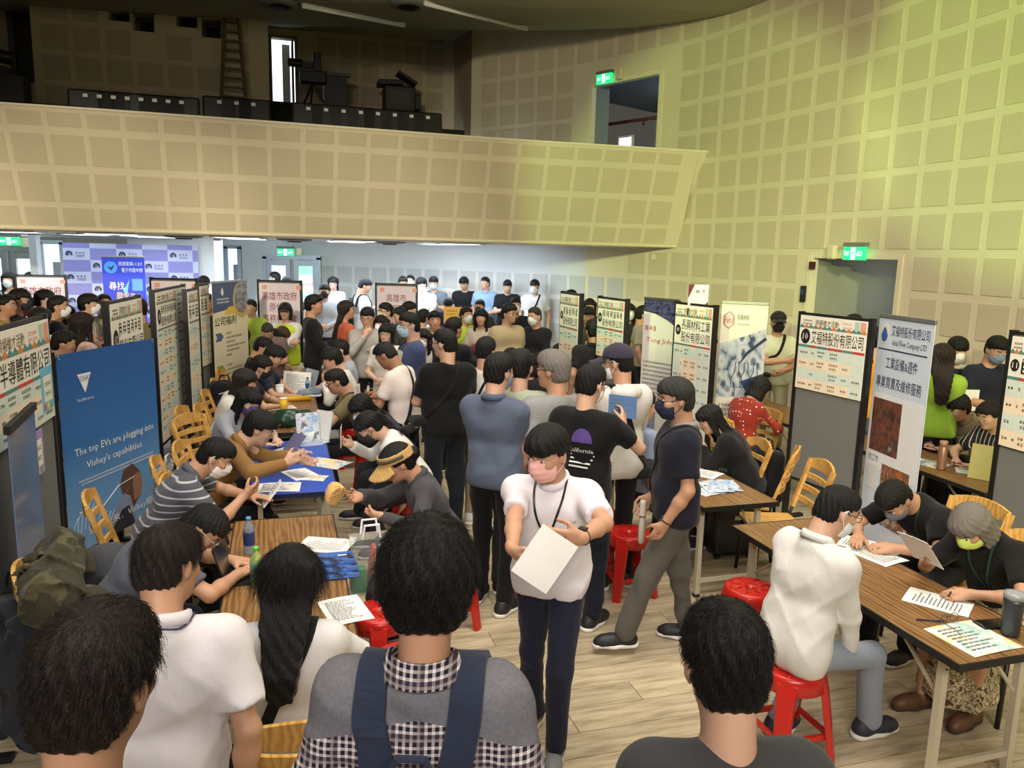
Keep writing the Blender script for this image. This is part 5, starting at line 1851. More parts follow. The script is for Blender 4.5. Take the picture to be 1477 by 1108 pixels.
M4 = person('man in sage green T-shirt between the blue polo and the grey haired man', 752, 503, 8, S=1.73, hair='short2', skin='l', top=(176, 184, 160), trousers=(52, 54, 58), head=(6, 3, 0), arms=('phone', 'phone'))
M5 = person('grey haired man with glasses in grey T-shirt seen from behind', 797, 506, -26, S=1.72, hs=1.06, hair='grey', hc='g', skin='m', glasses=(60, 50, 44), top=(152, 152, 150), trousers=(70, 68, 62), legs='short', shoes=(112, 74, 48), sole=(70, 50, 34), arms=('clasp', 'down'), head=(-34, 2, 0), stance=(V(0.12, -0.03, 0), V(-0.16, 0.0, 0)))
M6 = person('man in black T-shirt with a purple arch print on the back holding a flyer', 857, 526, 30, S=1.70, hair='short', skin='l', mask=(235, 235, 235), glasses=(20, 20, 22), top=(20, 20, 22), trousers=(24, 27, 40), head=(14, 10, 0), arms=('clasp', ((0.14, 0.30, -0.14), (1, -0.1, -0.8), (-0.6, 0.2, 0.3), (-0.2, 0.5, 0.8), 0.7))[::-1])
decal(M6, [(0.07 * math.cos(a) * r_, 0, 0.09 * math.sin(a) * r_) for r_ in (1.0, 0.0) for a in np.linspace(0, math.pi, 13)], [(i, i + 1, i + 14, i + 13) for i in range(12)], plain('purple_print', (84, 62, 130), 0.8), 'arch_print', True, (0.03, 0.02))
decal_text(M6, 'California', 0.17, 0.03, plain('white_print', (225, 225, 222), 0.8), (0.02, -0.03), True)
mb = MB()
decal(M6, [(x, 0, z) for k in range(4) for x, z in ((-0.08, -0.07 - k * 0.025), (0.09 - 0.012 * k, -0.07 - k * 0.025), (0.09 - 0.012 * k, -0.06 - k * 0.025), (-0.08, -0.06 - k * 0.025))], [(4 * k, 4 * k + 1, 4 * k + 2, 4 * k + 3) for k in range(4)], plain('white_print', (225, 225, 222), 0.8), 'small_print', True, (0.02, 0))
held(M6, 0, 'blue and white flyer held up by the man with the purple print', 0.2, 0.15, mat=plain('blue_flyer', (92, 130, 176), 0.5), lines=5, cat='flyer', name='flyer')
M7 = person('man in dark cap and white hoodie with a black bag strap over his back', 888, 497, -20, S=1.76, hair='short2', hat=('cap', (62, 58, 72)), skin='m', mask=(225, 228, 230), glasses=(40, 40, 40), top=(232, 228, 222), sleeve='long', trousers=(24, 24, 28), head=(-40, 8, 0), arms=('phone', 'phone'), hem=0.14)
F_ = Field().cap(M7['neck'] + M7['R2'] @ V(-0.07, -0.08, -0.03), M7['neck'] + M7['R2'] @ V(0.07, -0.08, -0.03), 0.05, 0.05, 0.03).cap(M7['neck'] + M7['R2'] @ V(0, -0.1, -0.04), M7['neck'] + M7['R2'] @ V(0, -0.1, -0.16), 0.07, 0.03, 0.03)
surf('hood', F_, 0.013, cloth((232, 228, 222)), M7['o'])
sling(M7, -1, 'black bag slung across the white hoodie', pouch=(0.3, 0.28, 0.08), width=0.05, where='side', low=-0.36)
M11 = person('big man in plain black T-shirt and dark jeans seen from behind, glasses', 640, 474, -22, S=1.74, hair='short2', skin='l', glasses=(20, 20, 20), top=(18, 18, 19), trousers=(28, 32, 42), shoes=(70, 52, 40), fat=1.14, head=(-38, 4, 0), arms=('clasp', 'clasp'))
sling(M11, 1, 'small black sling bag worn across the back of the big man in black', pouch=(0.2, 0.13, 0.07), where='side', low=-0.22)
M12 = person('man in black T-shirt with white print behind the big man in black', 655, 458, 25, S=None, y=8.3, hair='short', skin='m', top=(22, 22, 24), arms=('clasp', 'clasp'), head=(10, 0, 0))
M13 = person('man in cream T-shirt with black shoulder strap seen from behind, khaki trousers', 702, 486, 14, S=None, y=6.7, hair='short', skin='m', top=(228, 220, 206), trousers=(168, 150, 118), shoes=(200, 196, 190), head=(10, 5, 0), arms=('clasp', 'down'))
sling(M13, 1, 'black tote bag hanging beside the cream T-shirt on a thin strap', pouch=(0.42, 0.46, 0.05), where='side', width=0.022, low=-0.42, name='tote_bag')
M14 = person('man in slate blue T-shirt and pale blue mask with arms crossed over papers', 589, 450, -112, S=None, y=7.7, hair='short2', skin='l', mask=(170, 205, 225), glasses=(40, 40, 44), top=(66, 76, 116), trousers=(64, 62, 58), fat=1.15, head=(-6, 2, 0), arms=('cross', 'cross'))
held(M14, 0, 'white printed sheet under the crossed arms of the man in slate blue', 0.2, 0.28, tilt=-0.2)
sling(M14, 1, 'dark strap bag across the slate blue T-shirt', pouch=(0.16, 0.12, 0.05), where='back', width=0.025)
M15 = person('man with buzz cut in pinkish white T-shirt reading a leaflet, looking down', 545, 486, -72, S=None, y=6.9, hair='buzz', skin='d', top=(238, 224, 216), trousers=(24, 24, 28), head=(0, 30, 0), hunch=14, lean=6, arms=('read', 'read'), fat=1.1)
held(M15, 1, 'small white leaflet read by the man with the buzz cut', 0.1, 0.15)
sling(M15, 1, 'black pouch on the hip of the man with the buzz cut', pouch=(0.2, 0.22, 0.08), where='side', low=-0.32)
M18 = person('man with glasses in grey cardigan touching his face', 529, 443, 168, S=None, y=9.3, hair='short', skin='l', glasses=(26, 26, 28), top=(178, 174, 168), sleeve='long', arms=('mouth', 'phone'), head=(14, 14, 0))
M16 = person('young woman with glasses and fringe in a white blouse facing the hall', 557, 467, 190, S=None, y=8.7, female=True, hair='bob', skin='p', glasses=(60, 52, 48), top=(232, 226, 218), arms=('clasp', 'clasp'))
M17 = person('woman with white mask behind the girl with the fringe', 549, 455, 200, S=None, y=9.6, female=True, hair='long', skin='p', mask=(232, 232, 232), top=(60, 60, 66), arms=('clasp', 'clasp'))
M19 = person('woman in orange T-shirt with long hair seen from behind, brown skirt', 500, 434, 52, S=None, y=10.2, female=True, hair='longback', hc='b', skin='m', top=(206, 104, 70), trousers=(104, 78, 70), legs='skirt', head=(24, 0, 0), arms=('clasp', 'clasp'))
M20 = person('man with cream mask and glasses turned left behind the slate blue T-shirt', 556, 437, 232, S=None, y=10.6, hair='short', skin='l', mask=(222, 220, 196), glasses=(30, 30, 32), top=(70, 70, 76))
M21 = person('man with cropped hair bowing his head beside the white notice board', 573, 442, 240, S=None, y=10.2, hair='buzz', skin='l', top=(74, 72, 70), head=(0, 20, 0))
M22 = person('man in a black suit jacket turned right in the middle of the crowd', 453, 425, 72, S=None, y=9.9, hair='part', skin='m', top=(26, 26, 28), sleeve='long', trousers=(22, 22, 24), head=(6, 0, 0), arms=('clasp', 'relax'), hem=0.14)
M23 = person('woman with black ponytail in profile facing right', 591, 435, 78, S=None, y=11.3, female=True, hair='pony', skin='l', top=(110, 100, 92))
M24 = person('man without a mask in white polo looking at the camera over the crowd', 627, 449, 170, S=None, y=9.6, hair='part', skin='m', top=(226, 222, 214), collar=(226, 222, 214), head=(-4, 0, 0))
M25 = person('long haired woman in a white mask peeping behind the slate blue T-shirt', 610, 475, 195, S=None, y=8.5, female=True, hair='long', skin='p', mask=(236, 236, 234), top=(204, 196, 184))
M26 = person('man with black hair turned away behind the man in white polo', 611, 446, 30, S=None, y=10.6, hair='short', skin='l', top=(160, 148, 120), face=False)
M27 = person('woman in yellow green uniform shirt and pale mask with folded hands', 673, 443, 140, S=None, y=11.0, female=True, hair='bun', skin='l', mask=(214, 226, 222), top=(196, 222, 70), arms=('clasp', 'cross'))
M28 = person('woman with long wavy hair in beige top holding white papers', 694, 446, 185, S=None, y=10.6, female=True, hair='long', skin='l', top=(204, 190, 166), arms=('clasp', 'clasp'))
held(M28, 0, 'white papers held by the woman in beige', 0.14, 0.2)
M29 = person('stout man in tan T-shirt and glasses looking sideways', 736, 438, 150, S=None, y=9.9, hair='short', skin='l', glasses=(30, 28, 28), top=(190, 170, 132), fat=1.25, head=(-22, 4, 0))
M30 = person('man in black jacket and white mask behind the stout man in tan', 744, 429, 176, S=None, y=11.8, hair='short2', skin='l', mask=(236, 238, 236), top=(30, 32, 40), sleeve='long')
M31 = person('older man in dark cardigan and white mask clutching a cream hat', 770, 443, 215, S=None, y=10.3, hair='buzz', hc='sg', skin='l', mask=(228, 232, 224), top=(34, 34, 38), sleeve='long', arms=('hip', 'clasp'), head=(6, 8, 0))
hb = M31['grip'][0]
o = empty('sun_hat', tuple(hb + V(0.02, -0.07, 0.02)), 0, 'cream sun hat pressed to the dark cardigan', 'hat')
MB().lathe([(0.09, 0), (0.088, 0.06), (0.07, 0.1), (0.02, 0.115)], 14).build('crown', cloth((226, 218, 186)), o, smooth=True)
MB().lathe([(0.09, 0.004), (0.15, -0.02), (0.15, -0.026), (0.088, -0.004)], 16).build('brim', cloth((226, 218, 186)), o, smooth=True)
o.rotation_euler = (1.1, 0.1, 0)
# leaning along the curved wall
wall_row = [
  ('young man in black T-shirt reading his phone by the bright spot on the wall', 668, 398, 185, dict(hair='fluffy', top=(26, 27, 30), arms=('phonelow', 'phonelow'), head=(10, 26, 0), trousers=(40, 42, 50))),
  ('man in light blue shirt with a red strap standing against the wall', 700, 394, 192, dict(hair='short2', top=(150, 178, 216), collar=(150, 178, 216), trousers=(60, 64, 76), head=(20, 0, 0), arms=('down', 'clasp'))),
  ('man in black T-shirt with small white print standing against the wall, head bowed', 732, 402, 178, dict(hair='short', top=(24, 24, 27), arms=('phone', 'phone'), head=(6, 22, 0))),
  ('tall young man in white T-shirt with black cross strap against the wall', 771, 402, 182, dict(hair='fringe', mask=(236, 236, 236), top=(236, 236, 238), head=(16, 8, 0), arms=('down', 'down'), trousers=(60, 62, 66))),
]
WR = []
for lb, px, py, tn, kw in wall_row:
  s_w = wall_hit(px, py + 40)[0]
  p_ = wall_at(s_w) + wall_in(s_w) * 0.62
  WR.append(person(lb, px, py, tn, y=float(p_[1]), skin='l', **kw))
phone(WR[0], 0, 'phone of the young man by the bright spot on the wall')
sling(WR[3], -1, 'black cross strap bag on the tall young man in white', pouch=(0.12, 0.1, 0.04), width=0.03, where='back')
person('young man in white T-shirt with black strap turning left beside the notice board', 606, 397, 200, y=14.6, hair='fringe', skin='p', mask=(235, 235, 238), top=(234, 235, 240), head=(14, 16, 0), arms=('phonelow', 'phonelow'))
person('man in grey shirt and pale mask looking down at papers by the wall', 625, 394, 176, y=15.4, hair='grey', skin='l', mask=(190, 215, 232), top=(110, 116, 124), sleeve='roll', head=(8, 18, 0), arms=('phone', 'phone'))
M38 = person('student in white shirt and dark tie facing right with his phone out', 531, 394, 60, y=13.6, hair='short', skin='l', top=(236, 238, 244), trousers=(28, 28, 32), head=(14, 24, 0), arms=('down', 'read'))
phone(M38, 1, 'phone held out by the student in the dark tie')
backpack(M38, 'black backpack of the student in the white shirt and tie', (24, 25, 28))
cloth_path(M38, [(0.0, 0.13, 0.17), (0.0, 0.17, 0.05), (0.0, 0.17, -0.1), (0.0, 0.15, -0.24)], 0.05, 0.004, cloth((34, 36, 48)), 'tie', M38['o'])
person('man with high forehead and white mask standing behind the white notice board', 592, 389, 186, y=15.6, hair='buzz', skin='p', mask=(236, 236, 240), top=(228, 230, 234))
person('man with black hair looking over the top edge of the white notice board', 582, 397, 160, y=14.9, hair='short', skin='m', top=(60, 60, 66), head=(-10, 10, 0))
M41 = person('seated man in navy shirt bent over a clipboard behind the yellow poster', 646, 421, 178, y=12.9, S=1.66, hair='short', skin='m', top=(40, 48, 84), head=(0, 30, 0), hunch=18, arms=('read', 'read'))
person('person with black mask and black hair low in front of the light blue shirt', 692, 430, 200, y=13.0, S=1.6, hair='short', skin='l', mask=(26, 26, 28), top=(60, 60, 66), hunch=8)
M43 = person('long haired woman holding her phone close by the bright glazed door', 480, 398, 182, y=15.2, female=True, hair='longback', skin='p', top=(190, 186, 186), sleeve='long', head=(-10, 22, 0), arms=('phone', 'phone'))
M44 = person('young man in pale grey hoodie and black mask with folded hands', 468, 409, 176, y=13.2, hair='fringe', skin='l', mask=(24, 24, 26), top=(186, 192, 204), sleeve='long', arms=('clasp', 'clasp'), trousers=(40, 44, 60))
M45 = person('staff member in neon vest and dark cap with folded arms before the pink notice', 411, 437, 176, y=10.6, female=True, hair='bob', hat=('cap', (54, 40, 40)), skin='l', top=(236, 236, 238), sleeve='long', vest=(206, 232, 60), arms=('cross', 'cross'))
person('man in profile with pale blue mask in front of the left glass door', 396, 388, -80, y=15.6, hair='short', skin='l', mask=(180, 210, 235), top=(44, 44, 50))
person('woman in white mask looking over the pink notice board', 414, 392, 176, y=13.6, female=True, hair='bob', skin='p', mask=(240, 240, 242), top=(60, 60, 70), head=(0, -6, 0))
M48 = person('staff member in dark vest with red lanyard bent over a phone at the desk', 384, 461, 172, y=9.6, pose='stand', S=1.5, hair='buzz', hc='sg', skin='m', top=(120, 100, 96), head=(0, 32, 0), hunch=24, arms=('phone', 'phone'))
person('staff member in neon shirt half hidden by the cream roll-up banner', 361, 432, 190, y=11.3, hair='short', skin='l', top=(200, 232, 90), arms=('down', 'relax'))
person('man in black jacket behind the cream roll-up banner', 345, 446, 150, y=11.2, hair='short', skin='m', top=(28, 28, 30), sleeve='long', trousers=(24, 24, 26), face=False)
# ---- left crowd behind the boards
L_ = [
  ('woman with long hair, white mask and black and white checked shirt by the glass door', 11, 384, 172, 12.4, dict(female=True, hair='long', skin='p', mask=(205, 222, 240), top=(225, 225, 228), pat='gingham', c2=(30, 30, 34), pk=1.4, sleeve='long')),
  ('man in tan jacket at the left edge of the frame', 8, 425, 80, 8.9, dict(hair='buzz', skin='m', top=(196, 164, 92), sleeve='long')),
  ('young man in black T-shirt and navy mask looking right', 29, 416, 62, 9.2, dict(hair='fringe', skin='m', mask=(40, 44, 62), top=(36, 36, 38), head=(10, 4, 0))),
  ('person with black hair looking over the labour bureau notice', 44, 391, 20, 13.4, dict(hair='short', skin='l', top=(70, 70, 76), face=False)),
  ('person in pink mask bowing behind the black T-shirt', 44, 424, 70, 9.8, dict(hair='short', skin='l', mask=(226, 120, 120), top=(150, 156, 164), head=(0, 26, 0), hunch=10)),
  ('student with thick black hair and pale mask facing right by the pink notice', 64, 418, 75, 9.7, dict(hair='fringe', skin='l', mask=(224, 228, 222), top=(120, 126, 140))),
  ('woman with black bob and white blouse seen from behind, black strap', 58, 444, 20, 8.2, dict(female=True, hair='bob', skin='l', top=(226, 222, 216), face=False, arms=('phone', 'phone'))),
  ('man in dark jacket and white mask with a lanyard holding a folded paper', 84, 426, 62, 8.9, dict(hair='buzz', skin='m', mask=(232, 236, 240), top=(36, 40, 54), arms=('phone', 'phone'), head=(4, 2, 0))),
  ('man bowing his head behind the lanyard, light collar', 100, 436, 72, 9.4, dict(hair='short', skin='m', mask=(30, 30, 32), top=(120, 124, 134), head=(0, 26, 0), hunch=12)),
  ('student with thick hair, white mask and grey shirt turned right', 127, 424, 66, 9.5, dict(hair='fringe', skin='l', mask=(235, 238, 240), top=(168, 160, 148), arms=('phone', 'phone'))),
  ('officer in olive uniform with shoulder marks facing the crowd', 150, 424, 150, 9.9, dict(hair='buzz', skin='m', top=(146, 148, 120), collar=(146, 148, 120))),
  ('man in khaki shirt seen from behind right of the small numbered board', 201, 430, -30, 9.2, dict(hair='buzz', skin='m', top=(124, 112, 84), face=False)),
  ('woman with long hair and pink top with dark strap seen from behind', 118, 451, 28, 7.7, dict(female=True, hair='long', hc='b', skin='l', top=(236, 200, 184), face=False, arms=('phone', 'phone'))),
  ('man with cropped hair low behind the blue banner', 97, 486, 60, 6.9, dict(S=1.6, hair='buzz', skin='m', top=(60, 56, 60), head=(0, 14, 0))),
  ('woman in black cap with pink sleeve by the lavender backdrop', 293, 394, 170, 12.6, dict(female=True, hair='pony', hat=('cap', (24, 24, 28)), skin='p', mask=(40, 40, 44), top=(206, 60, 110))),
  ('man with glasses glimpsed between the boards and the cream banner', 299, 424, 160, 10.6, dict(hair='short', skin='d', glasses=(30, 30, 30), top=(40, 40, 44))),
]
LR = [person(lb, px, py, tn, y=yy, **kw) for lb, px, py, tn, yy, kw in L_]
held(LR[7], 0, 'folded white paper held by the man in the dark jacket with lanyard', 0.12, 0.2)
sling(LR[12], 1, 'dark strap bag over the pink top', pouch=(0.2, 0.16, 0.06), where='side')
# ---- people around the right hand boards
R_ = [
  ('young man in beige T-shirt with backpack strap pointing beside the tall board', 824, 418, 110, 13.2, dict(hair='short', skin='l', top=(222, 214, 202), arms=('phone', 'read'), trousers=(160, 150, 130))),
  ('woman in black mask standing behind between the two white boards', 851, 431, 178, 12.2, dict(female=True, hair='long', skin='l', mask=(24, 24, 26), top=(110, 46, 50), sleeve='long')),
  ('man in black T-shirt looking down between the two white boards', 849, 442, 178, 10.6, dict(hair='short', skin='m', top=(70, 66, 60), head=(10, 20, 0), arms=('phone', 'phone'))),
  ('man in black polo reaching for the tall white board, seen from behind', 856, 461, -12, 8.6, dict(hair='short', skin='m', top=(34, 34, 36), collar=(34, 34, 36), trousers=(44, 46, 54), face=False, arms=('relax', 'down'))),
  ('woman in white mask and dark coat right of the grey board', 908, 438, 170, 11.3, dict(female=True, hair='long', skin='l', mask=(230, 230, 228), top=(50, 52, 56), sleeve='long')),
  ('person in khaki T-shirt with black strap leaning on the wall behind the leaning banner', 929, 441, 90, 11.0, dict(hair='short', skin='m', top=(176, 166, 140), face=False)),
  ('man in pale T-shirt, cap and black mask leaning on the wall with folded arms', 1124, 450, 188, 9.4, dict(hair='short', hat=('cap', (32, 30, 30)), skin='m', mask=(20, 20, 22), top=(222, 226, 190), trousers=(190, 186, 150), arms=('cross', 'clasp'), fat=1.08)),
  ('woman in yellow green T-shirt with brown hair seen from behind by the wall', 1360, 496, 15, 7.0, dict(female=True, hair='longback', hc='b', skin='l', top=(164, 206, 70), trousers=(40, 40, 46), face=False, arms=('phone', 'phone'))),
  ('young man in white shirt and dark vest with pale mask reading papers', 1386, 486, 180, 7.35, dict(hair='fringe', skin='p', mask=(236, 232, 224), top=(226, 224, 220), vest=(34, 36, 44), arms=('phonelow', 'phonelow'), head=(6, 18, 0), trousers=(70, 66, 60))),
  ('man in navy T-shirt with white sleeve stripes reading a yellow leaflet', 1446, 484, 172, 7.1, dict(hair='short', skin='m', mask=(120, 140, 160), top=(34, 38, 52), arms=('phonelow', 'phonelow'), head=(6, 24, 0), trousers=(86, 82, 72))),
  ('man in orange T-shirt glimpsed between the numbered board and the blue banner', 1263, 472, 12, 7.6, dict(hair='short', skin='l', top=(240, 170, 40), trousers=(120, 124, 140), face=False)),
  ('person with black hair showing above the number ten board', 1233, 453, 170, 8.6, dict(hair='short', skin='l', top=(70, 66, 60))),
]
RR = [person(lb, px, py, tn, y=yy, **kw) for lb, px, py, tn, yy, kw in R_]
phone(RR[2], 0, 'gold phone held by the man between the two white boards')
sling(RR[6], -1, 'small dark bag on a strap over the pale T-shirt', pouch=(0.16, 0.14, 0.05), where='front', low=-0.2, col=(40, 34, 30))
held(RR[9], 0, 'yellow leaflet read by the man in the navy T-shirt', 0.16, 0.12, mat=plain('yellow_paper', (226, 214, 96), 0.6), lines=3)
held(RR[8], 0, 'white papers read by the young man in the dark vest', 0.14, 0.2)
# heads of seated people in the middle
C_ = [
  ('seated person with long black hair between the stout man and the older man', 738, 484, 20, 8.6, dict(female=True, hair='long', top=(40, 40, 46), face=False)),
  ('seated person with wine red cap behind the cream T-shirt', 690, 486, 30, 8.9, dict(hair='short', hat=('cap', (96, 34, 46)), top=(70, 70, 80))),
  ('seated man with black hair turned away behind the sage green T-shirt', 692, 492, 60, 8.0, dict(hair='short', top=(80, 80, 84), mask=(220, 220, 220))),
  ('seated person with black hair in front of the older man with the hat', 764, 492, -10, 8.2, dict(female=True, hair='bob', top=(36, 36, 40), face=False)),
  ('seated person in black looking at a phone left of the tall white board', 806, 474, 200, 9.2, dict(hair='short', top=(28, 28, 32), arms=('phonelow', 'phonelow'), head=(0, 24, 0))),
  ('seated person with black hair turned away beneath the leaning banner', 932, 524, 60, 6.0, dict(hair='short', top=(150, 160, 186), face=False)),
]
for lb, px, py, tn, yy, kw in C_: person(lb, px, py, tn, y=yy, pose='sit', skin='l', S=1.66, **kw)
W9 = person('woman with long black hair in black jacket seated with a hand at her cheek', 1014, 588, -66, y=6.3, pose='sit', S=1.62, female=True, hair='long', skin='l', top=(24, 24, 26), sleeve='long', face=True, head=(-24, 8, 0), arms=('lap', ((0.06, 0.2, 0.0), (0.8, 0.2, -1), (0.6, -0.5, 0), (-0.2, 0.1, 0.9), 0.5)), lean=8)
WRED = person('woman in red polka dot blouse seated writing at the far right table', 1104, 546, 62, pose='sit', S=1.58, female=True, hair='bob', skin='l', top=(160, 54, 40), pat='dots', c2=(236, 226, 214), sleeve='long', trousers=(130, 134, 146), head=(10, 16, 0), hunch=12, lean=12, arms=('table', 'write'))

# ---------------------------------------------------------------- tables
def wood_mat(name, a, b, c, scale=(18, 1.6, 10), rough=0.35, dist=2.5):
  t = NT(name)
  n = t.noise(t.coord('Object', scale), 2.2, 6, 0.62)
  w = t.n('ShaderNodeTexWave', wave_type='BANDS', bands_direction='X')
  w.inputs['Scale'].default_value = 2.6
  w.inputs['Distortion'].default_value = 9
  w.inputs['Detail'].default_value = 4
  w.inputs['Detail Scale'].default_value = 1.6
  t.l(t.coord('Object', (4, 0.5, 2)), w.inputs['Vector'])
  f = t.math('ADD', t.math('MULTIPLY', n, 0.66), t.math('MULTIPLY', w.outputs['Fac'], 0.34))
  t.base(t.ramp(f, [(0.25, srgb(*a)), (0.5, srgb(*b)), (0.78, srgb(*c))]))
  return t.set(rough, 0, 0.4)
M_TABLE = wood_mat('table_laminate', (98, 68, 38), (132, 96, 56), (154, 116, 74))
M_CHAIRW = wood_mat('chair_wood', (176, 128, 60), (206, 158, 84), (218, 174, 104), (5, 5, 5), 0.4)
M_BLUE = plain('blue_cover', (32, 74, 178), 0.45)
M_LEG = plain('cream_metal', (196, 188, 164), 0.4, 0.1)
M_RED = plain('red_plastic', (190, 34, 26), 0.28, 0, 0.5, 0.03)
M_RED_SHADE = plain('shaded_red_plastic', (130, 22, 18), 0.4)
TZ = 0.72
def table(corner, label, top=None, L=1.8, Wd=0.6, group=None, left=False):
  """corner: near corner on the aisle side; runs L to the back along RN and Wd along RT (or -RT)"""
  sx = -1 if left else 1
  o = empty('folding_table', (corner[0], corner[1], 0), ANG, label, 'table', group)
  cx = sx * Wd / 2
  MB().box((cx, L / 2, TZ - 0.012), (Wd, L, 0.024)).build('tabletop', top or M_TABLE, o)
  mb = MB()
  for y in (0.0, L): mb.box((cx, y, TZ - 0.016), (Wd + 0.012, 0.008, 0.034))
  for x in (0.0, sx * Wd): mb.box((x, L / 2, TZ - 0.016), (0.008, L, 0.034))
  mb.build('edge_band', M_BLACK if top is not M_BLUE else plain('navy_edge', (18, 24, 60), 0.5), o)
  for y in (0.14, L - 0.14):
    for x in (sx * 0.07, sx * (Wd - 0.07)):
      lg = MB().box((x, y, TZ / 2 - 0.02), (0.034, 0.034, TZ - 0.04)).build('leg', M_LEG, o)
      MB().box((x, y, 0.012), (0.04, 0.04, 0.024)).build('foot_cap', M_BLACK, lg)
      MB().lathe([(0.006, 0), (0.006, 0.003)], 8, (0, 0, 0)).build('bolt_hole', M_BLACK, lg).location = (x, y - 0.019, 0.62)
    MB().box((cx, y, 0.12), (Wd - 0.17, 0.022, 0.03)).build('foot_bar', M_LEG, o)
    MB().box((cx, y, TZ - 0.07), (Wd - 0.17, 0.02, 0.03)).build('cross_bar', M_LEG, o)
    s = 1 if y < 1 else -1
    for x in (sx * 0.09, sx * (Wd - 0.09)): MB().bar((x, y, TZ - 0.28), (x, y + s * 0.3, TZ - 0.04), 0.016, 0.01).build('brace', M_LEG, o)
  return o
def tpt(tb, u, v, z=TZ):
  """point on a table: u along its width, v along its length"""
  p = V(tb.location[0], tb.location[1], 0) + RT * u + RN * v
  return V(p[0], p[1], z)
T1 = table((1.95, 3.06), 'wood topped folding table at the front right with forms and glasses', L=1.76)
T2 = table((1.34, 5.08), 'wood topped folding table holding blue brochures behind the man in navy')
T3 = table((3.58, 5.59), 'wood topped folding table behind the blue striped banner, tumbler on it')
T4 = table((2.92, 7.75), 'folding table at which the woman in polka dots writes', L=1.5)
T5 = table((-0.64, 3.12), 'wood grain folding table at the front left with booklets and drink bottles', L=1.72, left=True)
T6 = table((-1.22, 5.26), 'folding table with a bright blue top and scattered leaflets', M_BLUE, L=1.55, left=True)
T7 = table((-1.76, 7.05), 'wood folding table behind the blue one with yellow cup', L=1.75, left=True)
T8 = table((-2.30, 8.9), 'wood folding table farther back with a running shoe on it', L=1.6, left=True)

# ---------------------------------------------------------------- wooden chairs and red stools
def make_chair():
  o = empty('wooden_chair', (0, 0, 0))
  F = MB()
  F.slab([(-0.2, -0.19), (0.2, -0.19), (0.215, 0.19), (0.15, 0.215), (-0.15, 0.215), (-0.215, 0.19)], 0.435, 0.46)
  F.build('seat', M_CHAIRW, o, bevel=0.006)
  def back(z): return -0.19 - 0.16 * ((z - 0.46) / 0.5) ** 1.0
  for sg in (1, -1):
    mb = MB()
    pts = [(sg * (0.185 + 0.012 * k / 4), back(0.52 + k * 0.095), 0.52 + k * 0.095) for k in range(5)]
    for a, b in zip(pts[:-1], pts[1:]): mb.bar(a, np.array(b) + (np.array(b) - np.array(a)) * 0.03, 0.042, 0.024, (0, 1, 0))
    mb.build('back_post', M_CHAIRW, o)
    lg = MB().tube([(sg * 0.185, back(0.56), 0.56), (sg * 0.187, -0.19, 0.45), (sg * 0.19, -0.2, 0.2), (sg * 0.195, -0.235, 0.0)], 0.0135, 8).build('leg', M_BLACK, o, smooth=True)
    MB().tube([(sg * 0.18, 0.17, 0.44), (sg * 0.185, 0.185, 0.2), (sg * 0.19, 0.2, 0.0)], 0.0135, 8).build('leg', M_BLACK, o, smooth=True)
    MB().bar((sg * 0.185, -0.19, 0.425), (sg * 0.18, 0.17, 0.425), 0.02).build('seat_rail', M_BLACK, o)
  def rail(z, hh, arch=0.0):
    n = 6
    mb = MB()
    vs, fs = [], []
    for i in range(n + 1):
      x = -0.19 + 0.38 * i / n
      c = 1 - (x / 0.19) ** 2
      y = back(z) - 0.03 * c
      zt = z + hh / 2 + arch * c
      for yy, zz in ((y, z - hh / 2), (y - 0.018, z - hh / 2), (y - 0.018 - 0.16 * hh * 0.3, zt), (y - 0.16 * hh * 0.3, zt)): vs.append((x, yy, zz))
    for i in range(n):
      for k in range(4): fs.append((i * 4 + k, i * 4 + (k + 1) % 4, (i + 1) * 4 + (k + 1) % 4, (i + 1) * 4 + k))
    fs += [(3, 2, 1, 0), (n * 4, n * 4 + 1, n * 4 + 2, n * 4 + 3)]
    return mb.add(vs, fs)
  rail(0.875, 0.07, 0.03).build('top_rail', M_CHAIRW, o)
  for z in (0.78, 0.69, 0.60): rail(z, 0.04).build('slat', M_CHAIRW, o)
  MB().bar((-0.185, -0.195, 0.3), (0.185, -0.195, 0.3), 0.018).build('stretcher', M_BLACK, o)
  return o
CHAIR0 = make_chair()
_cused = [False]
def chair(x, y, turn, label, group=None):
  o = CHAIR0 if not _cused[0] else copy_tree(CHAIR0)
  _cused[0] = True
  o.location = (x, y, 0)
  o.rotation_euler = (0, 0, -math.radians(turn))
  tag(o, label, 'chair')
  if group: o['group'] = group
  return o
def chair_px(px, py, turn, label):
  """(px, py): middle of the top rail"""
  p = at(px, py, 0.92)
  d = rotz(-math.radians(turn)) @ V(0, 1, 0)
  q = p + d * 0.34
  return chair(q[0], q[1], turn, label)
def chair_for(rec, label, dy=0.0, turn=0):
  q = rec['root'] + rotz(-rec['th']) @ V(0, 0.03 + dy, 0)
  return chair(q[0], q[1], math.degrees(rec['th']) + turn, label)
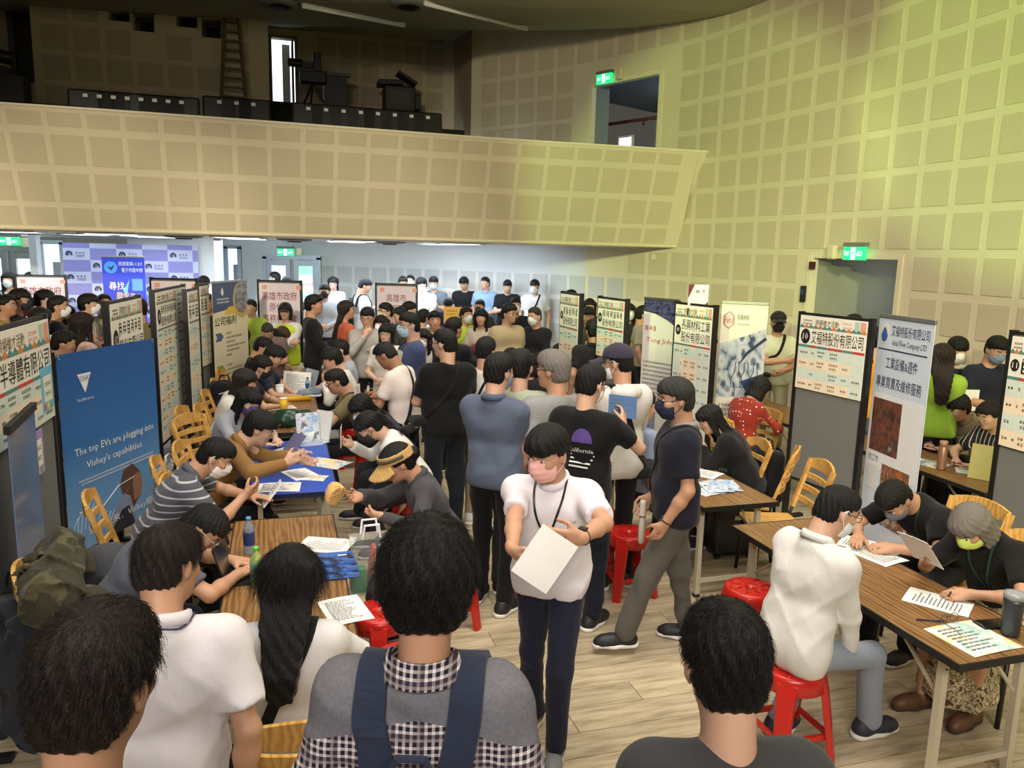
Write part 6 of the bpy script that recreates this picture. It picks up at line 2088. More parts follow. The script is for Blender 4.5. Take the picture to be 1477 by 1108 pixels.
def make_stool():
  o = empty('plastic_stool', (0, 0, 0))
  mb = MB()
  mb.lathe([(0.025, 0.435), (0.025, 0.452), (0.05, 0.456), (0.14, 0.46), (0.152, 0.455), (0.158, 0.435), (0.164, 0.375), (0.158, 0.372), (0.15, 0.43), (0.13, 0.44)], 28)
  s = mb.build('seat', M_RED, o, smooth=True)
  mb = MB()
  for k in range(8):
    a = k * math.pi / 4
    mb.tube([(0.06 * math.cos(a), 0.06 * math.sin(a), 0.4585), (0.1 * math.cos(a + 0.25), 0.1 * math.sin(a + 0.25), 0.461), (0.135 * math.cos(a), 0.135 * math.sin(a), 0.4605)], 0.004, 5)
  mb.build('embossed_pattern', M_RED, s, smooth=True)
  MB().lathe([(0.001, 0.44), (0.024, 0.4405)], 12).build('center_hole', M_RED_SHADE, s)  # darker copy of the seat red, shade of the hole put into the colour
  for k in range(4):
    a = math.pi / 4 + k * math.pi / 2
    c, d = V(math.cos(a), math.sin(a), 0), V(-math.sin(a), math.cos(a), 0)
    vs = []
    for z, r, w, th in ((0.43, 0.125, 0.06, 0.03), (0.37, 0.143, 0.05, 0.03), (0.0, 0.205, 0.033, 0.028)):
      for u, v in ((0, -1), (1, -0.8), (1, 0.8), (0, 1)): vs.append(c * (r + u * th) + d * v * w + V(0, 0, z))
    fs = []
    for i in range(2):
      for k2 in range(4): fs.append((i * 4 + k2, i * 4 + (k2 + 1) % 4, (i + 1) * 4 + (k2 + 1) % 4, (i + 1) * 4 + k2))
    fs += [(3, 2, 1, 0), (8, 9, 10, 11)]
    MB().add(vs, fs).build('leg', M_RED, o, bevel=0.006)
  for k in range(4):
    a0, a1 = math.pi / 4 + k * math.pi / 2, math.pi / 4 + (k + 1) * math.pi / 2
    MB().bar((0.195 * math.cos(a0), 0.195 * math.sin(a0), 0.14), (0.195 * math.cos(a1), 0.195 * math.sin(a1), 0.14), 0.016, 0.026).build('stretcher', M_RED, o)
  return o
STOOL0 = make_stool()
_sused = [False]
def stool(x, y, label, rz=0.3):
  o = STOOL0 if not _sused[0] else copy_tree(STOOL0)
  _sused[0] = True
  o.location = (x, y, 0)
  o.rotation_euler = (0, 0, rz)
  return tag(o, label, 'stool')
def stool_px(px, py, label, rz=0.3):
  p = at(px, py, 0.46)
  return stool(p[0], p[1], label, rz)

# ---------------------------------------------------------------- people seated at the tables
R1 = person('man in white shirt and faded jeans seated on a red stool, back half turned', 1222, 708, 62, y=3.6, pose='sit', S=1.68, hair='short2', skin='l', mask=(226, 230, 228), glasses=(60, 54, 48), top=(232, 230, 224), collar=(232, 230, 224), sleeve='long', trousers=(150, 158, 170), shoes=(44, 46, 56), head=(16, 14, 0), lean=8, hunch=4, arms=('lap', 'lap'), seat=0.47, hem=0.14, reach=(0.02, -0.3), fine=0.008)
stool(R1['root'][0], R1['root'][1], 'red plastic stool under the man in the white shirt')
R2 = person('man in black sports T-shirt and grey mask bent over papers at the front right table', 1276, 690, 248, y=4.4, pose='sit', S=1.66, hair='short', skin='m', mask=(112, 116, 132), top=(20, 20, 22), trousers=(40, 42, 48), head=(-4, 30, 0), lean=18, hunch=14, arms=('table', 'write'), fine=0.0085)
chair_for(R2, 'wooden chair under the man in the black sports T-shirt')
R3 = person('grey haired woman with yellow green mask, black top and floral skirt reading forms', 1388, 731, 246, y=3.8, pose='sit', S=1.6, female=True, hair='bob', hc='g', skin='m', mask=(206, 224, 110), top=(24, 23, 24), sleeve='short', legs='skirt', trousers=(92, 66, 48), skirtpat=('floral', (206, 190, 150)), shoes=(92, 62, 40), sole=(60, 44, 30), head=(0, 24, 0), lean=10, hunch=12, arms=('read', 'write'), fine=0.0085)
chair_for(R3, 'wooden chair under the grey haired woman at the right edge')
cloth_path(R3, [(-0.07, 0.0, 0.2), (-0.055, 0.1, 0.1), (-0.02, 0.14, -0.06)], 0.012, 0.002, plain('green_lanyard', (34, 70, 54), 0.7), 'lanyard', R3['o'])
cloth_path(R3, [(0.07, 0.0, 0.2), (0.055, 0.1, 0.1), (0.0, 0.14, -0.06)], 0.012, 0.002, plain('green_lanyard', (34, 70, 54), 0.7), 'lanyard', R3['o'])
cloth_path(R2, [(-0.07, 0.0, 0.2), (-0.055, 0.1, 0.1), (-0.02, 0.14, -0.1)], 0.012, 0.002, plain('green_lanyard', (34, 70, 54), 0.7), 'lanyard', R2['o'])
M_PW = plain('white_print', (225, 225, 222), 0.8)
decal_text(R2, 'ALL-STAR 2020', 0.2, 0.055, M_PW, (0.03, 0.0))
decal_text(R2, 'IN CHICAGO', 0.13, 0.026, plain('pink_print', (214, 170, 180), 0.8), (0.02, -0.05))
decal(R2, [(-0.115, 0, -0.03), (-0.085, 0, -0.03), (-0.085, 0, 0.07), (-0.115, 0, 0.07)], [(0, 1, 2, 3)], M_PW, 'badge', False, (0, 0))
decal(R2, [(-0.112, 0, -0.026), (-0.1, 0, -0.026), (-0.096, 0, 0.02), (-0.104, 0, 0.066), (-0.112, 0, 0.066)], [(0, 1, 2, 3, 4)], plain('red_print', (190, 40, 50), 0.8), 'badge', False, (0, 0), 0.006)
R4 = person('man with glasses in olive shirt over a white T-shirt seated behind the far right table', 1376, 574, 248, y=6.9, pose='sit', S=1.68, hair='fluffy', skin='l', glasses=(170, 160, 140), top=(158, 140, 108), collar=(158, 140, 108), sleeve='long', head=(6, 4, 0), lean=6, arms=('table', 'table'), trousers=(24, 24, 26))
decal(R4, [(-0.045, 0, -0.12), (0.045, 0, -0.12), (0.05, 0, 0.1), (-0.05, 0, 0.1)], [(0, 1, 2, 3)], cloth((236, 234, 228)), 'undershirt')
chair_for(R4, 'wooden chair under the man in the olive shirt')
R5 = person('woman with glasses and black striped blouse seated with a yellow folder', 1424, 584, 250, y=6.35, pose='sit', S=1.64, female=True, hair='bun', skin='l', glasses=(190, 180, 160), top=(36, 34, 36), pat='stripe', c2=(190, 186, 180), pk=1.6, head=(4, 4, 0), lean=4, arms=('table', 'table'), trousers=(24, 24, 26))
chair_for(R5, 'wooden chair under the woman in the striped blouse')
chair_for(W9, 'wooden chair under the woman in the black jacket')
chair_for(WRED, 'wooden chair behind the red polka dot blouse, dark bag hung on it')
L1 = person('man in striped grey polo and white mask holding papers over the table', 327, 634, 66, y=4.75, pose='sit', S=1.68, hair='short', skin='m', mask=(238, 232, 228), top=(86, 88, 96), pat='hstripe', c2=(176, 178, 184), pk=1.0, collar=(96, 98, 106), head=(10, 8, 0), lean=12, hunch=4, arms=('read', 'tablew'), fine=0.0085)
L2 = person('man in camel long sleeved shirt gesturing with open hands over the blue table', 386, 597, 70, y=5.5, pose='sit', S=1.68, hair='fluffy', hc='k', skin='l', glasses=(150, 140, 130), top=(150, 112, 62), collar=(150, 112, 62), sleeve='long', trousers=(28, 28, 32), head=(4, 4, 0), lean=14, hunch=6, arms=((('w', 412, 668, 5.2), (1, -0.3, -0.8), (-0.8, 0.2, 0.3), (-0.2, 0.4, 0.9), 0.15), (('w', 428, 660, 5.5), (1, -0.3, -0.8), (-0.8, 0.2, 0.3), (-0.3, 0.8, 0.4), 0.2)))
L3 = person('woman with long black hair, purple mask and grey blouse looking towards the camera', 366, 564, 108, y=6.45, pose='sit', S=1.62, female=True, hair='long', skin='p', mask=(78, 66, 112), top=(168, 172, 182), head=(22, 2, 0), lean=6, arms=('table', 'table'))
L4 = person('woman with long brown hair in a white blouse facing right across the table', 358, 534, 80, y=7.1, pose='sit', S=1.64, female=True, hair='long', hc='b', skin='l', top=(232, 228, 216), sleeve='roll', lean=8, arms=('table', 'table'))
L5 = person('woman with tied black hair and black mask in navy leaning on the wooden table', 384, 516, 76, y=8.0, pose='sit', S=1.64, female=True, hair='bun', skin='l', mask=(26, 26, 28), top=(34, 40, 62), lean=12, head=(0, 10, 0), arms=('table', 'table'))
L6 = person('young man with bowl haircut looking down at a sheet on the far table', 404, 502, 84, y=8.6, pose='sit', S=1.66, hair='fluffy', skin='l', top=(38, 46, 70), lean=16, head=(0, 26, 0), arms=('table', 'write'))
L7 = person('man in dark navy polo next to the bowl haircut', 386, 489, 82, y=9.3, pose='sit', S=1.68, hair='short', skin='m', top=(30, 36, 58), lean=12, head=(0, 16, 0), arms=('table', 'table'))
L8 = person('person with black bob and white shirt at the end of the left table row', 400, 474, 96, y=10.2, pose='sit', S=1.64, female=True, hair='bob', skin='l', top=(232, 232, 230), lean=10, head=(0, 20, 0), arms=('table', 'table'))
L9 = person('person with brown bob haircut bowed before the neon vest', 412, 472, 120, y=10.5, pose='sit', S=1.66, female=True, hair='bob', hc='br', skin='l', top=(90, 84, 80), lean=12, head=(0, 26, 0))
O1 = person('man with glasses and brush cut in olive T-shirt leaning over the table', 477, 536, 262, y=7.3, pose='sit', S=1.68, hair='short2', skin='m', glasses=(22, 22, 24), top=(124, 112, 76), lean=14, head=(0, 6, 0), arms=('table', 'tablew'))
sling(O1, -1, 'black sling strap over the olive T-shirt', pouch=(0.16, 0.12, 0.05), where='side', width=0.04)
O2 = person('young man in white shirt with hands before his mouth at the far table', 472, 506, 262, y=8.4, pose='sit', S=1.68, hair='fluffy', skin='l', top=(238, 236, 224), sleeve='long', lean=14, head=(0, 12, 0), arms=('mouth', 'mouth'))
O3 = person('man in pale blue shirt and white mask seated behind the one in white', 488, 489, 258, y=9.1, pose='sit', S=1.68, hair='short', skin='l', mask=(236, 238, 240), glasses=(60, 60, 60), top=(188, 196, 212), sleeve='long', lean=8, arms=('table', 'table'))
O4 = person('woman with black hair in dark jacket seated looking down right of the blue table', 508, 570, 255, y=6.55, pose='sit', S=1.6, female=True, hair='long', skin='l', mask=(230, 230, 228), top=(44, 48, 58), sleeve='long', head=(-8, 18, 0), lean=8, arms=('lap', 'lap'), fine=0.011)
O5 = person('woman with ponytail and dark mask in white hooded top holding a leaflet', 518, 596, 262, y=5.9, pose='sit', S=1.6, female=True, hair='pony', skin='l', mask=(50, 48, 52), top=(232, 230, 226), sleeve='long', head=(0, 12, 0), lean=6, arms=('read', 'lap'), fine=0.01)
held(O5, 0, 'folded leaflet held by the woman in the white hooded top', 0.12, 0.17)
O6 = person('woman in straw visor and dark grey jacket putting on a beige mask', 560, 646, 250, y=4.62, pose='sit', S=1.62, female=True, hair='bun', skin='m', top=(74, 72, 76), collar=(74, 72, 76), sleeve='long', trousers=(30, 30, 32), head=(0, 8, 0), lean=6, arms=((('w', 521, 716, 4.62), (0.9, -0.2, -0.8), (-0.5, -0.5, 0.3), (-0.5, 0.6, 0.45), 0.7), (('w', 548, 744, 4.36), (0.9, -0.2, -0.8), (-0.5, -0.6, 0.2), (-0.7, 0.5, 0.1), 0.7)), fine=0.0085)
def visor(P):
  x, y, z = P.T
  band = np.maximum(np.abs(np.hypot(x / 0.094, (y + 0.012) / 0.112) - 1.0) * 0.1 - 0.006, np.abs(z - 0.055 - 0.1 * y) - 0.03)
  br = np.maximum.reduce([np.hypot(x / 0.125, (y - 0.05) / 0.165) * 0.13 - 0.13, np.abs(z - 0.05 + 0.45 * (y - 0.09) + 5 * x * x) - 0.005, 0.055 - y])
  return smin(band, br, 0.01)
vv, qq = nets(None, 0.006, visor, (V(-0.16, -0.16, -0.12), V(0.16, 0.28, 0.14)))
O6['onhead']('visor', np_mesh('visor', vv, qq, cloth((206, 168, 104))))
O6['onhead']('visor_band', MB().tube([(0.1 * math.cos(a), -0.012 + 0.118 * math.sin(a), 0.055 + 0.012 * math.sin(a)) for a in np.linspace(-0.3, math.pi + 0.3, 14)], 0.012, 6).mesh('visor_band', cloth((84, 80, 66)), True))
O6['onhead']('scrunchie', MB().tube([(0.03 * math.cos(a), -0.125, 0.03 * math.sin(a)) for a in np.linspace(0, 2 * math.pi, 13)[:-1]], 0.016, 6, closed=True).mesh('scrunchie', cloth((190, 96, 92)), True))
g = O6['grip'][0]
v_, q_ = template('mask', 0.009)
o = put('face_mask', np_mesh('face_mask', v_, q_, plain('beige_mask', (214, 172, 110), 0.8)))
tag(o, 'beige face mask held up by the woman in the straw visor', 'mask')
o.location = tuple(g + V(-0.03, -0.06, 0.05))
o.rotation_euler = (0.5, 0.5, 1.2)
N1 = person('man with silver glasses in slate T-shirt looking down at the front left table', 322, 724, 62, y=3.75, pose='sit', S=1.66, hair='short', skin='m', glasses=(176, 172, 166), top=(92, 96, 110), trousers=(40, 42, 50), head=(14, 26, 0), lean=16, hunch=10, arms=('table', 'table'), fine=0.008)
N2 = person('woman with very long black hair in white shirt writing, seen from behind', 420, 777, -10, y=2.72, pose='sit', S=1.62, female=True, hair='longback', skin='p', top=(236, 234, 234), face=False, trousers=(28, 28, 30), head=(4, 12, 0), lean=10, hunch=4, arms=('write', 'table'), fine=0.008)
hair_strands(N2, 4500, 0.10, hair_mat(HAIRC['k']), 0.0005, 1.2, seed=11)
chair(N2['root'][0] + 0.1, N2['root'][1] - 0.04, -12, 'wooden ladder back chair under the long haired woman at the bottom')
sling(N2, 1, 'black shoulder bag with wide strap across the long haired woman', pouch=(0.26, 0.2, 0.08), where='side', width=0.045, low=-0.34)
for rec, lb in ((L1, 'wooden chair under the man in the striped polo'), (L2, 'wooden chair under the man in the camel shirt'), (L3, 'wooden chair under the woman in the purple mask'), (L4, 'wooden chair under the woman in the white blouse'), (L5, 'wooden chair under the woman in the black mask at the wooden table'), (L6, 'wooden chair under the young man with the bowl haircut'), (L7, 'wooden chair under the man in the dark navy polo'), (L8, 'wooden chair under the person in white at the end of the row'), (N1, 'wooden chair under the man with silver glasses')):
  chair_for(rec, lb)
for rec, lb in ((O1, 'red stool under the man in the olive T-shirt'), (O2, 'red stool under the young man in the white shirt'), (O3, 'red stool under the man in the pale blue shirt'), (O4, 'red stool under the woman in the dark jacket'), (O5, 'red stool under the woman in the white hooded top'), (O6, 'red stool under the woman in the straw visor')):
  stool(rec['root'][0], rec['root'][1], lb)
# free chairs and stools
chair_px(1188, 668, 268, 'empty wooden chair between the number ten board and the front right table')
CB = chair_px(1098, 636, 262, 'wooden chair by the green banner with a black backpack hung on its back')
chair_px(1104, 590, 230, 'wooden chair at the far table beside the tall cream banner')
CT = chair_px(258, 640, 80, 'empty wooden chair with a patterned white tote hung on its back')
chair_px(286, 585, 80, 'empty wooden chair behind the one with the tote')
chair_px(309, 548, 80, 'wooden chair with a black backpack leaning at its side')
chair_px(240, 690, 78, 'empty wooden chair half hidden by the blue banner')
chair_px(377, 530, 84, 'wooden chair in front of the cream roll-up banner')
stool_px(908, 766, 'red stool below the rolled tube of the man in navy')
stool_px(876, 742, 'red stool half hidden behind the man in the purple arch shirt', 0.8)
stool_px(1083, 846, 'red stool under the left end of the front right table', 0.1)
stool_px(583, 945, 'red stool beside the plaid shirt at the front left table')
stool_px(548, 880, 'red stool between the front left table and the dotted bag', 0.9)

# ---------------------------------------------------------------- notice boards, roll-up banners and notices
M_BOARD = plain('grey_board_felt', (112, 112, 110), 0.95)
M_POSTER = plain('poster_white', (240, 234, 222), 0.55)
M_TXT = plain('black_print', (24, 22, 24), 0.6, 0, None, 0)
M_CELLG = plain('poster_pale_green', (214, 224, 214), 0.55)
M_CELLP = plain('poster_peach', (242, 222, 198), 0.55)
M_TEAL = plain('poster_teal', (84, 138, 132), 0.55)
M_HRED = plain('poster_red', (196, 72, 62), 0.55)
M_ORANGE = plain('poster_orange', (214, 128, 62), 0.55)
M_BROWN = plain('brown_print', (110, 84, 46), 0.55)
M_PINKP = plain('pink_print', (226, 160, 140), 0.6)
def frame_of(tl, tr, z=None, y=None):
  """top corners given as pixels at a height or at distances"""
  a = at(tl[0], tl[1], z) if y is None else at_y(tl[0], tl[1], y[0])
  b = at(tr[0], tr[1], z) if y is None else at_y(tr[0], tr[1], y[1])
  d = b - a
  w = math.hypot(d[0], d[1])
  return a, w, math.atan2(d[1], d[0]), (a[2] + b[2]) / 2
def flat(parent, name, x0, x1, z0, z1, mat, y=-0.001, t=0.001):
  return MB().box(((x0 + x1) / 2, y - t / 2, (z0 + z1) / 2), (x1 - x0, t, z1 - z0)).build(name, mat, parent)
def strokes(parent, rows, mat, y, seed, name='small_print'):
  """rows: (x0, x1, z, height); little bars, for print too small to read"""
  r = random.Random(seed)
  mb = MB()
  for x0, x1, z, h in rows:
    x = x0
    while x < x1 - h * 0.4:
      l = min(h * r.uniform(0.6, 0.9), x1 - x)
      q = r.random()
      if h > 0.05:
        for zz in (0.42, 0.14, -0.14, -0.42)[:3 + int(q * 2)]: mb.box((x + l / 2, y, z + h * zz), (l * r.uniform(0.5, 1), 0.0008, h * 0.1))
        for xx in (0.2, 0.78): mb.box((x + l * xx, y, z - h * 0.1 * r.random()), (h * 0.12, 0.0008, h * r.uniform(0.5, 0.95)))
      elif q < 0.6:
        mb.box((x + l / 2, y, z + h * 0.3), (l, 0.0008, h * 0.16)).box((x + l / 2, y, z - h * 0.3), (l, 0.0008, h * 0.16)).box((x + l * r.uniform(0.3, 0.7), y, z), (h * 0.16, 0.0008, h * 0.8))
      else: mb.box((x + l * 0.3, y, z), (h * 0.16, 0.0008, h * 0.9)).box((x + l * 0.7, y, z), (h * 0.16, 0.0008, h * 0.7)).box((x + l / 2, y, z), (l, 0.0008, h * 0.16))
      x += l + h * 0.25
  return tag(mb.build(name, mat, parent), kind='stuff')
def job_poster(parent, x0, x1, ztop, h, num, lines, rows=4, headh=0.12, nameh=0.26, cells=None, seed=1, alt=True):
  """fair poster: festival header, number disc, company name, coloured table of openings"""
  w = x1 - x0
  p = MB().box(((x0 + x1) / 2, -0.028, ztop - h / 2), (w, 0.006, h)).build('poster', M_POSTER, parent)
  y = -0.032
  zc = ztop - headh / 2
  text('現場徵才活動', M_BROWN, w * 0.36, headh * 0.5, p, (x0 + w * 0.42, y - 0.001, zc))
  mb = MB()
  n = 14
  for i in range(n):
    mb.mat(i % 3 == 1)
    xa, xb = x0 + w * i / n, x0 + w * (i + 1) / n
    mb.add([(xa, y, ztop - headh), (xb, y, ztop - headh), (xb, y, ztop - headh + headh * 0.12), ((xa + xb) / 2, y, ztop - headh + headh * 0.3), (xa, y, ztop - headh + headh * 0.12)], [(0, 1, 2, 3, 4)])
  mb.build('wave_border', [M_TEAL, M_ORANGE], p)
  strokes(p, [(x0 + w * 0.05, x0 + w * 0.2, zc + 0.012, headh * 0.14), (x0 + w * 0.05, x0 + w * 0.2, zc - 0.016, headh * 0.14)], M_TXT, y, seed)
  strokes(p, [(x0 + w * 0.66, x0 + w * 0.8, zc + 0.018, headh * 0.18), (x0 + w * 0.66, x0 + w * 0.8, zc - 0.018, headh * 0.18)], M_PINKP, y, seed + 1)
  flat(p, 'header_motif', x0 + w * 0.83, x0 + w * 0.895, zc - headh * 0.28, zc + headh * 0.38, plain('pale_teal', (176, 204, 194), 0.6), y + 0.0006)
  flat(p, 'header_motif', x0 + w * 0.91, x0 + w * 0.985, zc - headh * 0.28, zc + headh * 0.38, M_PINKP, y + 0.0006)
  zn = ztop - headh - nameh / 2
  xs = x0 + w * 0.03
  if num:
    r = min(w * 0.075, nameh * 0.36)
    rx = r
    MB().prism([(xs + rx + rx * math.cos(a), zn + r * 1.25 * math.sin(a)) for a in np.linspace(0, 2 * math.pi, 21)[:-1]], y - 0.0012, y).build('number_disc', M_TXT, p)
    text(num, M_POSTER, rx * 1.1, r * 1.1, p, (xs + rx, y - 0.002, zn))
    xs += 2 * rx + w * 0.02
  nl = len(lines)
  for i, ln in enumerate(lines):
    zz = zn + nameh * (0.5 - (i + 0.5) / nl) * 0.92
    ww = x1 - w * 0.03 - xs
    if ln is None: strokes(p, [(xs, xs + ww, zz, nameh / nl * 0.7)], M_TXT, y, seed + 7)
    else: text(ln, M_TXT, ww, nameh / nl * 0.78, p, (xs + ww / 2, y - 0.001, zz))
  zt = ztop - headh - nameh
  hb = 0.022 if rows < 9 else 0.018
  mb = MB()
  cw = [0.2, 0.08, 0.18, 0.22, 0.14, 0.18]
  xa = x0
  for i, c in enumerate(cw):
    mb.mat(1 if i in (1, 3, 5) else 0)
    mb.box((xa + w * c / 2, y, zt - hb / 2), (w * c * 0.98, 0.0012, hb))
    xa += w * c
  mb.build('table_header', [M_TEAL, M_HRED], p)
  zt -= hb
  rh = (ztop - h - zt) / rows
  mb = MB()
  st = []
  r = random.Random(seed)
  for j in range(rows):
    za, zb = zt + rh * j, zt + rh * (j + 1)
    xa = x0
    for i, c in enumerate(cw):
      m = (j % 2) if alt else (1 if (i in (1, 2, 3) and j % 3) else 0)
      if i == 5: m = 0
      mb.mat(m).box((xa + w * c / 2, y, (za + zb) / 2), (w * c * 0.985, 0.0008, abs(rh) * 0.96))
      if r.random() < 0.8:
        hh = min(abs(rh) * 0.22, 0.024)
        st.append((xa + w * c * 0.2, xa + w * c * 0.8, (za + zb) / 2 + (hh * 0.8 if i in (2, 3) else 0), hh))
        if i in (2, 3): st.append((xa + w * c * 0.25, xa + w * c * 0.75, (za + zb) / 2 - hh * 0.8, hh))
      xa += w * c
  mb.build('table_cells', [M_CELLG, M_CELLP], p)
  strokes(p, st, M_TXT, y - 0.001, seed + 3)
  return p
def board(tl, tr, label, z=None, y=None, w=None, bottom=0.42, cat='notice board', frame_r=0.019):
  """free standing felt board on black posts; local x along its face, -y its front"""
  a, ww, rz, zt = frame_of(tl, tr, z, y)
  ww = w or ww
  o = empty('notice_board', (a[0], a[1], 0), rz, label, cat)
  MB().box((ww / 2, 0, (zt + bottom) / 2), (ww - 0.03, 0.03, zt - bottom - 0.02)).build('felt_panel', M_BOARD, o)
  for x in (0.0, ww):
    ps = MB().box((x, 0, (zt + 0.03) / 2), (frame_r * 2, frame_r * 2.6, zt + 0.01)).build('post', M_BLACK, o)
    MB().box((x, 0, 0.015), (0.05, 0.42, 0.03)).build('foot', M_BLACK, o)
    for zk in (bottom + 0.1, zt - 0.35): MB().lathe([(0.016, 0), (0.016, 0.03), (0.008, 0.034)], 8, (x, 0.03, zk)).build('clamp_knob', M_BLACK, o)
  for zz in (zt, bottom): MB().box((ww / 2, 0, zz), (ww, 0.03, 0.026)).build('rail', M_BLACK, o)
  o['_w'], o['_z'] = ww, zt
  return o, ww, zt
def cleanup(o):
  for k in ('_w', '_z'):
    if k in o: del o[k]
# number ten board
B, w, zt = board((1157, 452), (1259, 463), 'grey felt notice board with the number ten job poster', 1.94)
job_poster(B, 0.02, w - 0.02, zt - 0.01, 0.66, '10', ['艾福特股份有限公司'], 4, 0.11, 0.15, seed=10); cleanup(B)
B, w, zt = board((978, 437), (1033, 443), 'tall notice board with the chemical materials company poster, number nine', 1.95)
job_poster(B, 0.01, w - 0.01, zt - 0.01, 1.5, '09', ['長興材料工業', '股份有限公司'], 9, 0.12, 0.27, seed=9, alt=False); cleanup(B)
tb = empty('paper_sign', tuple(at_y(1007, 428, 7.75)), 0.0, 'small shiny white sheet with dark red corners clipped on top of the number nine board', 'sign')
flat(tb, 'sheet', -0.1, 0.1, -0.14, 0.12, plain('glossy_white', (236, 236, 242), 0.12))
MB().prism([(-0.1, 0.12), (-0.04, 0.12), (-0.1, -0.02)], -0.004, -0.0025).prism([(0.1, -0.14), (0.0, -0.14), (0.1, -0.05)], -0.004, -0.0025).build('corner', plain('dark_red_print', (110, 34, 40), 0.4), tb)
text('徵 才', M_TXT, 0.1, 0.04, tb, (0.02, -0.004, 0.05))
MB().box((-0.08, 0, -0.15), (0.04, 0.03, 0.07)).box((0.08, 0, -0.15), (0.04, 0.03, 0.07)).build('clip', M_BLACK, tb)
B, w, zt = board((812, 422), (839, 426), 'white notice board with a full length poster beside the older man with the hat', 1.97)
job_poster(B, 0.01, w - 0.01, zt - 0.01, 1.5, '07', [None, '股份有限公司'], 8, 0.12, 0.25, seed=7); cleanup(B)
B, w, zt = board((866, 429), (905, 434), 'notice board with a half length white poster over grey felt', 1.96)
job_poster(B, 0.01, w - 0.01, zt - 0.01, 0.62, '08', [None, '股份有限公司'], 4, 0.1, 0.2, seed=8); cleanup(B)
B, w, zt = board((1463, 480), (1562, 492), 'grey felt notice board cut by the right edge of the frame', 1.95)
p = job_poster(B, 0.02, w - 0.02, zt - 0.02, 0.78, '11', [None], 4, 0.12, 0.16, seed=11); cleanup(B)
# left side
B, w, zt = board((-118, 506), (62, 457), 'large grey felt notice board at the left edge with the semiconductor company poster', 1.95)
x1 = w - 0.02
job_poster(B, x1 - 1.15, x1, zt - 0.01, 0.62, None, ['通用半導體有限公司'], 3, 0.15, 0.17, seed=21)
for x, z, c, lb in ((x1 - 0.13, zt - 0.43, (112, 186, 214), 'small_card'), (x1 - 0.40, zt - 0.78, (170, 140, 200), 'small_card')):
  cd = MB().box((x, -0.036, z), (0.21, 0.004, 0.27)).build(lb, plain('card', c, 0.5), B)
  flat(cd, 'card_centre', x - 0.075, x + 0.075, z - 0.08, z + 0.08, plain('card_cream', (236, 232, 214), 0.5), -0.0385)
  strokes(cd, [(x - 0.06, x + 0.06, z + 0.03, 0.03), (x - 0.06, x + 0.06, z - 0.03, 0.03)], M_TEAL, -0.0402, 4)
  for k, cc in enumerate(((220, 90, 70), (236, 200, 80), (120, 180, 90))): flat(cd, 'card_motif', x - 0.09 + k * 0.06, x - 0.055 + k * 0.06, z - 0.125, z - 0.09, plain('card_colour', cc, 0.5), -0.0385)
cleanup(B)
B, w, zt = board((152, 438), (199, 428), 'small white numbered notice board between the officer and the man in khaki', 1.95)
job_poster(B, 0.01, w - 0.01, zt - 0.01, 0.9, '02', [None, '股份有限公司'], 5, 0.13, 0.32, seed=2); cleanup(B)
B, w, zt = board((219, 421), (264, 412), 'notice board with a long pale green job list reaching down to knee height', 1.96)
job_poster(B, 0.01, w * 0.62, zt - 0.01, 1.5, '03', [None, '股份有限公司'], 12, 0.12, 0.24, seed=3)
q = MB().box((w * 0.81, -0.028, zt - 0.7), (w * 0.36, 0.006, 1.38)).build('job_list', M_CELLG, B)
strokes(q, [(w * 0.66, w * 0.95, zt - 0.08 - 0.1 * k, 0.034) for k in range(13)], M_TXT, -0.032, 31)
strokes(q, [(w * 0.66, w * 0.8, zt - 0.13 - 0.1 * k, 0.03) for k in range(13)], M_ORANGE, -0.032, 32)
cleanup(B)
B, w, zt = board((284, 412), (297, 410), 'narrow looking notice board seen nearly edge on beside the cream banner', 1.95, None)
job_poster(B, 0.01, w - 0.01, zt - 0.01, 0.95, None, [None], 6, 0.12, 0.2, seed=5); cleanup(B)
B, w, zt = board((266, 420), (281, 417), 'notice board with a pale green sheet behind the long job list', 1.93)
job_poster(B, 0.01, w - 0.01, zt - 0.01, 1.4, None, [None], 6, 0.12, 0.2, seed=6); cleanup(B)

# roll-up banners
def rollup(tl, tr, label, z=None, y=None, h=None, mat=None, lean=0.0, name='roll_up_banner', cat='banner', bar=True):
  a, w, rz, zt = frame_of(tl, tr, z, y)
  h = h or zt - 0.1
  o = empty(name, (a[0], a[1], 0), rz, label, cat)
  if lean: o.rotation_euler = (lean, 0, rz)
  s = MB().box((w / 2, 0, zt - h / 2), (w, 0.004, h)).build('banner_sheet', mat or M_POSTER, o)
  if bar:
    MB().box((w / 2, 0, zt + 0.008), (w + 0.01, 0.022, 0.03)).build('top_bar', M_STEEL, o, bevel=0.004)
    MB().box((w / 2, 0.0, 0.05), (w + 0.04, 0.13, 0.09)).build('base_case', M_STEEL, o, bevel=0.01)
    MB().tube([(w / 2, 0.03, 0.06), (w / 2, 0.03, zt)], 0.008, 6).build('pole', M_STEEL, o)
    for x in (0.1, w - 0.1): MB().box((x, 0, 0.004), (0.04, 0.36, 0.008)).build('foot', M_STEEL, o)
  return o, s, w, zt
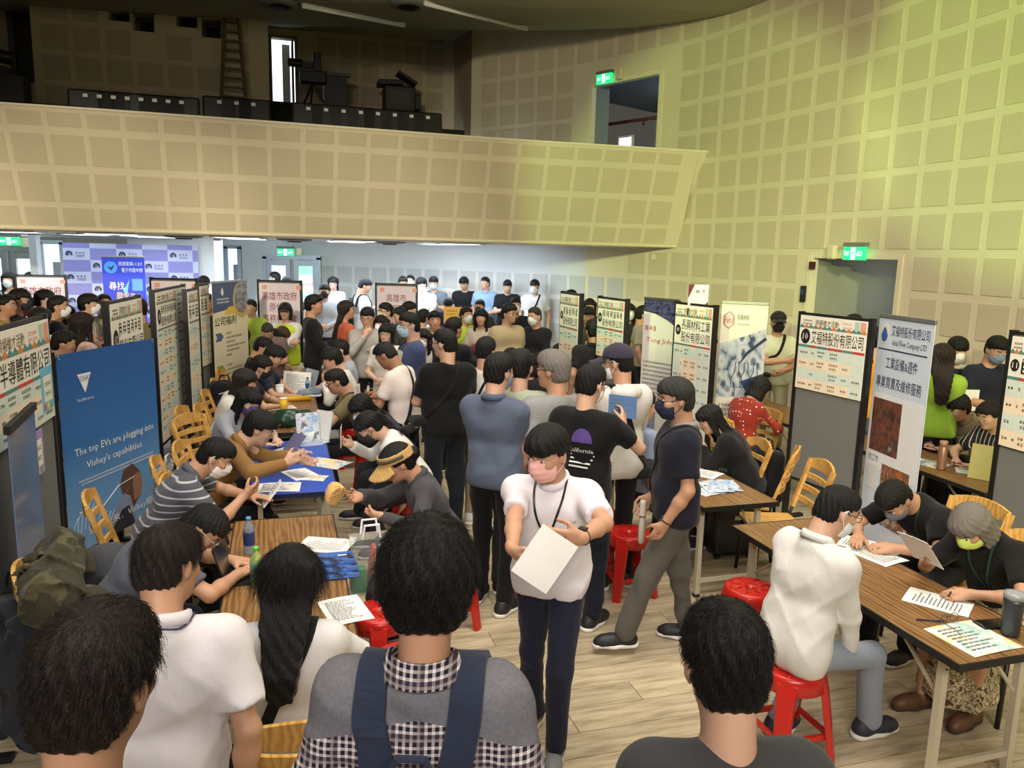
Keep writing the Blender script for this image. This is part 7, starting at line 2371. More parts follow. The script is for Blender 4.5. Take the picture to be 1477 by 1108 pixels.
# pale blue banner of the flow company
o, s, w, zt = rollup((1270, 456), (1350, 467), 'tall white and pale blue roll-up banner of the industrial equipment company', 1.98, mat=plain('pale_blue_sheet', (206, 216, 232), 0.5))
Y = -0.003
M_BLUET = plain('dark_blue_print', (36, 44, 84), 0.6)
flat(s, 'white_panel', w * 0.03, w * 0.97, zt - 1.25, zt - 0.62, plain('banner_white', (228, 228, 232), 0.5), Y + 0.0006)
MB().prism([(w * 0.13 + 0.055 * math.cos(a), zt - 0.13 + 0.085 * math.sin(a)) for a in np.linspace(0, 2 * math.pi, 25)[:-1]], Y - 0.001, Y).build('logo_disc', plain('logo_cream', (226, 222, 204), 0.5), s)
MB().prism([(w * 0.13 + 0.04 * math.sin(a) * (1 - 0.5 * max(math.cos(a), 0) ** 0.6), zt - 0.14 + 0.06 * math.cos(a)) for a in np.linspace(0, 2 * math.pi, 25)[:-1]], Y - 0.002, Y - 0.001).build('logo_drop', plain('logo_blue', (52, 96, 170), 0.4), s)
text('艾福特股份有限公司', M_BLUET, w * 0.68, 0.085, s, (w * 0.6, Y - 0.001, zt - 0.1))
text('Ideal Flow Company LTD', M_BLUET, w * 0.62, 0.06, s, (w * 0.6, Y - 0.001, zt - 0.2), 0.25)
flat(s, 'rule', w * 0.03, w * 0.93, zt - 0.262, zt - 0.252, M_BLUET, Y)
text('工業設備&週件', M_BLUET, w * 0.58, 0.095, s, (w * 0.5, Y - 0.001, zt - 0.36))
text('專業買賣及維修服務', M_BLUET, w * 0.84, 0.095, s, (w * 0.48, Y - 0.001, zt - 0.52))
def photo_mat(name, cs, scale=3.0):
  t = NT(name)
  co = t.coord('Generated', (1, 1, 1))
  n = t.noise(co, scale, 5, 0.65)
  t.base(t.ramp(n, [(0.28 + 0.44 * i / (len(cs) - 1), srgb(*c)) for i, c in enumerate(cs)]))
  return t.set(0.35)
M_PH1 = photo_mat('machine_photo', [(40, 34, 36), (70, 52, 48), (120, 72, 54), (62, 56, 58), (170, 140, 124)], 2.2)
M_PH2 = photo_mat('machine_photo', [(120, 60, 34), (196, 104, 60), (90, 70, 62), (190, 170, 156), (60, 44, 40)], 5)
ph = flat(s, 'machine_photo', w * 0.05, w * 0.60, zt - 1.1, zt - 0.66, M_PH1, Y)
text('找工作', M_BLUET, w * 0.2, 0.06, s, (w * 0.16, Y - 0.001, zt - 1.16))
flat(s, 'blank_square', w * 0.05, w * 0.27, zt - 1.42, zt - 1.22, plain('banner_grey', (214, 214, 216), 0.5), Y)
flat(s, 'pipe_photo', w * 0.34, w * 0.86, zt - 1.68, zt - 1.18, M_PH2, Y)
# cream and green banner of the materials company
o, s, w, zt = rollup((1042, 437), (1109, 440), 'tall cream roll-up banner with red hexagon logo and green lower part', 1.96, mat=plain('banner_cream', (234, 226, 210), 0.5))
M_LOGR = plain('logo_red', (178, 44, 50), 0.5)
hx = [(w * 0.17 + w * 0.125 * math.cos(a), zt - 0.17 + 0.085 * math.sin(a)) for a in np.linspace(math.pi / 2, 2.5 * math.pi, 7)[:-1]]
MB().tube([(x, Y - 0.001, z) for x, z in hx], 0.005, 5, closed=True).build('logo_outline', M_LOGR, s)
text('Eternal', M_LOGR, w * 0.2, 0.07, s, (w * 0.17, Y - 0.001, zt - 0.17), 0.3)
text('長興材料', M_TXT, w * 0.26, 0.06, s, (w * 0.48, Y - 0.001, zt - 0.14))
text('ETERNAL MATERIALS', M_GREYT, w * 0.28, 0.022, s, (w * 0.49, Y - 0.001, zt - 0.21))
t = NT('laboratory_photo')
co = t.coord('Generated', (1, 1, 1))
v = t.n('ShaderNodeTexVoronoi'); v.inputs['Scale'].default_value = 4.5; t.l(co, v.inputs['Vector'])
n = t.noise(co, 9, 4)
t.base(t.ramp(t.math('ADD', t.math('MULTIPLY', v.outputs['Distance'], 0.7), t.math('MULTIPLY', n, 0.45)), [(0.2, srgb(36, 50, 70)), (0.38, srgb(110, 130, 150)), (0.5, srgb(214, 216, 214)), (0.68, srgb(170, 186, 196)), (0.8, srgb(60, 78, 100))]))
M_LAB = t.set(0.35)
MB().prism([(0, zt - 0.98), (0, zt - 0.42), (w * 0.55, zt - 0.33), (w, zt - 0.24), (w, zt - 0.95)], Y - 0.001, Y).build('laboratory_photo', M_LAB, s)
fl_ = MB()
for k in range(3):
  x = w * (0.42 + 0.2 * k)
  fl_.tube([(x - 0.05, Y - 0.003, zt - 0.86), (x - 0.055, Y - 0.003, zt - 0.78), (x - 0.02, Y - 0.003, zt - 0.7), (x - 0.018, Y - 0.003, zt - 0.6), (x + 0.018, Y - 0.003, zt - 0.6), (x + 0.02, Y - 0.003, zt - 0.7), (x + 0.055, Y - 0.003, zt - 0.78), (x + 0.05, Y - 0.003, zt - 0.86)], 0.004, 4, closed=True)
fl_.tube([(w, Y - 0.003, zt - 0.34), (w * 0.62, Y - 0.003, zt - 0.5), (w * 0.46, Y - 0.003, zt - 0.62)], [0.018, 0.016, 0.004], 5)
fl_.build('flask_outlines', plain('print_navy', (40, 54, 84), 0.5), s)
MB().prism([(w * 0.5, zt - 0.8), (w, zt - 0.7), (w, zt - 1.05), (w * 0.8, zt - 1.0)], Y - 0.002, Y - 0.001).build('blue_corner', plain('print_blue', (34, 58, 104), 0.5), s)
text('企業簡介', M_PW, w * 0.2, 0.045, s, (w * 0.83, Y - 0.003, zt - 0.83))
text('INTRODUCTION', M_PW, w * 0.2, 0.018, s, (w * 0.83, Y - 0.003, zt - 0.89))
strokes(s, [(w * 0.07, w * 0.93, zt - 1.06 - 0.048 * k, 0.03) for k in range(8)], M_TXT, Y - 0.001, 41, 'body_print')
M_GREEN = plain('print_green', (28, 84, 70), 0.5)
flat(s, 'green_field', 0, w, 0.12, zt - 1.48, M_GREEN, Y)
MB().prism([(0, zt - 1.3), (w * 0.12, zt - 1.38), (w * 0.12, zt - 1.52), (0, zt - 1.56)], Y - 0.002, Y - 0.001).build('green_tab', plain('print_pale_green', (70, 124, 104), 0.5), s)
strokes(s, [(w * 0.3 - 0.02 * k, w * 0.95, zt - 1.58 - 0.06 * k, 0.034) for k in range(4)], M_PW, Y - 0.002, 42, 'bullet_print')
# leaning white banner with the dark top
o, s, w, zt = rollup((930, 431), (980, 435), 'glossy white banner with dark blue top and red print leaning in the aisle', 1.93, mat=plain('glossy_banner', (228, 224, 220), 0.16))
MB().prism([(0, zt), (w, zt), (w, zt - 0.3), (w * 0.7, zt - 0.22), (w * 0.35, zt - 0.16), (0, zt - 0.14)], Y - 0.001, Y).build('dark_sky_print', photo_mat('night_sky_print', [(24, 24, 48), (44, 46, 84), (90, 90, 130), (30, 30, 60)], 9), s)
M_REDT = plain('red_print', (186, 56, 60), 0.5)
strokes(s, [(w * 0.06, w * 0.45, zt - 0.33, 0.06)], M_REDT, Y - 0.002, 52)
text('Tong Jide', M_REDT, w * 0.75, 0.07, s, (w * 0.5, Y - 0.002, zt - 0.47), 0.1)
strokes(s, [(w * 0.06, w * 0.9, zt - 0.72 - 0.05 * k, 0.024) for k in range(8)], M_TXT, Y - 0.001, 51, 'body_print')
flat(s, 'picture', w * 0.18, w * 0.5, zt - 1.5, zt - 1.18, photo_mat('ad_picture', [(60, 70, 110), (150, 160, 190), (50, 60, 90)], 4), Y)
# cream banner of company benefits on the left
o, s, w, zt = rollup((305, 409), (355, 405), 'cream roll-up banner headed company benefits with a round building photo', 1.97, mat=plain('banner_yellowish', (232, 222, 190), 0.5))
MB().prism([(0, zt), (w, zt), (w, zt - 0.3), (0, zt - 0.36)], Y - 0.0005, Y).build('blue_head', plain('slate_blue_print', (70, 84, 124), 0.5), s)
MB().prism([(w * 0.52 + w * 0.2 * math.cos(a), zt - 0.4 + 0.1 * math.sin(a)) for a in np.linspace(0, math.pi, 13)], Y - 0.001, Y - 0.0005).build('sun_arc', plain('yellow_print', (226, 186, 70), 0.5), s)
el_ = [(math.cos(a), math.sin(a)) for a in np.linspace(0, 2 * math.pi, 25)[:-1]]
MB().prism([(min(w * 0.84 + w * 0.27 * c, w), zt - 0.23 + 0.235 * q) for c, q in el_], Y - 0.002, Y - 0.001).build('photo_rim', plain('gold_print', (206, 176, 90), 0.5), s)
MB().prism([(min(w * 0.84 + w * 0.235 * c, w), zt - 0.21 + 0.2 * q) for c, q in el_], Y - 0.003, Y - 0.002).build('building_photo', photo_mat('building_photo', [(110, 112, 112), (170, 168, 160), (60, 62, 66), (190, 190, 184)], 6), s)
MB().prism([(w * 0.27 + 0.035 * math.sin(a) * (1 - 0.5 * max(math.cos(a), 0)), zt - 0.11 + 0.05 * math.cos(a)) for a in np.linspace(0, 2 * math.pi, 17)[:-1]], Y - 0.002, Y - 0.001).build('logo_drop', M_PW, s)
strokes(s, [(w * 0.12, w * 0.45, zt - 0.2, 0.024), (w * 0.12, w * 0.45, zt - 0.24, 0.022)], M_PW, Y - 0.001, 61)
text('公司福利', M_TXT, w * 0.62, 0.11, s, (w * 0.34, Y - 0.003, zt - 0.47))
for k, (z, c) in enumerate(((0.66, (84, 100, 140)), (1.06, (150, 160, 90)), (1.4, (200, 134, 70)))):
  zz = zt - z
  MB().prism([(w * 0.04, zz + 0.05), (w * 0.2, zz + 0.05), (w * 0.26, zz), (w * 0.2, zz - 0.05), (w * 0.04, zz - 0.05), (w * 0.09, zz)], Y - 0.001, Y).build('arrow_tag', plain('arrow_print', c, 0.5), s)
  strokes(s, [(w * 0.34, w * (0.5 + 0.1 * ((q * 3) % 5)), zz + 0.03 - 0.055 * q, 0.03) for q in range(6 if k < 2 else 4)], plain('olive_print', (110, 104, 84), 0.6), Y - 0.001, 62 + k, 'benefit_print')
# blue banner for the electronics maker, on its cross stand
a, b = at(80, 513, 1.66), at(221, 488, 1.66)
w = math.hypot(b[0] - a[0], b[1] - a[1])
o = empty('display_banner', (a[0], a[1], 0), math.atan2(b[1] - a[1], b[0] - a[0]), 'large blue electric car components banner on a black stand with white letters', 'banner')
t = NT('blue_gradient_print')
sep = t.n('ShaderNodeSeparateXYZ'); t.l(t.coord('Generated'), sep.inputs[0])
t.base(t.ramp(sep.outputs[2], [(0.0, srgb(120, 160, 200)), (0.3, srgb(96, 142, 190)), (0.55, srgb(48, 104, 168)), (1.0, srgb(30, 82, 150))]))
M_BLUEB = t.set(0.4)
zt, zb = 1.66, 0.22
s = MB().box((w / 2, 0, (zt + zb) / 2), (w, 0.004, zt - zb)).build('banner_sheet', M_BLUEB, o)
h = zt - zb
MB().prism([(w * 0.17, zt - 0.16), (w * 0.3, zt - 0.16), (w * 0.235, zt - 0.3)], Y - 0.001, Y).build('triangle_logo', M_PW, s)
text('VISHAY', M_BLUEB if False else plain('logo_blue_text', (36, 84, 150), 0.5), w * 0.125, 0.042, s, (w * 0.235, Y - 0.002, zt - 0.195))
text('The DNA of tech.', M_PW, w * 0.16, 0.02, s, (w * 0.235, Y - 0.001, zt - 0.345))
text('The top EVs are plugging into', M_PW, w * 0.84, 0.07, s, (w * 0.52, Y - 0.001, zt - 0.72))
text("Vishay's capabilities.", M_PW, w * 0.6, 0.07, s, (w * 0.5, Y - 0.001, zt - 0.83))
strokes(s, [(w * 0.12, w * 0.92, zt - 0.93, 0.014), (w * 0.14, w * 0.9, zt - 0.955, 0.014)], M_PW, Y - 0.001, 71)
mb = MB()
for k in range(14):
  x = w * (0.06 + 0.04 * k)
  z = zt - 1.18 + 0.07 * math.sin(k * 0.55) - 0.0 * k
  mb.tube([(x - 0.04, Y - 0.001, z - 0.2 + 0.008 * k), (x - 0.01, Y - 0.001, z - 0.05), (x + 0.03, Y - 0.001, z)], 0.0014, 4)
mb.tube([(w * 0.1, Y - 0.001, zt - 1.15), (w * 0.3, Y - 0.001, zt - 1.2), (w * 0.5, Y - 0.001, zt - 1.08), (w * 0.68, Y - 0.001, zt - 1.06)], 0.003, 4)
mb.build('sound_wave_print', M_PW, s)
M_HAIRP = plain('hair_print', (92, 66, 56), 0.5)
M_SEATP = plain('seat_print', (40, 42, 54), 0.5)
MB().prism([(w * 0.52, zt - 1.08), (w * 0.56, zt - 0.98), (w * 0.66, zt - 0.95), (w * 0.74, zt - 1.03), (w * 0.76, zt - 1.13), (w * 0.72, zt - 1.24), (w * 0.66, zt - 1.3), (w * 0.56, zt - 1.26)], Y - 0.002, Y - 0.001).build('driver_hair', M_HAIRP, s)
MB().prism([(w * 0.66, zt - 1.05), (w * 0.75, zt - 1.04), (w * 0.765, zt - 1.14), (w * 0.74, zt - 1.24), (w * 0.66, zt - 1.25)], Y - 0.003, Y - 0.002).build('driver_face', plain('face_print', (150, 104, 86), 0.5), s)
MB().prism([(w * 0.3, zb), (w * 0.48, zt - 1.22), (w * 0.55, zt - 1.16), (w * 0.62, zt - 1.2), (w * 0.68, zb)], Y - 0.003, Y - 0.002).build('car_seat', plain('seat_grey_print', (130, 138, 158), 0.5), s)
MB().prism([(w * 0.36, zb), (w * 0.52, zt - 1.28), (w * 0.6, zt - 1.27), (w * 0.66, zb)], Y - 0.004, Y - 0.003).build('car_seat_shadow', M_SEATP, s)
text('駕馭未來．Vishay驅動', M_PW, w * 0.78, 0.075, s, (w * 0.56, Y - 0.006, zb + 0.12), 0.0)
for x, z in ((0.02, zt - 0.02), (w - 0.02, zt - 0.02)): MB().tube([(x + 0.012 * math.cos(q), Y - 0.002, z + 0.012 * math.sin(q)) for q in np.linspace(0, 6.28, 9)[:-1]], 0.003, 5, closed=True).build('eyelet', M_STEEL, s)
MB().tube([(0.0, 0.02, 0), (0.0, 0.02, zt + 0.02)], 0.012, 8).build('stand_pole', M_BLACK, o)
MB().tube([(0.02, 0.03, zt - 0.02), (w / 2, 0.12, 0.7), (w * 0.9, 0.3, 0.0)], 0.008, 6).tube([(w - 0.02, 0.03, zt - 0.02), (w / 2, 0.12, 0.7), (w * 0.1, 0.3, 0.0)], 0.008, 6).build('cross_stand', M_BLACK, o)
# blue recruiting banner before the lavender backdrop
o, s, w, zt = rollup((146, 369), (208, 373), 'bright blue recruiting banner with yellow letters before the lavender backdrop', y=(14.3, 14.6), h=1.3, mat=plain('vivid_blue_sheet', (38, 58, 190), 0.45))
MB().prism([(w * 0.2 + 0.11 * math.cos(a), zt - 0.19 + 0.11 * math.sin(a)) for a in np.linspace(0, 2 * math.pi, 25)[:-1]], Y - 0.002, Y - 0.001).build('emblem_disc', plain('emblem_blue', (70, 150, 226), 0.4), s)
MB().prism([(w * 0.2 - 0.07, zt - 0.16), (w * 0.2, zt - 0.19), (w * 0.2 + 0.07, zt - 0.14), (w * 0.2 + 0.01, zt - 0.25)], Y - 0.004, Y - 0.003).build('emblem_bird', M_NAVY, s)
text('資通電軍I.C.E.F', M_PW, w * 0.56, 0.075, s, (w * 0.66, Y - 0.002, zt - 0.12))
text('電子作戰中隊', M_PW, w * 0.5, 0.085, s, (w * 0.7, Y - 0.002, zt - 0.24))
M_YEL = plain('yellow_letters', (244, 206, 92), 0.5)
text('尋找', plain('cream_letters', (248, 240, 200), 0.5), w * 0.36, 0.15, s, (w * 0.32, Y - 0.002, zt - 0.53))
text('鍵盤英雄', M_YEL, w * 0.6, 0.15, s, (w * 0.6, Y - 0.002, zt - 0.73), ry=0.1)
flat(s, 'building_picture', w * 0.68, w * 0.93, zt - 0.62, zt - 0.4, plain('sky_print', (96, 150, 206), 0.5), Y)
MB().prism([(w * 0.45, zt - 0.62), (w * 0.62, zt - 0.42), (w * 0.55, zt - 0.68)], Y - 0.0015, Y - 0.0005).build('light_ray', plain('ray_print', (110, 190, 236), 0.5), s)
# pink paper notices on boards
def notice(tl, tr, label, lines, y, h=0.7, zb=0.5, pics=False):
  B, w, zt = board(tl, tr, label, y=y, bottom=zb)
  cleanup(B)
  p = MB().box((w / 2, -0.03, zt - 0.03 - h / 2), (w * 0.96, 0.006, h)).build('notice_sheet', plain('pale_pink_sheet', (226, 212, 222), 0.6), B)
  m = plain('maroon_letters', (126, 34, 44), 0.6)
  n = len(lines)
  for i, ln in enumerate(lines):
    if ln is None: continue
    text(ln, m, w * 0.82 * len(ln) / max(len(q) for q in lines if q), h * 0.2, p, (w / 2, -0.035, zt - 0.03 - h * (0.3 + 0.27 * i)))
  for x in (0.06, w * 0.9): flat(p, 'corner_flower', x, x + 0.07, zt - 0.12, zt - 0.06, M_PINKP, -0.033)
  if pics:
    for x in (0.12, w * 0.55): flat(B, 'snapshot', x * 1.0, x + w * 0.32, zt - h - 0.38, zt - h - 0.1, photo_mat('snapshot', [(80, 70, 66), (190, 170, 160), (120, 100, 96), (220, 214, 210)], 5), -0.02)
  return B
notice((373, 405), (434, 406), 'pink notice board of the indigenous affairs commission with photos below', ['高雄市政府', '原住民', '事務委員會'], (11.4, 11.4), 0.62, pics=True)
notice((543, 409), (601, 411), 'pink notice board of the veterans service office', ['高雄市', '榮民服務處'], (12.2, 12.2), 0.62)
notice((23, 396), (94, 399), 'pink notice board of the city labour bureau before the left glass doors', ['高雄市政府', '勞工局'], (12.0, 12.2), 0.7)
notice((218, 400), (284, 405), 'pink notice board half hidden behind the long job list', ['國軍人才招募', None], (10.9, 10.9), 0.5)
# yellow poster on the desk at the back
p = at_y(661, 443, 11.8)
o = empty('desk_poster', (p[0], p[1], 0), 0.02, 'yellow poster with a gear emblem hanging before the back desk', 'poster')
yp = MB().box((0, 0, p[2] - 0.13), (0.44, 0.01, 0.26)).build('poster_sheet', plain('yellow_orange_sheet', (222, 172, 72), 0.5), o)
MB().tube([(0.1 + 0.07 * math.cos(a), -0.008, p[2] - 0.12 + 0.07 * math.sin(a)) for a in np.linspace(0, 6.28, 13)[:-1]], 0.01, 5, closed=True).build('gear_emblem', M_BROWN, yp)
strokes(yp, [(-0.18, 0.0, p[2] - 0.06, 0.03), (-0.18, -0.04, p[2] - 0.11, 0.02)], M_BROWN, -0.007, 81)
MB().box((0, 0.3, 0.7), (1.2, 0.5, 0.03)).build('desk_top', M_TABLE, o)
for x in (-0.55, 0.55): MB().box((x, 0.3, 0.35), (0.04, 0.4, 0.7)).build('leg', M_LEG, o)
# edge-on banner at the left edge
a, b = at(9, 556, 1.5), at(48, 1044, 0.03)
o = empty('roll_up_banner', (b[0], b[1], 0), 1.95, 'shiny banner seen edge on at the left edge of the frame', 'banner')
s = MB().box((0.3, 0, 0.8), (0.6, 0.006, 1.46)).build('banner_sheet', plain('glossy_banner_blue', (96, 120, 160), 0.12), o)
MB().box((0.3, 0, 1.54), (0.62, 0.03, 0.04)).build('top_bar', M_BLACK, o)
MB().box((0.3, 0, 0.045), (0.64, 0.14, 0.09)).build('base_case', M_STEEL, o, bevel=0.01)
MB().tube([(0.3, 0.03, 0.05), (0.3, 0.03, 1.54)], 0.009, 6).build('pole', M_STEEL, o)

# ---------------------------------------------------------------- things lying on the tables
def flat_paper(pos, rz, label, w=0.21, h=0.297, mat=None, lines=14, cat='paper', name='paper_sheet', seed=1, group=None):
  return paper(pos, (-math.sin(rz), math.cos(rz), 0), (0, 0, 1), label, w, h, mat, cat, group, lines, 0.004, name, seed)
Z = TZ + 0.003
def px(x, y, z=TZ + 0.003): return at(x, y, z)
M_LEAF = photo_mat('leaflet_print', [(236, 232, 222), (240, 206, 110), (236, 236, 232), (90, 150, 200), (240, 220, 150)], 2.5)
M_LEAF2 = photo_mat('pastel_print', [(240, 238, 230), (160, 214, 204), (244, 242, 236), (246, 226, 130), (236, 236, 232)], 2.2)
flat_paper(px(1403, 920), 0.35, 'pastel flyer with yellow and teal squares under the glasses', 0.3, 0.27, M_LEAF2, 8, 'flyer', 'flyer', 3)
flat_paper(px(1353, 868), 0.9, 'white form sheets before the grey haired woman', 0.21, 0.297, None, 12)
held(R3, 0, 'white form held up by the grey haired woman', 0.18, 0.22, tilt=0.9)
flat_paper(px(1262, 800, Z), 0.5, 'white papers under the hands of the man in the sports T-shirt', 0.21, 0.297, None, 14)
flat_paper(px(1238, 784, Z), 0.9, 'white sheet beside the folded arm near the sports T-shirt', 0.21, 0.2, None, 10)
def pen(p, rz, label, col):
  d = V(math.cos(rz), math.sin(rz), 0)
  o = MB().tube([p - d * 0.07, p + d * 0.055, p + d * 0.07], [0.0045, 0.0045, 0.0012], 6).build('pen', plain('pen_plastic', col, 0.4), smooth=True)
  return tag(o, label, 'pen')
pen(px(1344, 895, TZ + 0.006), -0.1, 'dark pen lying on the front right table', (40, 42, 60))
pen(R3['grip'][1] + V(0, 0, 0.03), 0.9, 'pen in the hand of the grey haired woman', (30, 30, 34))
def spectacles(p, rz, label):
  o = put('spectacles', glasses_mesh(plain('spectacle_frame', (70, 64, 60), 0.3)))
  o.location = tuple(p)
  o.rotation_euler = (0.0, 0, rz)
  return tag(o, label, 'glasses')
spectacles(px(1398, 908, TZ + 0.03), 0.4, 'pair of glasses resting on the pastel flyer')
def lathe_thing(name, cat, label, p, parts):
  o = empty(name, tuple(p), 0, label, cat)
  for nm, prof, m in parts: MB().lathe(prof, 16).build(nm, m, o, smooth=True)
  return o
M_TUMB = plain('dark_steel_coating', (62, 66, 72), 0.35, 0.3)
lathe_thing('tumbler', 'tumbler', 'dark grey steel tumbler with clear lid on the front right table', px(1456, 915), [('body', [(0.036, 0), (0.04, 0.01), (0.045, 0.16), (0.046, 0.18)], M_TUMB), ('lid', [(0.047, 0.18), (0.047, 0.205), (0.03, 0.21)], plain('lid_plastic', (150, 152, 156), 0.2))])
lathe_thing('thermos', 'bottle', 'rose brown thermos on the table behind the blue banner', px(1357, 677), [('body', [(0.034, 0), (0.036, 0.01), (0.036, 0.19), (0.03, 0.2)], plain('rose_steel', (150, 112, 88), 0.35, 0.3)), ('cap', [(0.033, 0.2), (0.033, 0.24), (0.028, 0.245)], plain('rose_cap', (164, 126, 102), 0.4))])
o = MB().box((0, 0, 0), (0.19, 0.085, 0.012)).build('phone', M_PHONE, bevel=0.004); tag(o, 'black phone at the left end of the front right table', 'phone'); o.location = tuple(px(1163, 766, TZ + 0.008)); o.rotation_euler = (0, 0, 0.3)
o = MB().box((0, 0, 0), (0.16, 0.08, 0.012)).build('phone', M_PHONE, bevel=0.004); tag(o, 'black phone beside the steel tumbler', 'phone'); o.location = tuple(px(1432, 900, TZ + 0.008)); o.rotation_euler = (0, 0, 0.2)
F_ = Field(); F_.cap((-0.04, 0, 0.012), (0.04, 0.01, 0.012), 0.022, 0.016, 0.01); F_.wr = wrinkle('tissue', 0.012, 2)
o = surf('tissue', F_, 0.007, M_PAPER, None); tag(o, 'crumpled tissue on the black phone', 'tissue'); o.location = tuple(px(1182, 764, TZ + 0.016))
# centre right table
M_BRO = photo_mat('brochure_print', [(236, 236, 236), (120, 170, 220), (230, 232, 236), (60, 70, 90), (200, 220, 240)], 2.2)
for k, (x, y, r, lb) in enumerate(((1030, 702, 0.2, 'blue and white brochure fanned on the table behind the man in navy, top one'), (1046, 700, 0.0, 'second blue brochure of the fan'), (1014, 706, 0.5, 'third blue brochure of the fan'))):
  flat_paper(px(x, y, Z + 0.004 * (2 - k)), r, lb, 0.2, 0.28, M_BRO, 0, 'brochure', 'brochure', k)
flat_paper(px(1012, 682), 0.9, 'white paper at the far end of the brochure table', 0.21, 0.297, None, 12)
# far right table
flat_paper(px(1340, 668), 0.6, 'printed sheets before the man in the olive shirt', 0.25, 0.3, photo_mat('sheet_print', [(236, 234, 226), (240, 238, 230), (90, 110, 130), (230, 230, 224)], 4), 0)
flat_paper(px(1408, 681), 1.1, 'white and green leaflet before the woman in stripes', 0.21, 0.3, photo_mat('sheet_green', [(238, 238, 228), (236, 236, 226), (150, 190, 160), (230, 230, 224)], 3), 0, 'leaflet', 'leaflet')
p = px(1424, 668, TZ + 0.14)
o = paper(p, (0.1, 0.1, 1.0), (-0.6, -0.75, 0.1), 'pale yellow folder held upright by the woman in stripes', 0.24, 0.28, plain('pale_yellow_card', (232, 226, 140), 0.6), 'folder', None, 0, 0.01, 'folder')
# blue table
flat_paper(px(472, 668), 1.2, 'yellow and blue leaflet at the right edge of the blue table', 0.24, 0.34, M_LEAF, 0, 'leaflet', 'leaflet', 5)
flat_paper(px(452, 689), 1.5, 'yellow leaflet near the corner of the blue table', 0.14, 0.2, M_LEAF, 0, 'leaflet', 'leaflet', 6)
flat_paper(px(434, 684), 0.7, 'white form in front of the man in the camel shirt', 0.2, 0.28, None, 14, seed=7)
flat_paper(px(402, 703), 0.2, 'white papers under the sleeve of the camel shirt', 0.3, 0.22, None, 8, seed=8)
flat_paper(px(420, 650), 0.9, 'grey printed card by the woman in the purple mask', 0.18, 0.24, photo_mat('card_grey', [(150, 150, 160), (210, 210, 214), (90, 90, 104)], 4), 0, 'card', 'card')
o = paper(px(424, 640, TZ + 0.06), (0.3, 0.4, 0.5), (-0.3, -0.5, 0.8), 'purple grey booklet held by the woman in the purple mask', 0.15, 0.2, plain('violet_card', (104, 100, 140), 0.5), 'booklet', None, 5, 0.004, 'booklet', 2)
def stand(p, rz, label, w=0.2, h=0.27, mat=None):
  o = empty('leaflet_stand', tuple(p), rz, label, 'stand')
  R_ = rotx(-0.25)
  MB().box(R_ @ V(0, 0, h / 2), (w, 0.004, h), R_).build('acrylic_back', plain('acrylic', (206, 216, 222), 0.08), o)
  MB().box((0, -0.04, 0.004), (w, 0.1, 0.006)).box((0, -0.085, 0.02), (w, 0.004, 0.04)).build('acrylic_foot', plain('acrylic', (206, 216, 222), 0.08), o)
  MB().box(R_ @ V(0, -0.005, h / 2 + 0.01), (w * 0.9, 0.002, h * 0.95), R_).build('leaflet', mat or M_BRO, o)
  return o
stand(px(446, 640, TZ), 0.5, 'acrylic stand with a blue leaflet on the blue table', mat=M_BRO)
stand(px(462, 636, TZ), -0.5, 'acrylic stand with a white notice at the back of the blue table', mat=M_PAPER)
lathe_thing('pen_cup', 'cup', 'white cup of pens in front of the acrylic stands', px(447, 638), [('cup', [(0.036, 0), (0.042, 0.1), (0.038, 0.1), (0.032, 0.01)], M_WHITE)])
lathe_thing('paper_cup', 'cup', 'tall yellow drink cup on the wooden table behind the blue one', px(409, 596), [('cup', [(0.03, 0), (0.042, 0.15)], plain('yellow_cup', (232, 190, 40), 0.4)), ('lid', [(0.044, 0.15), (0.044, 0.16), (0.02, 0.165)], M_WHITE)])
lathe_thing('paper_cup', 'cup', 'tall white drink cup behind the yellow one', px(404, 578), [('cup', [(0.032, 0), (0.046, 0.17)], M_WHITE), ('lid', [(0.048, 0.17), (0.046, 0.18), (0.02, 0.183)], M_WHITE)])
def bottle(p, label, col, capc, labc, h=0.21, r=0.031):
  t = NT('bottle_plastic')
  t.base(srgb(*col))
  t.p.inputs['Transmission Weight'].default_value = 0.7
  t.p.inputs['IOR'].default_value = 1.2
  m = t.set(0.08)
  return lathe_thing('drink_bottle', 'bottle', label, p, [('body', [(r * 0.9, 0), (r, 0.01), (r, h * 0.68), (r * 0.85, h * 0.78), (0.012, h * 0.9), (0.012, h * 0.95)], m), ('wrapper', [(r * 1.015, h * 0.25), (r * 1.02, h * 0.26), (r * 1.02, h * 0.6), (r * 1.015, h * 0.61)], plain('bottle_label', labc, 0.4)), ('cap', [(0.0145, h * 0.93), (0.0145, h), (0.012, h * 1.01)], plain('bottle_cap', capc, 0.4))])
bottle(px(371, 846), 'green tea bottle with bright green cap on the front left table', (196, 226, 150), (100, 196, 70), (96, 150, 130))
bottle(px(360, 798), 'water bottle with blue cap and dark label on the front left table', (190, 206, 224), (70, 150, 214), (40, 60, 110))
bottle(px(432, 563), 'water bottle with blue label on the far wooden table', (180, 204, 220), (220, 226, 230), (60, 140, 180))
bottle(px(444, 566), 'second water bottle next to the acrylic sheet on the far table', (180, 204, 220), (60, 70, 90), (50, 90, 150), 0.18)
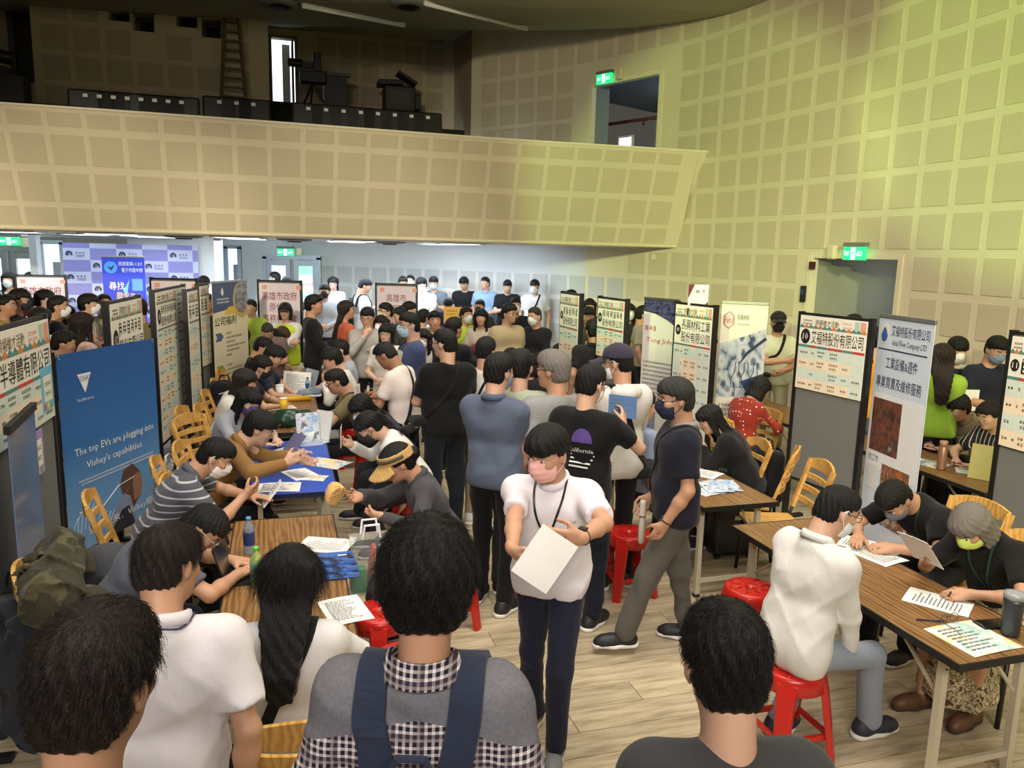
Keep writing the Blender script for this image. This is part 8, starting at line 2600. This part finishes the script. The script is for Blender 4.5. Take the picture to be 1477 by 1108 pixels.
# front left table
flat_paper(px(470, 786), 1.45, 'stapled white document on the front left table', 0.22, 0.3, None, 26, seed=11)
M_BKB = photo_mat('dark_booklet_print', [(18, 22, 34), (26, 34, 56), (60, 110, 190), (20, 22, 30)], 3)
for k, (x, y) in enumerate(((478, 806), (482, 816), (484, 826))):
  o = MB().box((0, 0, 0), (0.24, 0.17, 0.006)).build('booklet', M_BKB)
  tag(o, ('dark glossy booklet fanned on the front left table, top one', 'middle one of the three dark glossy booklets', 'lowest of the three dark glossy booklets')[k], 'booklet', 'dark glossy booklets')
  o.location = tuple(px(x, y, TZ + 0.02 - 0.006 * k)); o.rotation_euler = (0, 0, ANG)
  MB().box((0.06, 0.03, 0.004), (0.05, 0.012, 0.001)).build('print', M_PW, o)
held(L1, 1, 'white leaflet held over the front left table by the man in the striped polo', 0.12, 0.2, tilt=0.8)
flat_paper(px(498, 880), 0.5, 'white form the long haired woman writes on', 0.2, 0.28, None, 14, seed=12)
pen(N2['grip'][0] + V(0, 0, 0.03), 0.9, 'pen in the hand of the long haired woman', (40, 50, 90))
o = MB().box((0, 0, 0.008), (0.3, 0.22, 0.016)).build('laptop', M_BLACK); tag(o, 'dark laptop before the man with silver glasses', 'laptop'); o.location = tuple(px(355, 828, TZ)); o.rotation_euler = (0, 0, ANG + 1.5)
MB().box((0, 0.11, 0.1), (0.3, 0.008, 0.2), rotx(-0.3)).build('screen', plain('dark_screen', (30, 32, 36), 0.2), o)
# clear gift bag held by the woman in the visor
g = O6['grip'][1]
t = NT('clear_plastic')
t.base(srgb(235, 240, 240))
t.p.inputs['Transmission Weight'].default_value = 0.9
t.p.inputs['IOR'].default_value = 1.05
M_CLEAR = t.set(0.1)
o = empty('clear_bag', tuple(g + V(0.02, -0.16, -0.42)), 0.35, 'clear plastic bag of colourful leaflets on the lap of the woman in the visor', 'bag')
MB().box((0, 0, 0.17), (0.24, 0.12, 0.34)).build('plastic_walls', M_CLEAR, o)
for k, c in enumerate(((210, 90, 70), (240, 150, 90), (90, 100, 170), (200, 200, 210), (180, 70, 90), (230, 120, 60))):
  MB().box((0.0 + 0.015 * k, 0.02, 0.15), (0.008, 0.09, 0.24), roty(0.12)).build('leaflet', plain('leaflet_colour', c, 0.4), o)
MB().box((-0.07, 0, 0.08), (0.08, 0.08, 0.14)).build('green_packet', plain('green_packet', (60, 140, 90), 0.4), o)
for sg in (-1, 1): MB().tube([(-0.05, sg * 0.04, 0.34), (-0.04, sg * 0.05, 0.42), (0.04, sg * 0.05, 0.42), (0.05, sg * 0.04, 0.34)], 0.008, 6).build('handle', M_WHITE, o)
# far table
p = px(452, 572)
o = empty('running_shoe', tuple(p), 1.9, 'grey running shoe with neon laces displayed on the far table', 'shoe')
shoe(o, (0, 0, 0), 0, plain('grey_mesh', (120, 132, 150), 0.7), M_WHITE)
MB().tube([(-0.02, 0.02, 0.1), (0.02, 0.05, 0.09), (-0.02, 0.07, 0.085), (0.02, 0.1, 0.075)], 0.006, 6).build('laces', plain('neon_yellow', (214, 240, 60), 0.5), o)
o = paper(px(428, 552, TZ + 0.12), (0.05, 0.2, 1.0), (0.1, -1, 0.3), 'large white job list standing on the far table', 0.32, 0.26, None, 'paper', None, 16, 0.01)
o = paper(px(447, 549, TZ + 0.12), (0.25, 0.2, 1.0), (0.5, -1, 0.2), 'grey printed board leaning beside the white job list', 0.16, 0.28, photo_mat('grey_list', [(120, 130, 140), (150, 160, 170), (90, 100, 112)], 4), 'sign', None, 0, 0.004, 'sign')
o = MB().tube([px(372, 578, TZ + 0.03), px(448, 574, TZ + 0.03)], 0.03, 12).build('yellow_tube', plain('yellow_vinyl', (222, 170, 40), 0.5), smooth=True); tag(o, 'rolled yellow vinyl lying across the far wooden table', 'roll')
flat_paper(px(404, 588), 0.6, 'white sheets behind the yellow drink cup', 0.3, 0.22, None, 8, seed=21)
flat_paper(px(396, 571), 0.3, 'white sheets before the woman in the white blouse', 0.3, 0.2, None, 8, seed=22)
flat_paper(px(432, 614), 0.9, 'pink toned paper on the wooden table before the man in olive', 0.2, 0.28, plain('salmon_paper', (228, 186, 160), 0.6), 6, seed=23)
F_ = Field(); F_.cap((-0.1, 0, 0.08), (0.1, 0.03, 0.07), 0.09, 0.08, 0.05); F_.cap((0.02, 0.05, 0.12), (0.1, 0.08, 0.1), 0.05, 0.04, 0.05); F_.wr = wrinkle('greenbag', 0.02, 1.3, 0.01)
o = surf('plastic_bag', F_, 0.012, plain('dark_green_plastic', (26, 60, 44), 0.3), None); tag(o, 'crumpled dark green plastic bag between the cups and the stands', 'bag'); o.location = tuple(px(425, 616, TZ))
# registration desk at the back
p = at_y(412, 492, 10.6)
o = empty('reception_desk', (p[0], p[1], 0), 0.05, 'beige fronted desk with round emblems at the end of the left row', 'desk')
MB().box((0, 0, 0.4), (1.1, 0.5, 0.8)).build('desk_front', plain('beige_front', (196, 184, 154), 0.6), o)
for k, c in enumerate(((180, 60, 70), (110, 130, 90), (70, 110, 150))):
  e = MB().prism([(-0.32 + 0.3 * k + 0.09 * math.cos(a), 0.6 + 0.09 * math.sin(a)) for a in np.linspace(0, 6.28, 21)[:-1]], -0.256, -0.251).build('round_emblem', plain('emblem_colour', c, 0.5), o)
  MB().prism([(-0.32 + 0.3 * k + 0.06 * math.cos(a), 0.6 + 0.06 * math.sin(a)) for a in np.linspace(0, 6.28, 21)[:-1]], -0.26, -0.256).build('emblem_centre', M_WHITE, o)
text('AWAR', M_TXT, 0.5, 0.1, o, (0.15, -0.255, 0.36))

# ---------------------------------------------------------------- bags and coats on chairs and floor
def soft_bag(name, cat, label, p, rz, size, col, seed, handle=True, tilt=0.0):
  o = empty(name, tuple(p), rz, label, cat)
  F = Field()
  w, d, h = [x / 2 for x in size]
  F.box((0, 0, h), (w, d, h), rotx(tilt), min(w, d) * 0.6, 0.03)
  F.box((0, -d, h * 0.7), (w * 0.75, d * 0.5, h * 0.5), rotx(tilt), 0.03, 0.03)
  F.wr = wrinkle(seed, 0.014, 1.2, 0.006)
  surf('bag_body', F, 0.012, cloth(col), o)
  if handle: MB().tube([(-0.06, 0, 2 * h - 0.01), (-0.04, 0, 2 * h + 0.07), (0.04, 0, 2 * h + 0.07), (0.06, 0, 2 * h - 0.01)], 0.009, 6).build('handle', cloth(col), o, smooth=True)
  MB().tube([(-w * 0.7, -d * 0.9, h * 1.5), (0, -d * 1.1, h * 1.62), (w * 0.7, -d * 0.9, h * 1.5)], 0.006, 6).build('zip', M_STEEL, o)
  return o
def hung(ch, y=-0.30, z=0.45, x=0.0):
  m = ch.matrix_basis if False else Matrix.Translation(ch.location) @ Matrix.Rotation(ch.rotation_euler[2], 4, 'Z')
  return m @ Vector((x, y, z))
soft_bag('backpack', 'backpack', 'black backpack hanging on the wooden chair by the green banner', hung(CB, -0.42, 0.42), CB.rotation_euler[2], (0.32, 0.16, 0.44), (24, 24, 27), 'b1')
tt = soft_bag('tote_bag', 'bag', 'white patterned tote hanging on the empty chair at the left', hung(CT, -0.43, 0.36), CT.rotation_euler[2], (0.34, 0.12, 0.40), (228, 226, 222), 'b2')
tt.children[0].data.materials[0] = cloth((228, 226, 222), 'camo', (96, 90, 96), 3.0)
soft_bag('handbag', 'bag', 'dark brown leather handbag on the chair with the tote', hung(CT, -0.34, 0.46, 0.12), CT.rotation_euler[2] + 0.4, (0.26, 0.14, 0.26), (66, 40, 30), 'b3')
p = px(326, 615, 0.46)
soft_bag('backpack', 'backpack', 'black backpack standing on a chair beside the woman in the white blouse', (p[0], p[1], 0.46), 0.6, (0.3, 0.2, 0.5), (26, 28, 32), 'b4')
p = at(283, 660, 0.0)
o = empty('storage_box', (p[0], p[1] + 0.2, 0), 0.2, 'grey plastic storage crate on the floor behind the left chairs', 'crate')
MB().box((0, 0, 0.18), (0.6, 0.4, 0.36), taper=1.06).build('tub', plain('grey_plastic', (112, 116, 118), 0.5), o, bevel=0.02)
MB().box((0, 0, 0.375), (0.66, 0.45, 0.04)).build('lid', plain('grey_plastic', (112, 116, 118), 0.5), o, bevel=0.01)
p = at(1050, 800, 0.0)
o = empty('suitcase', (p[0], p[1], 0), 0.2, 'black trolley case on the floor below the brochure table', 'suitcase')
MB().box((0, 0, 0.27), (0.36, 0.24, 0.46)).build('shell', M_BLACK, o, bevel=0.03)
for x in (-0.14, 0.14): MB().lathe([(0.025, -0.012), (0.025, 0.012)], 12).build('wheel', M_BLACK, o).location = (x, -0.08, 0.025)
MB().tube([(-0.1, 0.1, 0.5), (-0.1, 0.1, 0.6), (0.1, 0.1, 0.6), (0.1, 0.1, 0.5)], 0.01, 6).build('handle', M_BLACK, o)
MB().box((0, -0.125, 0.36), (0.06, 0.012, 0.03)).build('latch', M_STEEL, o)
p = at(1075, 790, 0.0)
soft_bag('backpack', 'backpack', 'black backpack leaning on the trolley case', (p[0], p[1] + 0.1, 0), 0.3, (0.34, 0.2, 0.42), (22, 22, 24), 'b6')
p = at(575, 862, 0.42)
db = soft_bag('handbag', 'bag', 'dotted black handbag with silver rings beside the woman in the visor', (p[0], p[1], 0.2), 0.5, (0.34, 0.2, 0.36), (34, 32, 32), 'b7')
for k in range(4): MB().tube([(-0.12 + 0.08 * k + 0.014 * math.cos(a), -0.125, 0.22 + 0.014 * math.sin(a)) for a in np.linspace(0, 6.28, 9)[:-1]], 0.004, 5, closed=True).build('ring', M_STEEL, db)
# coats and bags heaped on chairs at the lower left
def coat(label, pts, col, seed, pat=None, c2=None, name='jacket'):
  F = Field()
  for a, b, ra, rb in pts: F.cap(a, b, ra, rb, 0.06)
  F.wr = wrinkle(seed, 0.03, 1.1, 0.02)
  o = surf(name, F, 0.012, cloth(col, pat, c2), None)
  return tag(o, label, 'jacket')
p = at(205, 800, 0.9)
CL = chair(p[0] + 0.05, p[1] - 0.12, 68, 'wooden chair at the lower left buried under jackets')
h0 = np.array(hung(CL, -0.33, 0.86))
coat('camouflage jacket draped over the chair at the lower left', [(h0 + V(-0.12, 0.22, 0.03), h0 + V(0.08, -0.24, 0.03), 0.1, 0.1), (h0 + V(-0.12, -0.02, -0.1), h0 + V(-0.1, -0.04, -0.4), 0.1, 0.12), (h0 + V(0.1, 0.0, -0.1), h0 + V(0.12, 0.02, -0.45), 0.1, 0.12)], (92, 88, 62), 'c1', 'camo', (50, 46, 34))
coat('dark jacket hung below the camouflage jacket', [(h0 + V(-0.2, -0.12, -0.12), h0 + V(-0.22, -0.14, -0.5), 0.1, 0.14), (h0 + V(-0.05, -0.16, -0.14), h0 + V(-0.02, -0.2, -0.5), 0.1, 0.15)], (38, 40, 48), 'c2')
p = at(150, 850, 0.6)
coat('dark grey jacket heaped beside the chair at the lower left', [((p[0], p[1], 0.72), (p[0] + 0.1, p[1], 0.3), 0.13, 0.2), ((p[0] + 0.12, p[1] + 0.1, 0.62), (p[0] + 0.2, p[1] + 0.1, 0.2), 0.12, 0.2), ((p[0], p[1], 0.2), (p[0] + 0.15, p[1] + 0.05, 0.12), 0.2, 0.22)], (72, 74, 78), 'c3')
p = at(25, 880, 0.5)
soft_bag('backpack', 'backpack', 'black quilted backpack on the floor by the left edge of the frame', (p[0] - 0.05, p[1] + 0.1, 0.1), 0.4, (0.36, 0.24, 0.5), (28, 29, 32), 'b8')
# easel pole behind the blue banner
p = at(100, 826, 0.0)
o = MB().tube([(p[0], p[1] + 0.3, 0.0), (p[0] - 0.12, p[1] + 0.5, 0.62)], 0.012, 8).build('white_pole', M_WHITE, smooth=True); tag(o, 'thin white pole leaning behind the blue banner', 'pole')
# tube held by the man in navy
g = M2['grip'][0]
o = empty('rolled_tube', tuple(g), 0, 'pale rolled paper tube hanging from the hand of the man in navy', 'tube')
MB().lathe([(0.016, -0.24), (0.021, -0.22), (0.021, 0.03), (0.017, 0.05)], 14).build('roll', plain('pale_roll', (206, 200, 188), 0.4), o, smooth=True)
MB().lathe([(0.0225, -0.06), (0.0225, -0.05)], 12).build('band', M_STEEL, o)
# bear shaped charm hanging from the pouch is built as a plain tassel
g = M15['world'](M15['pel'] + V(-0.2, 0.12, -0.16))
o = MB().lathe([(0.01, 0.09), (0.028, 0.07), (0.03, 0.05), (0.022, 0.035), (0.034, 0.01), (0.034, -0.02), (0.018, -0.04)], 12).build('plush_charm', cloth((150, 104, 70)), smooth=True)
tag(o, 'small brown plush charm hanging at the hip of the man with the buzz cut', 'charm'); o.location = tuple(g)

# ---------------------------------------------------------------- signs and fittings on the walls
t = NT('exit_sign_light')
t.base(srgb(30, 180, 110)); t.p.inputs['Emission Color'].default_value = (*srgb(40, 200, 120), 1); t.p.inputs['Emission Strength'].default_value = 1.3
M_EXIT = t.set(0.4)
t = NT('exit_sign_white')
t.base(srgb(240, 255, 248)); t.p.inputs['Emission Color'].default_value = (*srgb(235, 255, 245), 1); t.p.inputs['Emission Strength'].default_value = 1.6
M_EXITW = t.set(0.4)
def exit_sign(p, rz, label, w=0.34, h=0.16):
  o = empty('exit_sign', tuple(p), rz, label, 'exit sign')
  MB().box((0, 0, 0), (w, 0.05, h)).build('light_box', M_EXIT, o)
  MB().box((0, 0.01, h / 2 + 0.03), (w + 0.02, 0.07, 0.05)).build('housing', M_GREYPAINT, o)
  MB().box((0, -0.027, 0), (w * 0.2, 0.004, h * 0.9)).build('door_symbol', M_EXITW, o)
  mb = MB()
  mb.prism([(-0.012, 0.035), (0.006, 0.035), (0.006, 0.05), (-0.012, 0.05)], -0.031, -0.03)
  mb.prism([(-0.02, -0.005), (0.012, 0.0), (0.004, 0.03), (-0.014, 0.03)], -0.031, -0.03)
  mb.prism([(-0.02, -0.005), (-0.008, -0.003), (-0.02, -0.05), (-0.032, -0.045)], -0.031, -0.03)
  mb.prism([(0.0, -0.003), (0.012, 0.0), (0.026, -0.04), (0.014, -0.045)], -0.031, -0.03)
  mb.build('running_figure', M_EXIT, o)
  text('出口', M_EXITW, w * 0.24, h * 0.4, o, (w * 0.3, -0.027, 0))
  text('EXIT', M_EXITW, w * 0.24, h * 0.3, o, (-w * 0.3, -0.027, 0))
  return o
def wall_sign(pxx, pyy, off=0.1):
  s_, z_ = wall_hit(pxx, pyy)
  n = wall_in(s_)
  p = wall_at(s_) + n * off
  return V(p[0], p[1], z_), math.atan2(-n[0], n[1]) + math.pi
p, rz = wall_sign(877, 115)
exit_sign(p, rz, 'green exit sign above the upper doorway on the right wall')
p, rz = wall_sign(1242, 366)
exit_sign(p, rz, 'green exit sign above the lower doorway on the right wall')
p = at_y(412, 364, 17.2); exit_sign(p, 0, 'green exit sign above the glazed double door at the back', 0.36, 0.15)
p = at_y(14, 348, 14.4); exit_sign(p, 0, 'green exit sign above the glass door at the far left', 0.36, 0.15)
def emergency_lamp(p, rz, label):
  o = empty('emergency_lamp', tuple(p), rz, label, 'lamp')
  MB().box((0, 0, 0), (0.13, 0.08, 0.18)).build('case', plain('cream_plastic', (214, 204, 172), 0.5), o, bevel=0.02)
  MB().lathe([(0.035, 0), (0.03, 0.03), (0.01, 0.035)], 12).build('lens', plain('lens', (230, 226, 200), 0.2), o).rotation_euler = (math.pi / 2, 0, 0)
  return o
p, rz = wall_sign(897, 108, 0.06); emergency_lamp(p, rz, 'cream emergency lamp beside the upper exit sign')
p, rz = wall_sign(1206, 364, 0.06); emergency_lamp(p, rz, 'cream emergency lamp beside the lower exit sign')
p = at_y(432, 363, 17.3); emergency_lamp(p, 0, 'emergency lamp beside the exit sign over the glazed door')
p = at_y(36, 350, 14.5); emergency_lamp(p, 0, 'emergency lamp beside the exit sign at the far left')
p, rz = wall_sign(1161, 424, 0.03)
o = empty('card_reader', tuple(p), rz, 'black card reader panel left of the lower doorway', 'reader')
MB().box((0, 0, 0), (0.09, 0.04, 0.22)).build('case', M_BLACK, o, bevel=0.008)
MB().box((0, -0.021, 0.03), (0.06, 0.002, 0.08)).build('screen', plain('blue_screen', (40, 60, 100), 0.2), o)
p, rz = wall_sign(1176, 383, 0.05)
o = tag(MB().box((0, 0, 0), (0.06, 0.06, 0.1)).build('alarm_box', plain('dark_red_paint', (70, 26, 24), 0.5)), 'small dark red alarm box in the corner of the lower doorway', 'alarm'); o.location = tuple(p); o.rotation_euler = (0, 0, rz)
p, rz = wall_sign(944, 371, 0.03)
o = tag(MB().box((0, 0, 0), (0.08, 0.04, 0.1)).build('wall_switch', M_TRIM, bevel=0.008), 'small cream switch box below the tip of the balcony', 'switch'); o.location = tuple(p); o.rotation_euler = (0, 0, rz)
# bright spot on the lobby wall
s_, z_ = wall_hit(651, 380)
p = wall_at(s_) + wall_in(s_) * 1.0
lamp('wall_glow', 'SPOT', (p[0] - 0.6, p[1] - 0.9, 2.48), (wall_at(s_)[0], wall_at(s_)[1], z_), 8, (0.95, 0.98, 1.0), 0.05, angle=42, blend=0.9)
# ---------------------------------------------------------------- balcony furniture
def make_seat():
  o = empty('theatre_seat', (0, 0, 0))
  F = MB().box((0, 0, 0.62), (0.47, 0.09, 0.62), rotx(-0.12)).build('backrest', M_BLACK, o, bevel=0.03)
  MB().box((0, 0.12, 0.42), (0.45, 0.16, 0.36), rotx(0.1)).build('folded_seat', plain('black_fabric', (26, 25, 26), 0.9), o, bevel=0.03)
  for x in (-0.25, 0.25): MB().box((x, 0.1, 0.32), (0.04, 0.3, 0.64)).build('armrest', M_BLACK, o)
  MB().box((0.0, -0.06, 0.84), (0.06, 0.006, 0.045)).build('number_plate', plain('white_plate', (220, 220, 216), 0.5), o)
  return o
SEAT0 = make_seat()
ORD = ['first', 'second', 'third', 'fourth', 'fifth', 'sixth', 'seventh', 'eighth']
_n = 0
def seat_row(px0, px1, n, py, v, z, where):
  global _n
  u0, u1 = bal_hit(px0, py, v)[0], bal_hit(px1, py, v)[0]
  for k in range(n):
    u = u0 + (u1 - u0) * (k + 0.5) / n
    o = SEAT0 if _n == 0 else copy_tree(SEAT0)
    _n += 1
    p = bal(u, v, z)
    o.location = tuple(p)
    o.rotation_euler = (0, 0, ANG)
    tag(o, ORD[k] + ' black folding seat ' + where, 'seat', 'balcony seats')
seat_row(115, 272, 8, 150, 1.0, 3.56, 'in the long row on the left of the balcony')
seat_row(305, 378, 3, 160, 1.1, 3.62, 'in the short row below the ladder')
seat_row(432, 628, 8, 172, 1.1, 3.62, 'in the right row of the balcony')
seat_row(0, 110, 6, 150, 0.75, 3.3, 'just showing over the parapet at the far left')
# ladder
ub, zb_ = bal_hit(338, 150, 3.35)
ut, zt_ = bal_hit(340, 25, 3.42)
o = empty('step_ladder', tuple(bal(ub, 3.3, zb_)), ANG, 'old wooden ladder leaning on the projection booth wall', 'ladder')
hL = zt_ - zb_
for sg in (-1, 1): MB().bar((sg * 0.20, -0.12, 0), (sg * 0.11, 0.1, hL), 0.04, 0.06).build('rail', plain('old_wood', (96, 80, 54), 0.7), o)
for k in range(9):
  q = (k + 0.6) / 9.2
  MB().bar((-(0.2 - 0.09 * q), -0.12 + 0.22 * q, hL * q), (0.2 - 0.09 * q, -0.12 + 0.22 * q, hL * q), 0.05, 0.03).build('rung', plain('old_wood', (96, 80, 54), 0.7), o)
# lectern, camera on a stand, photocopier
u, z = bal_hit(483, 155, 5.2)
zf = 5.0
o = empty('lectern', tuple(bal(u, 5.2, z - 0.1)), ANG, 'black lectern on the balcony beside the bright doorway', 'lectern')
hh = bal_hit(483, 108, 5.2)[1] - z + 0.1
MB().box((0, 0, hh / 2), (0.44, 0.36, hh)).build('body', M_BLACK, o, bevel=0.01)
MB().box((0.02, -0.02, hh), (0.56, 0.46, 0.06), rotx(0.15)).build('top', M_BLACK, o)
u, z = bal_hit(452, 155, 5.0)
o = empty('film_camera', tuple(bal(u, 5.0, z - 0.1)), ANG, 'dark video camera on a tripod beside the lectern', 'camera')
hc2 = bal_hit(452, 112, 5.0)[1] - z + 0.1
MB().box((0, 0, hc2), (0.5, 0.25, 0.22)).build('body', M_BLACK, o, bevel=0.02)
MB().tube([(-0.2, 0, hc2 + 0.24), (-0.45, -0.05, hc2 + 0.24)], 0.08, 12).build('lens', M_BLACK, o)
MB().box((0.08, 0, hc2 + 0.28), (0.16, 0.14, 0.36)).build('viewfinder', M_BLACK, o, bevel=0.02)
MB().box((-0.12, 0, hc2 + 0.22), (0.3, 0.1, 0.12)).build('head', M_BLACK, o)
for a in (0.3, 2.4, 4.5): MB().bar((0, 0, hc2 - 0.1), (0.35 * math.cos(a), 0.35 * math.sin(a), 0), 0.03).build('tripod_leg', M_BLACK, o)
u, z = bal_hit(575, 162, 5.2)
o = empty('photocopier', tuple(bal(u, 5.2, z - 0.1)), ANG, 'dark photocopier with raised lid on the right of the balcony', 'photocopier')
MB().box((0, 0, 0.33), (0.62, 0.5, 0.5)).build('body', M_BLACK, o, bevel=0.03)
MB().box((0, -0.255, 0.34), (0.42, 0.01, 0.26)).build('front_cover', plain('dark_grey_plastic', (58, 58, 56), 0.6), o)
MB().box((-0.18, 0, 0.64), (0.5, 0.44, 0.1), roty(-0.05)).build('glass_top', M_BLACK, o, bevel=0.02)
MB().box((0.16, 0.0, 0.76), (0.44, 0.4, 0.06), roty(0.5)).build('lid', M_BLACK, o, bevel=0.015)
MB().box((0.36, 0, 0.3), (0.14, 0.36, 0.3)).build('side_tray', M_BLACK, o, bevel=0.02)
u, z = bal_hit(17, 148, 1.6)
o = tag(MB().box((0, 0, 0.2), (0.42, 0.4, 0.4)).build('speaker_box', plain('charcoal_box', (36, 35, 33), 0.7), bevel=0.02), 'dark box behind the parapet at the far left of the balcony', 'box'); o.location = tuple(bal(u, 1.6, z - 0.05)); o.rotation_euler = (0, 0, ANG)
u, z = bal_hit(6, 82, 2.8)
o = empty('stage_projector', tuple(bal(u, 2.8, z)), ANG, 'dark spotlight fixture at the upper left edge of the frame', 'spotlight')
MB().tube([(-0.3, 0, 0.05), (0.12, 0, -0.02)], 0.1, 14).build('barrel', M_BLACK, o, smooth=True)
MB().box((-0.05, 0, -0.3), (0.2, 0.2, 0.3)).build('yoke', M_BLACK, o, bevel=0.02)
MB().tube([(-0.05, 0, -0.4), (-0.05, 0, -1.5)], 0.03, 8).build('stand', M_BLACK, o)
# ceiling fittings
for (x0, y0, x1, y1), lb in (((436, 4, 583, 33), 'long bare tube light on the ceiling over the balcony recess'), ((612, 0, 760, 38), 'long tube light on the ceiling right of the round vent')):
  a, b = ceil_hit(x0, y0), ceil_hit(x1, y1)
  a, b = a - V(0, 0, 0.05), b - V(0, 0, 0.05)
  o = empty('tube_light', tuple((a + b) / 2), 0, lb, 'light')
  MB().tube([a - (a + b) / 2, b - (a + b) / 2], 0.028, 8).build('tube', M_WHITE, o, smooth=True)
  MB().bar(a - (a + b) / 2 + V(0, 0, 0.035), b - (a + b) / 2 + V(0, 0, 0.035), 0.06, 0.03).build('batten', M_WHITE, o)
for x, y, lb in ((590, 5, 'round dark air vent in the main ceiling between the tube lights'), (403, 4, 'round dark air vent at the top edge of the frame')):
  p = ceil_hit(x, y)
  o = empty('round_vent', tuple(p), 0, lb, 'vent')
  MB().lathe([(0.3, 0.0), (0.28, -0.04), (0.2, -0.06)], 20).build('rim', M_GREYPAINT, o, smooth=True)
  MB().lathe([(0.2, -0.05), (0.1, -0.08), (0.01, -0.08)], 16).build('core', M_BLACK, o)
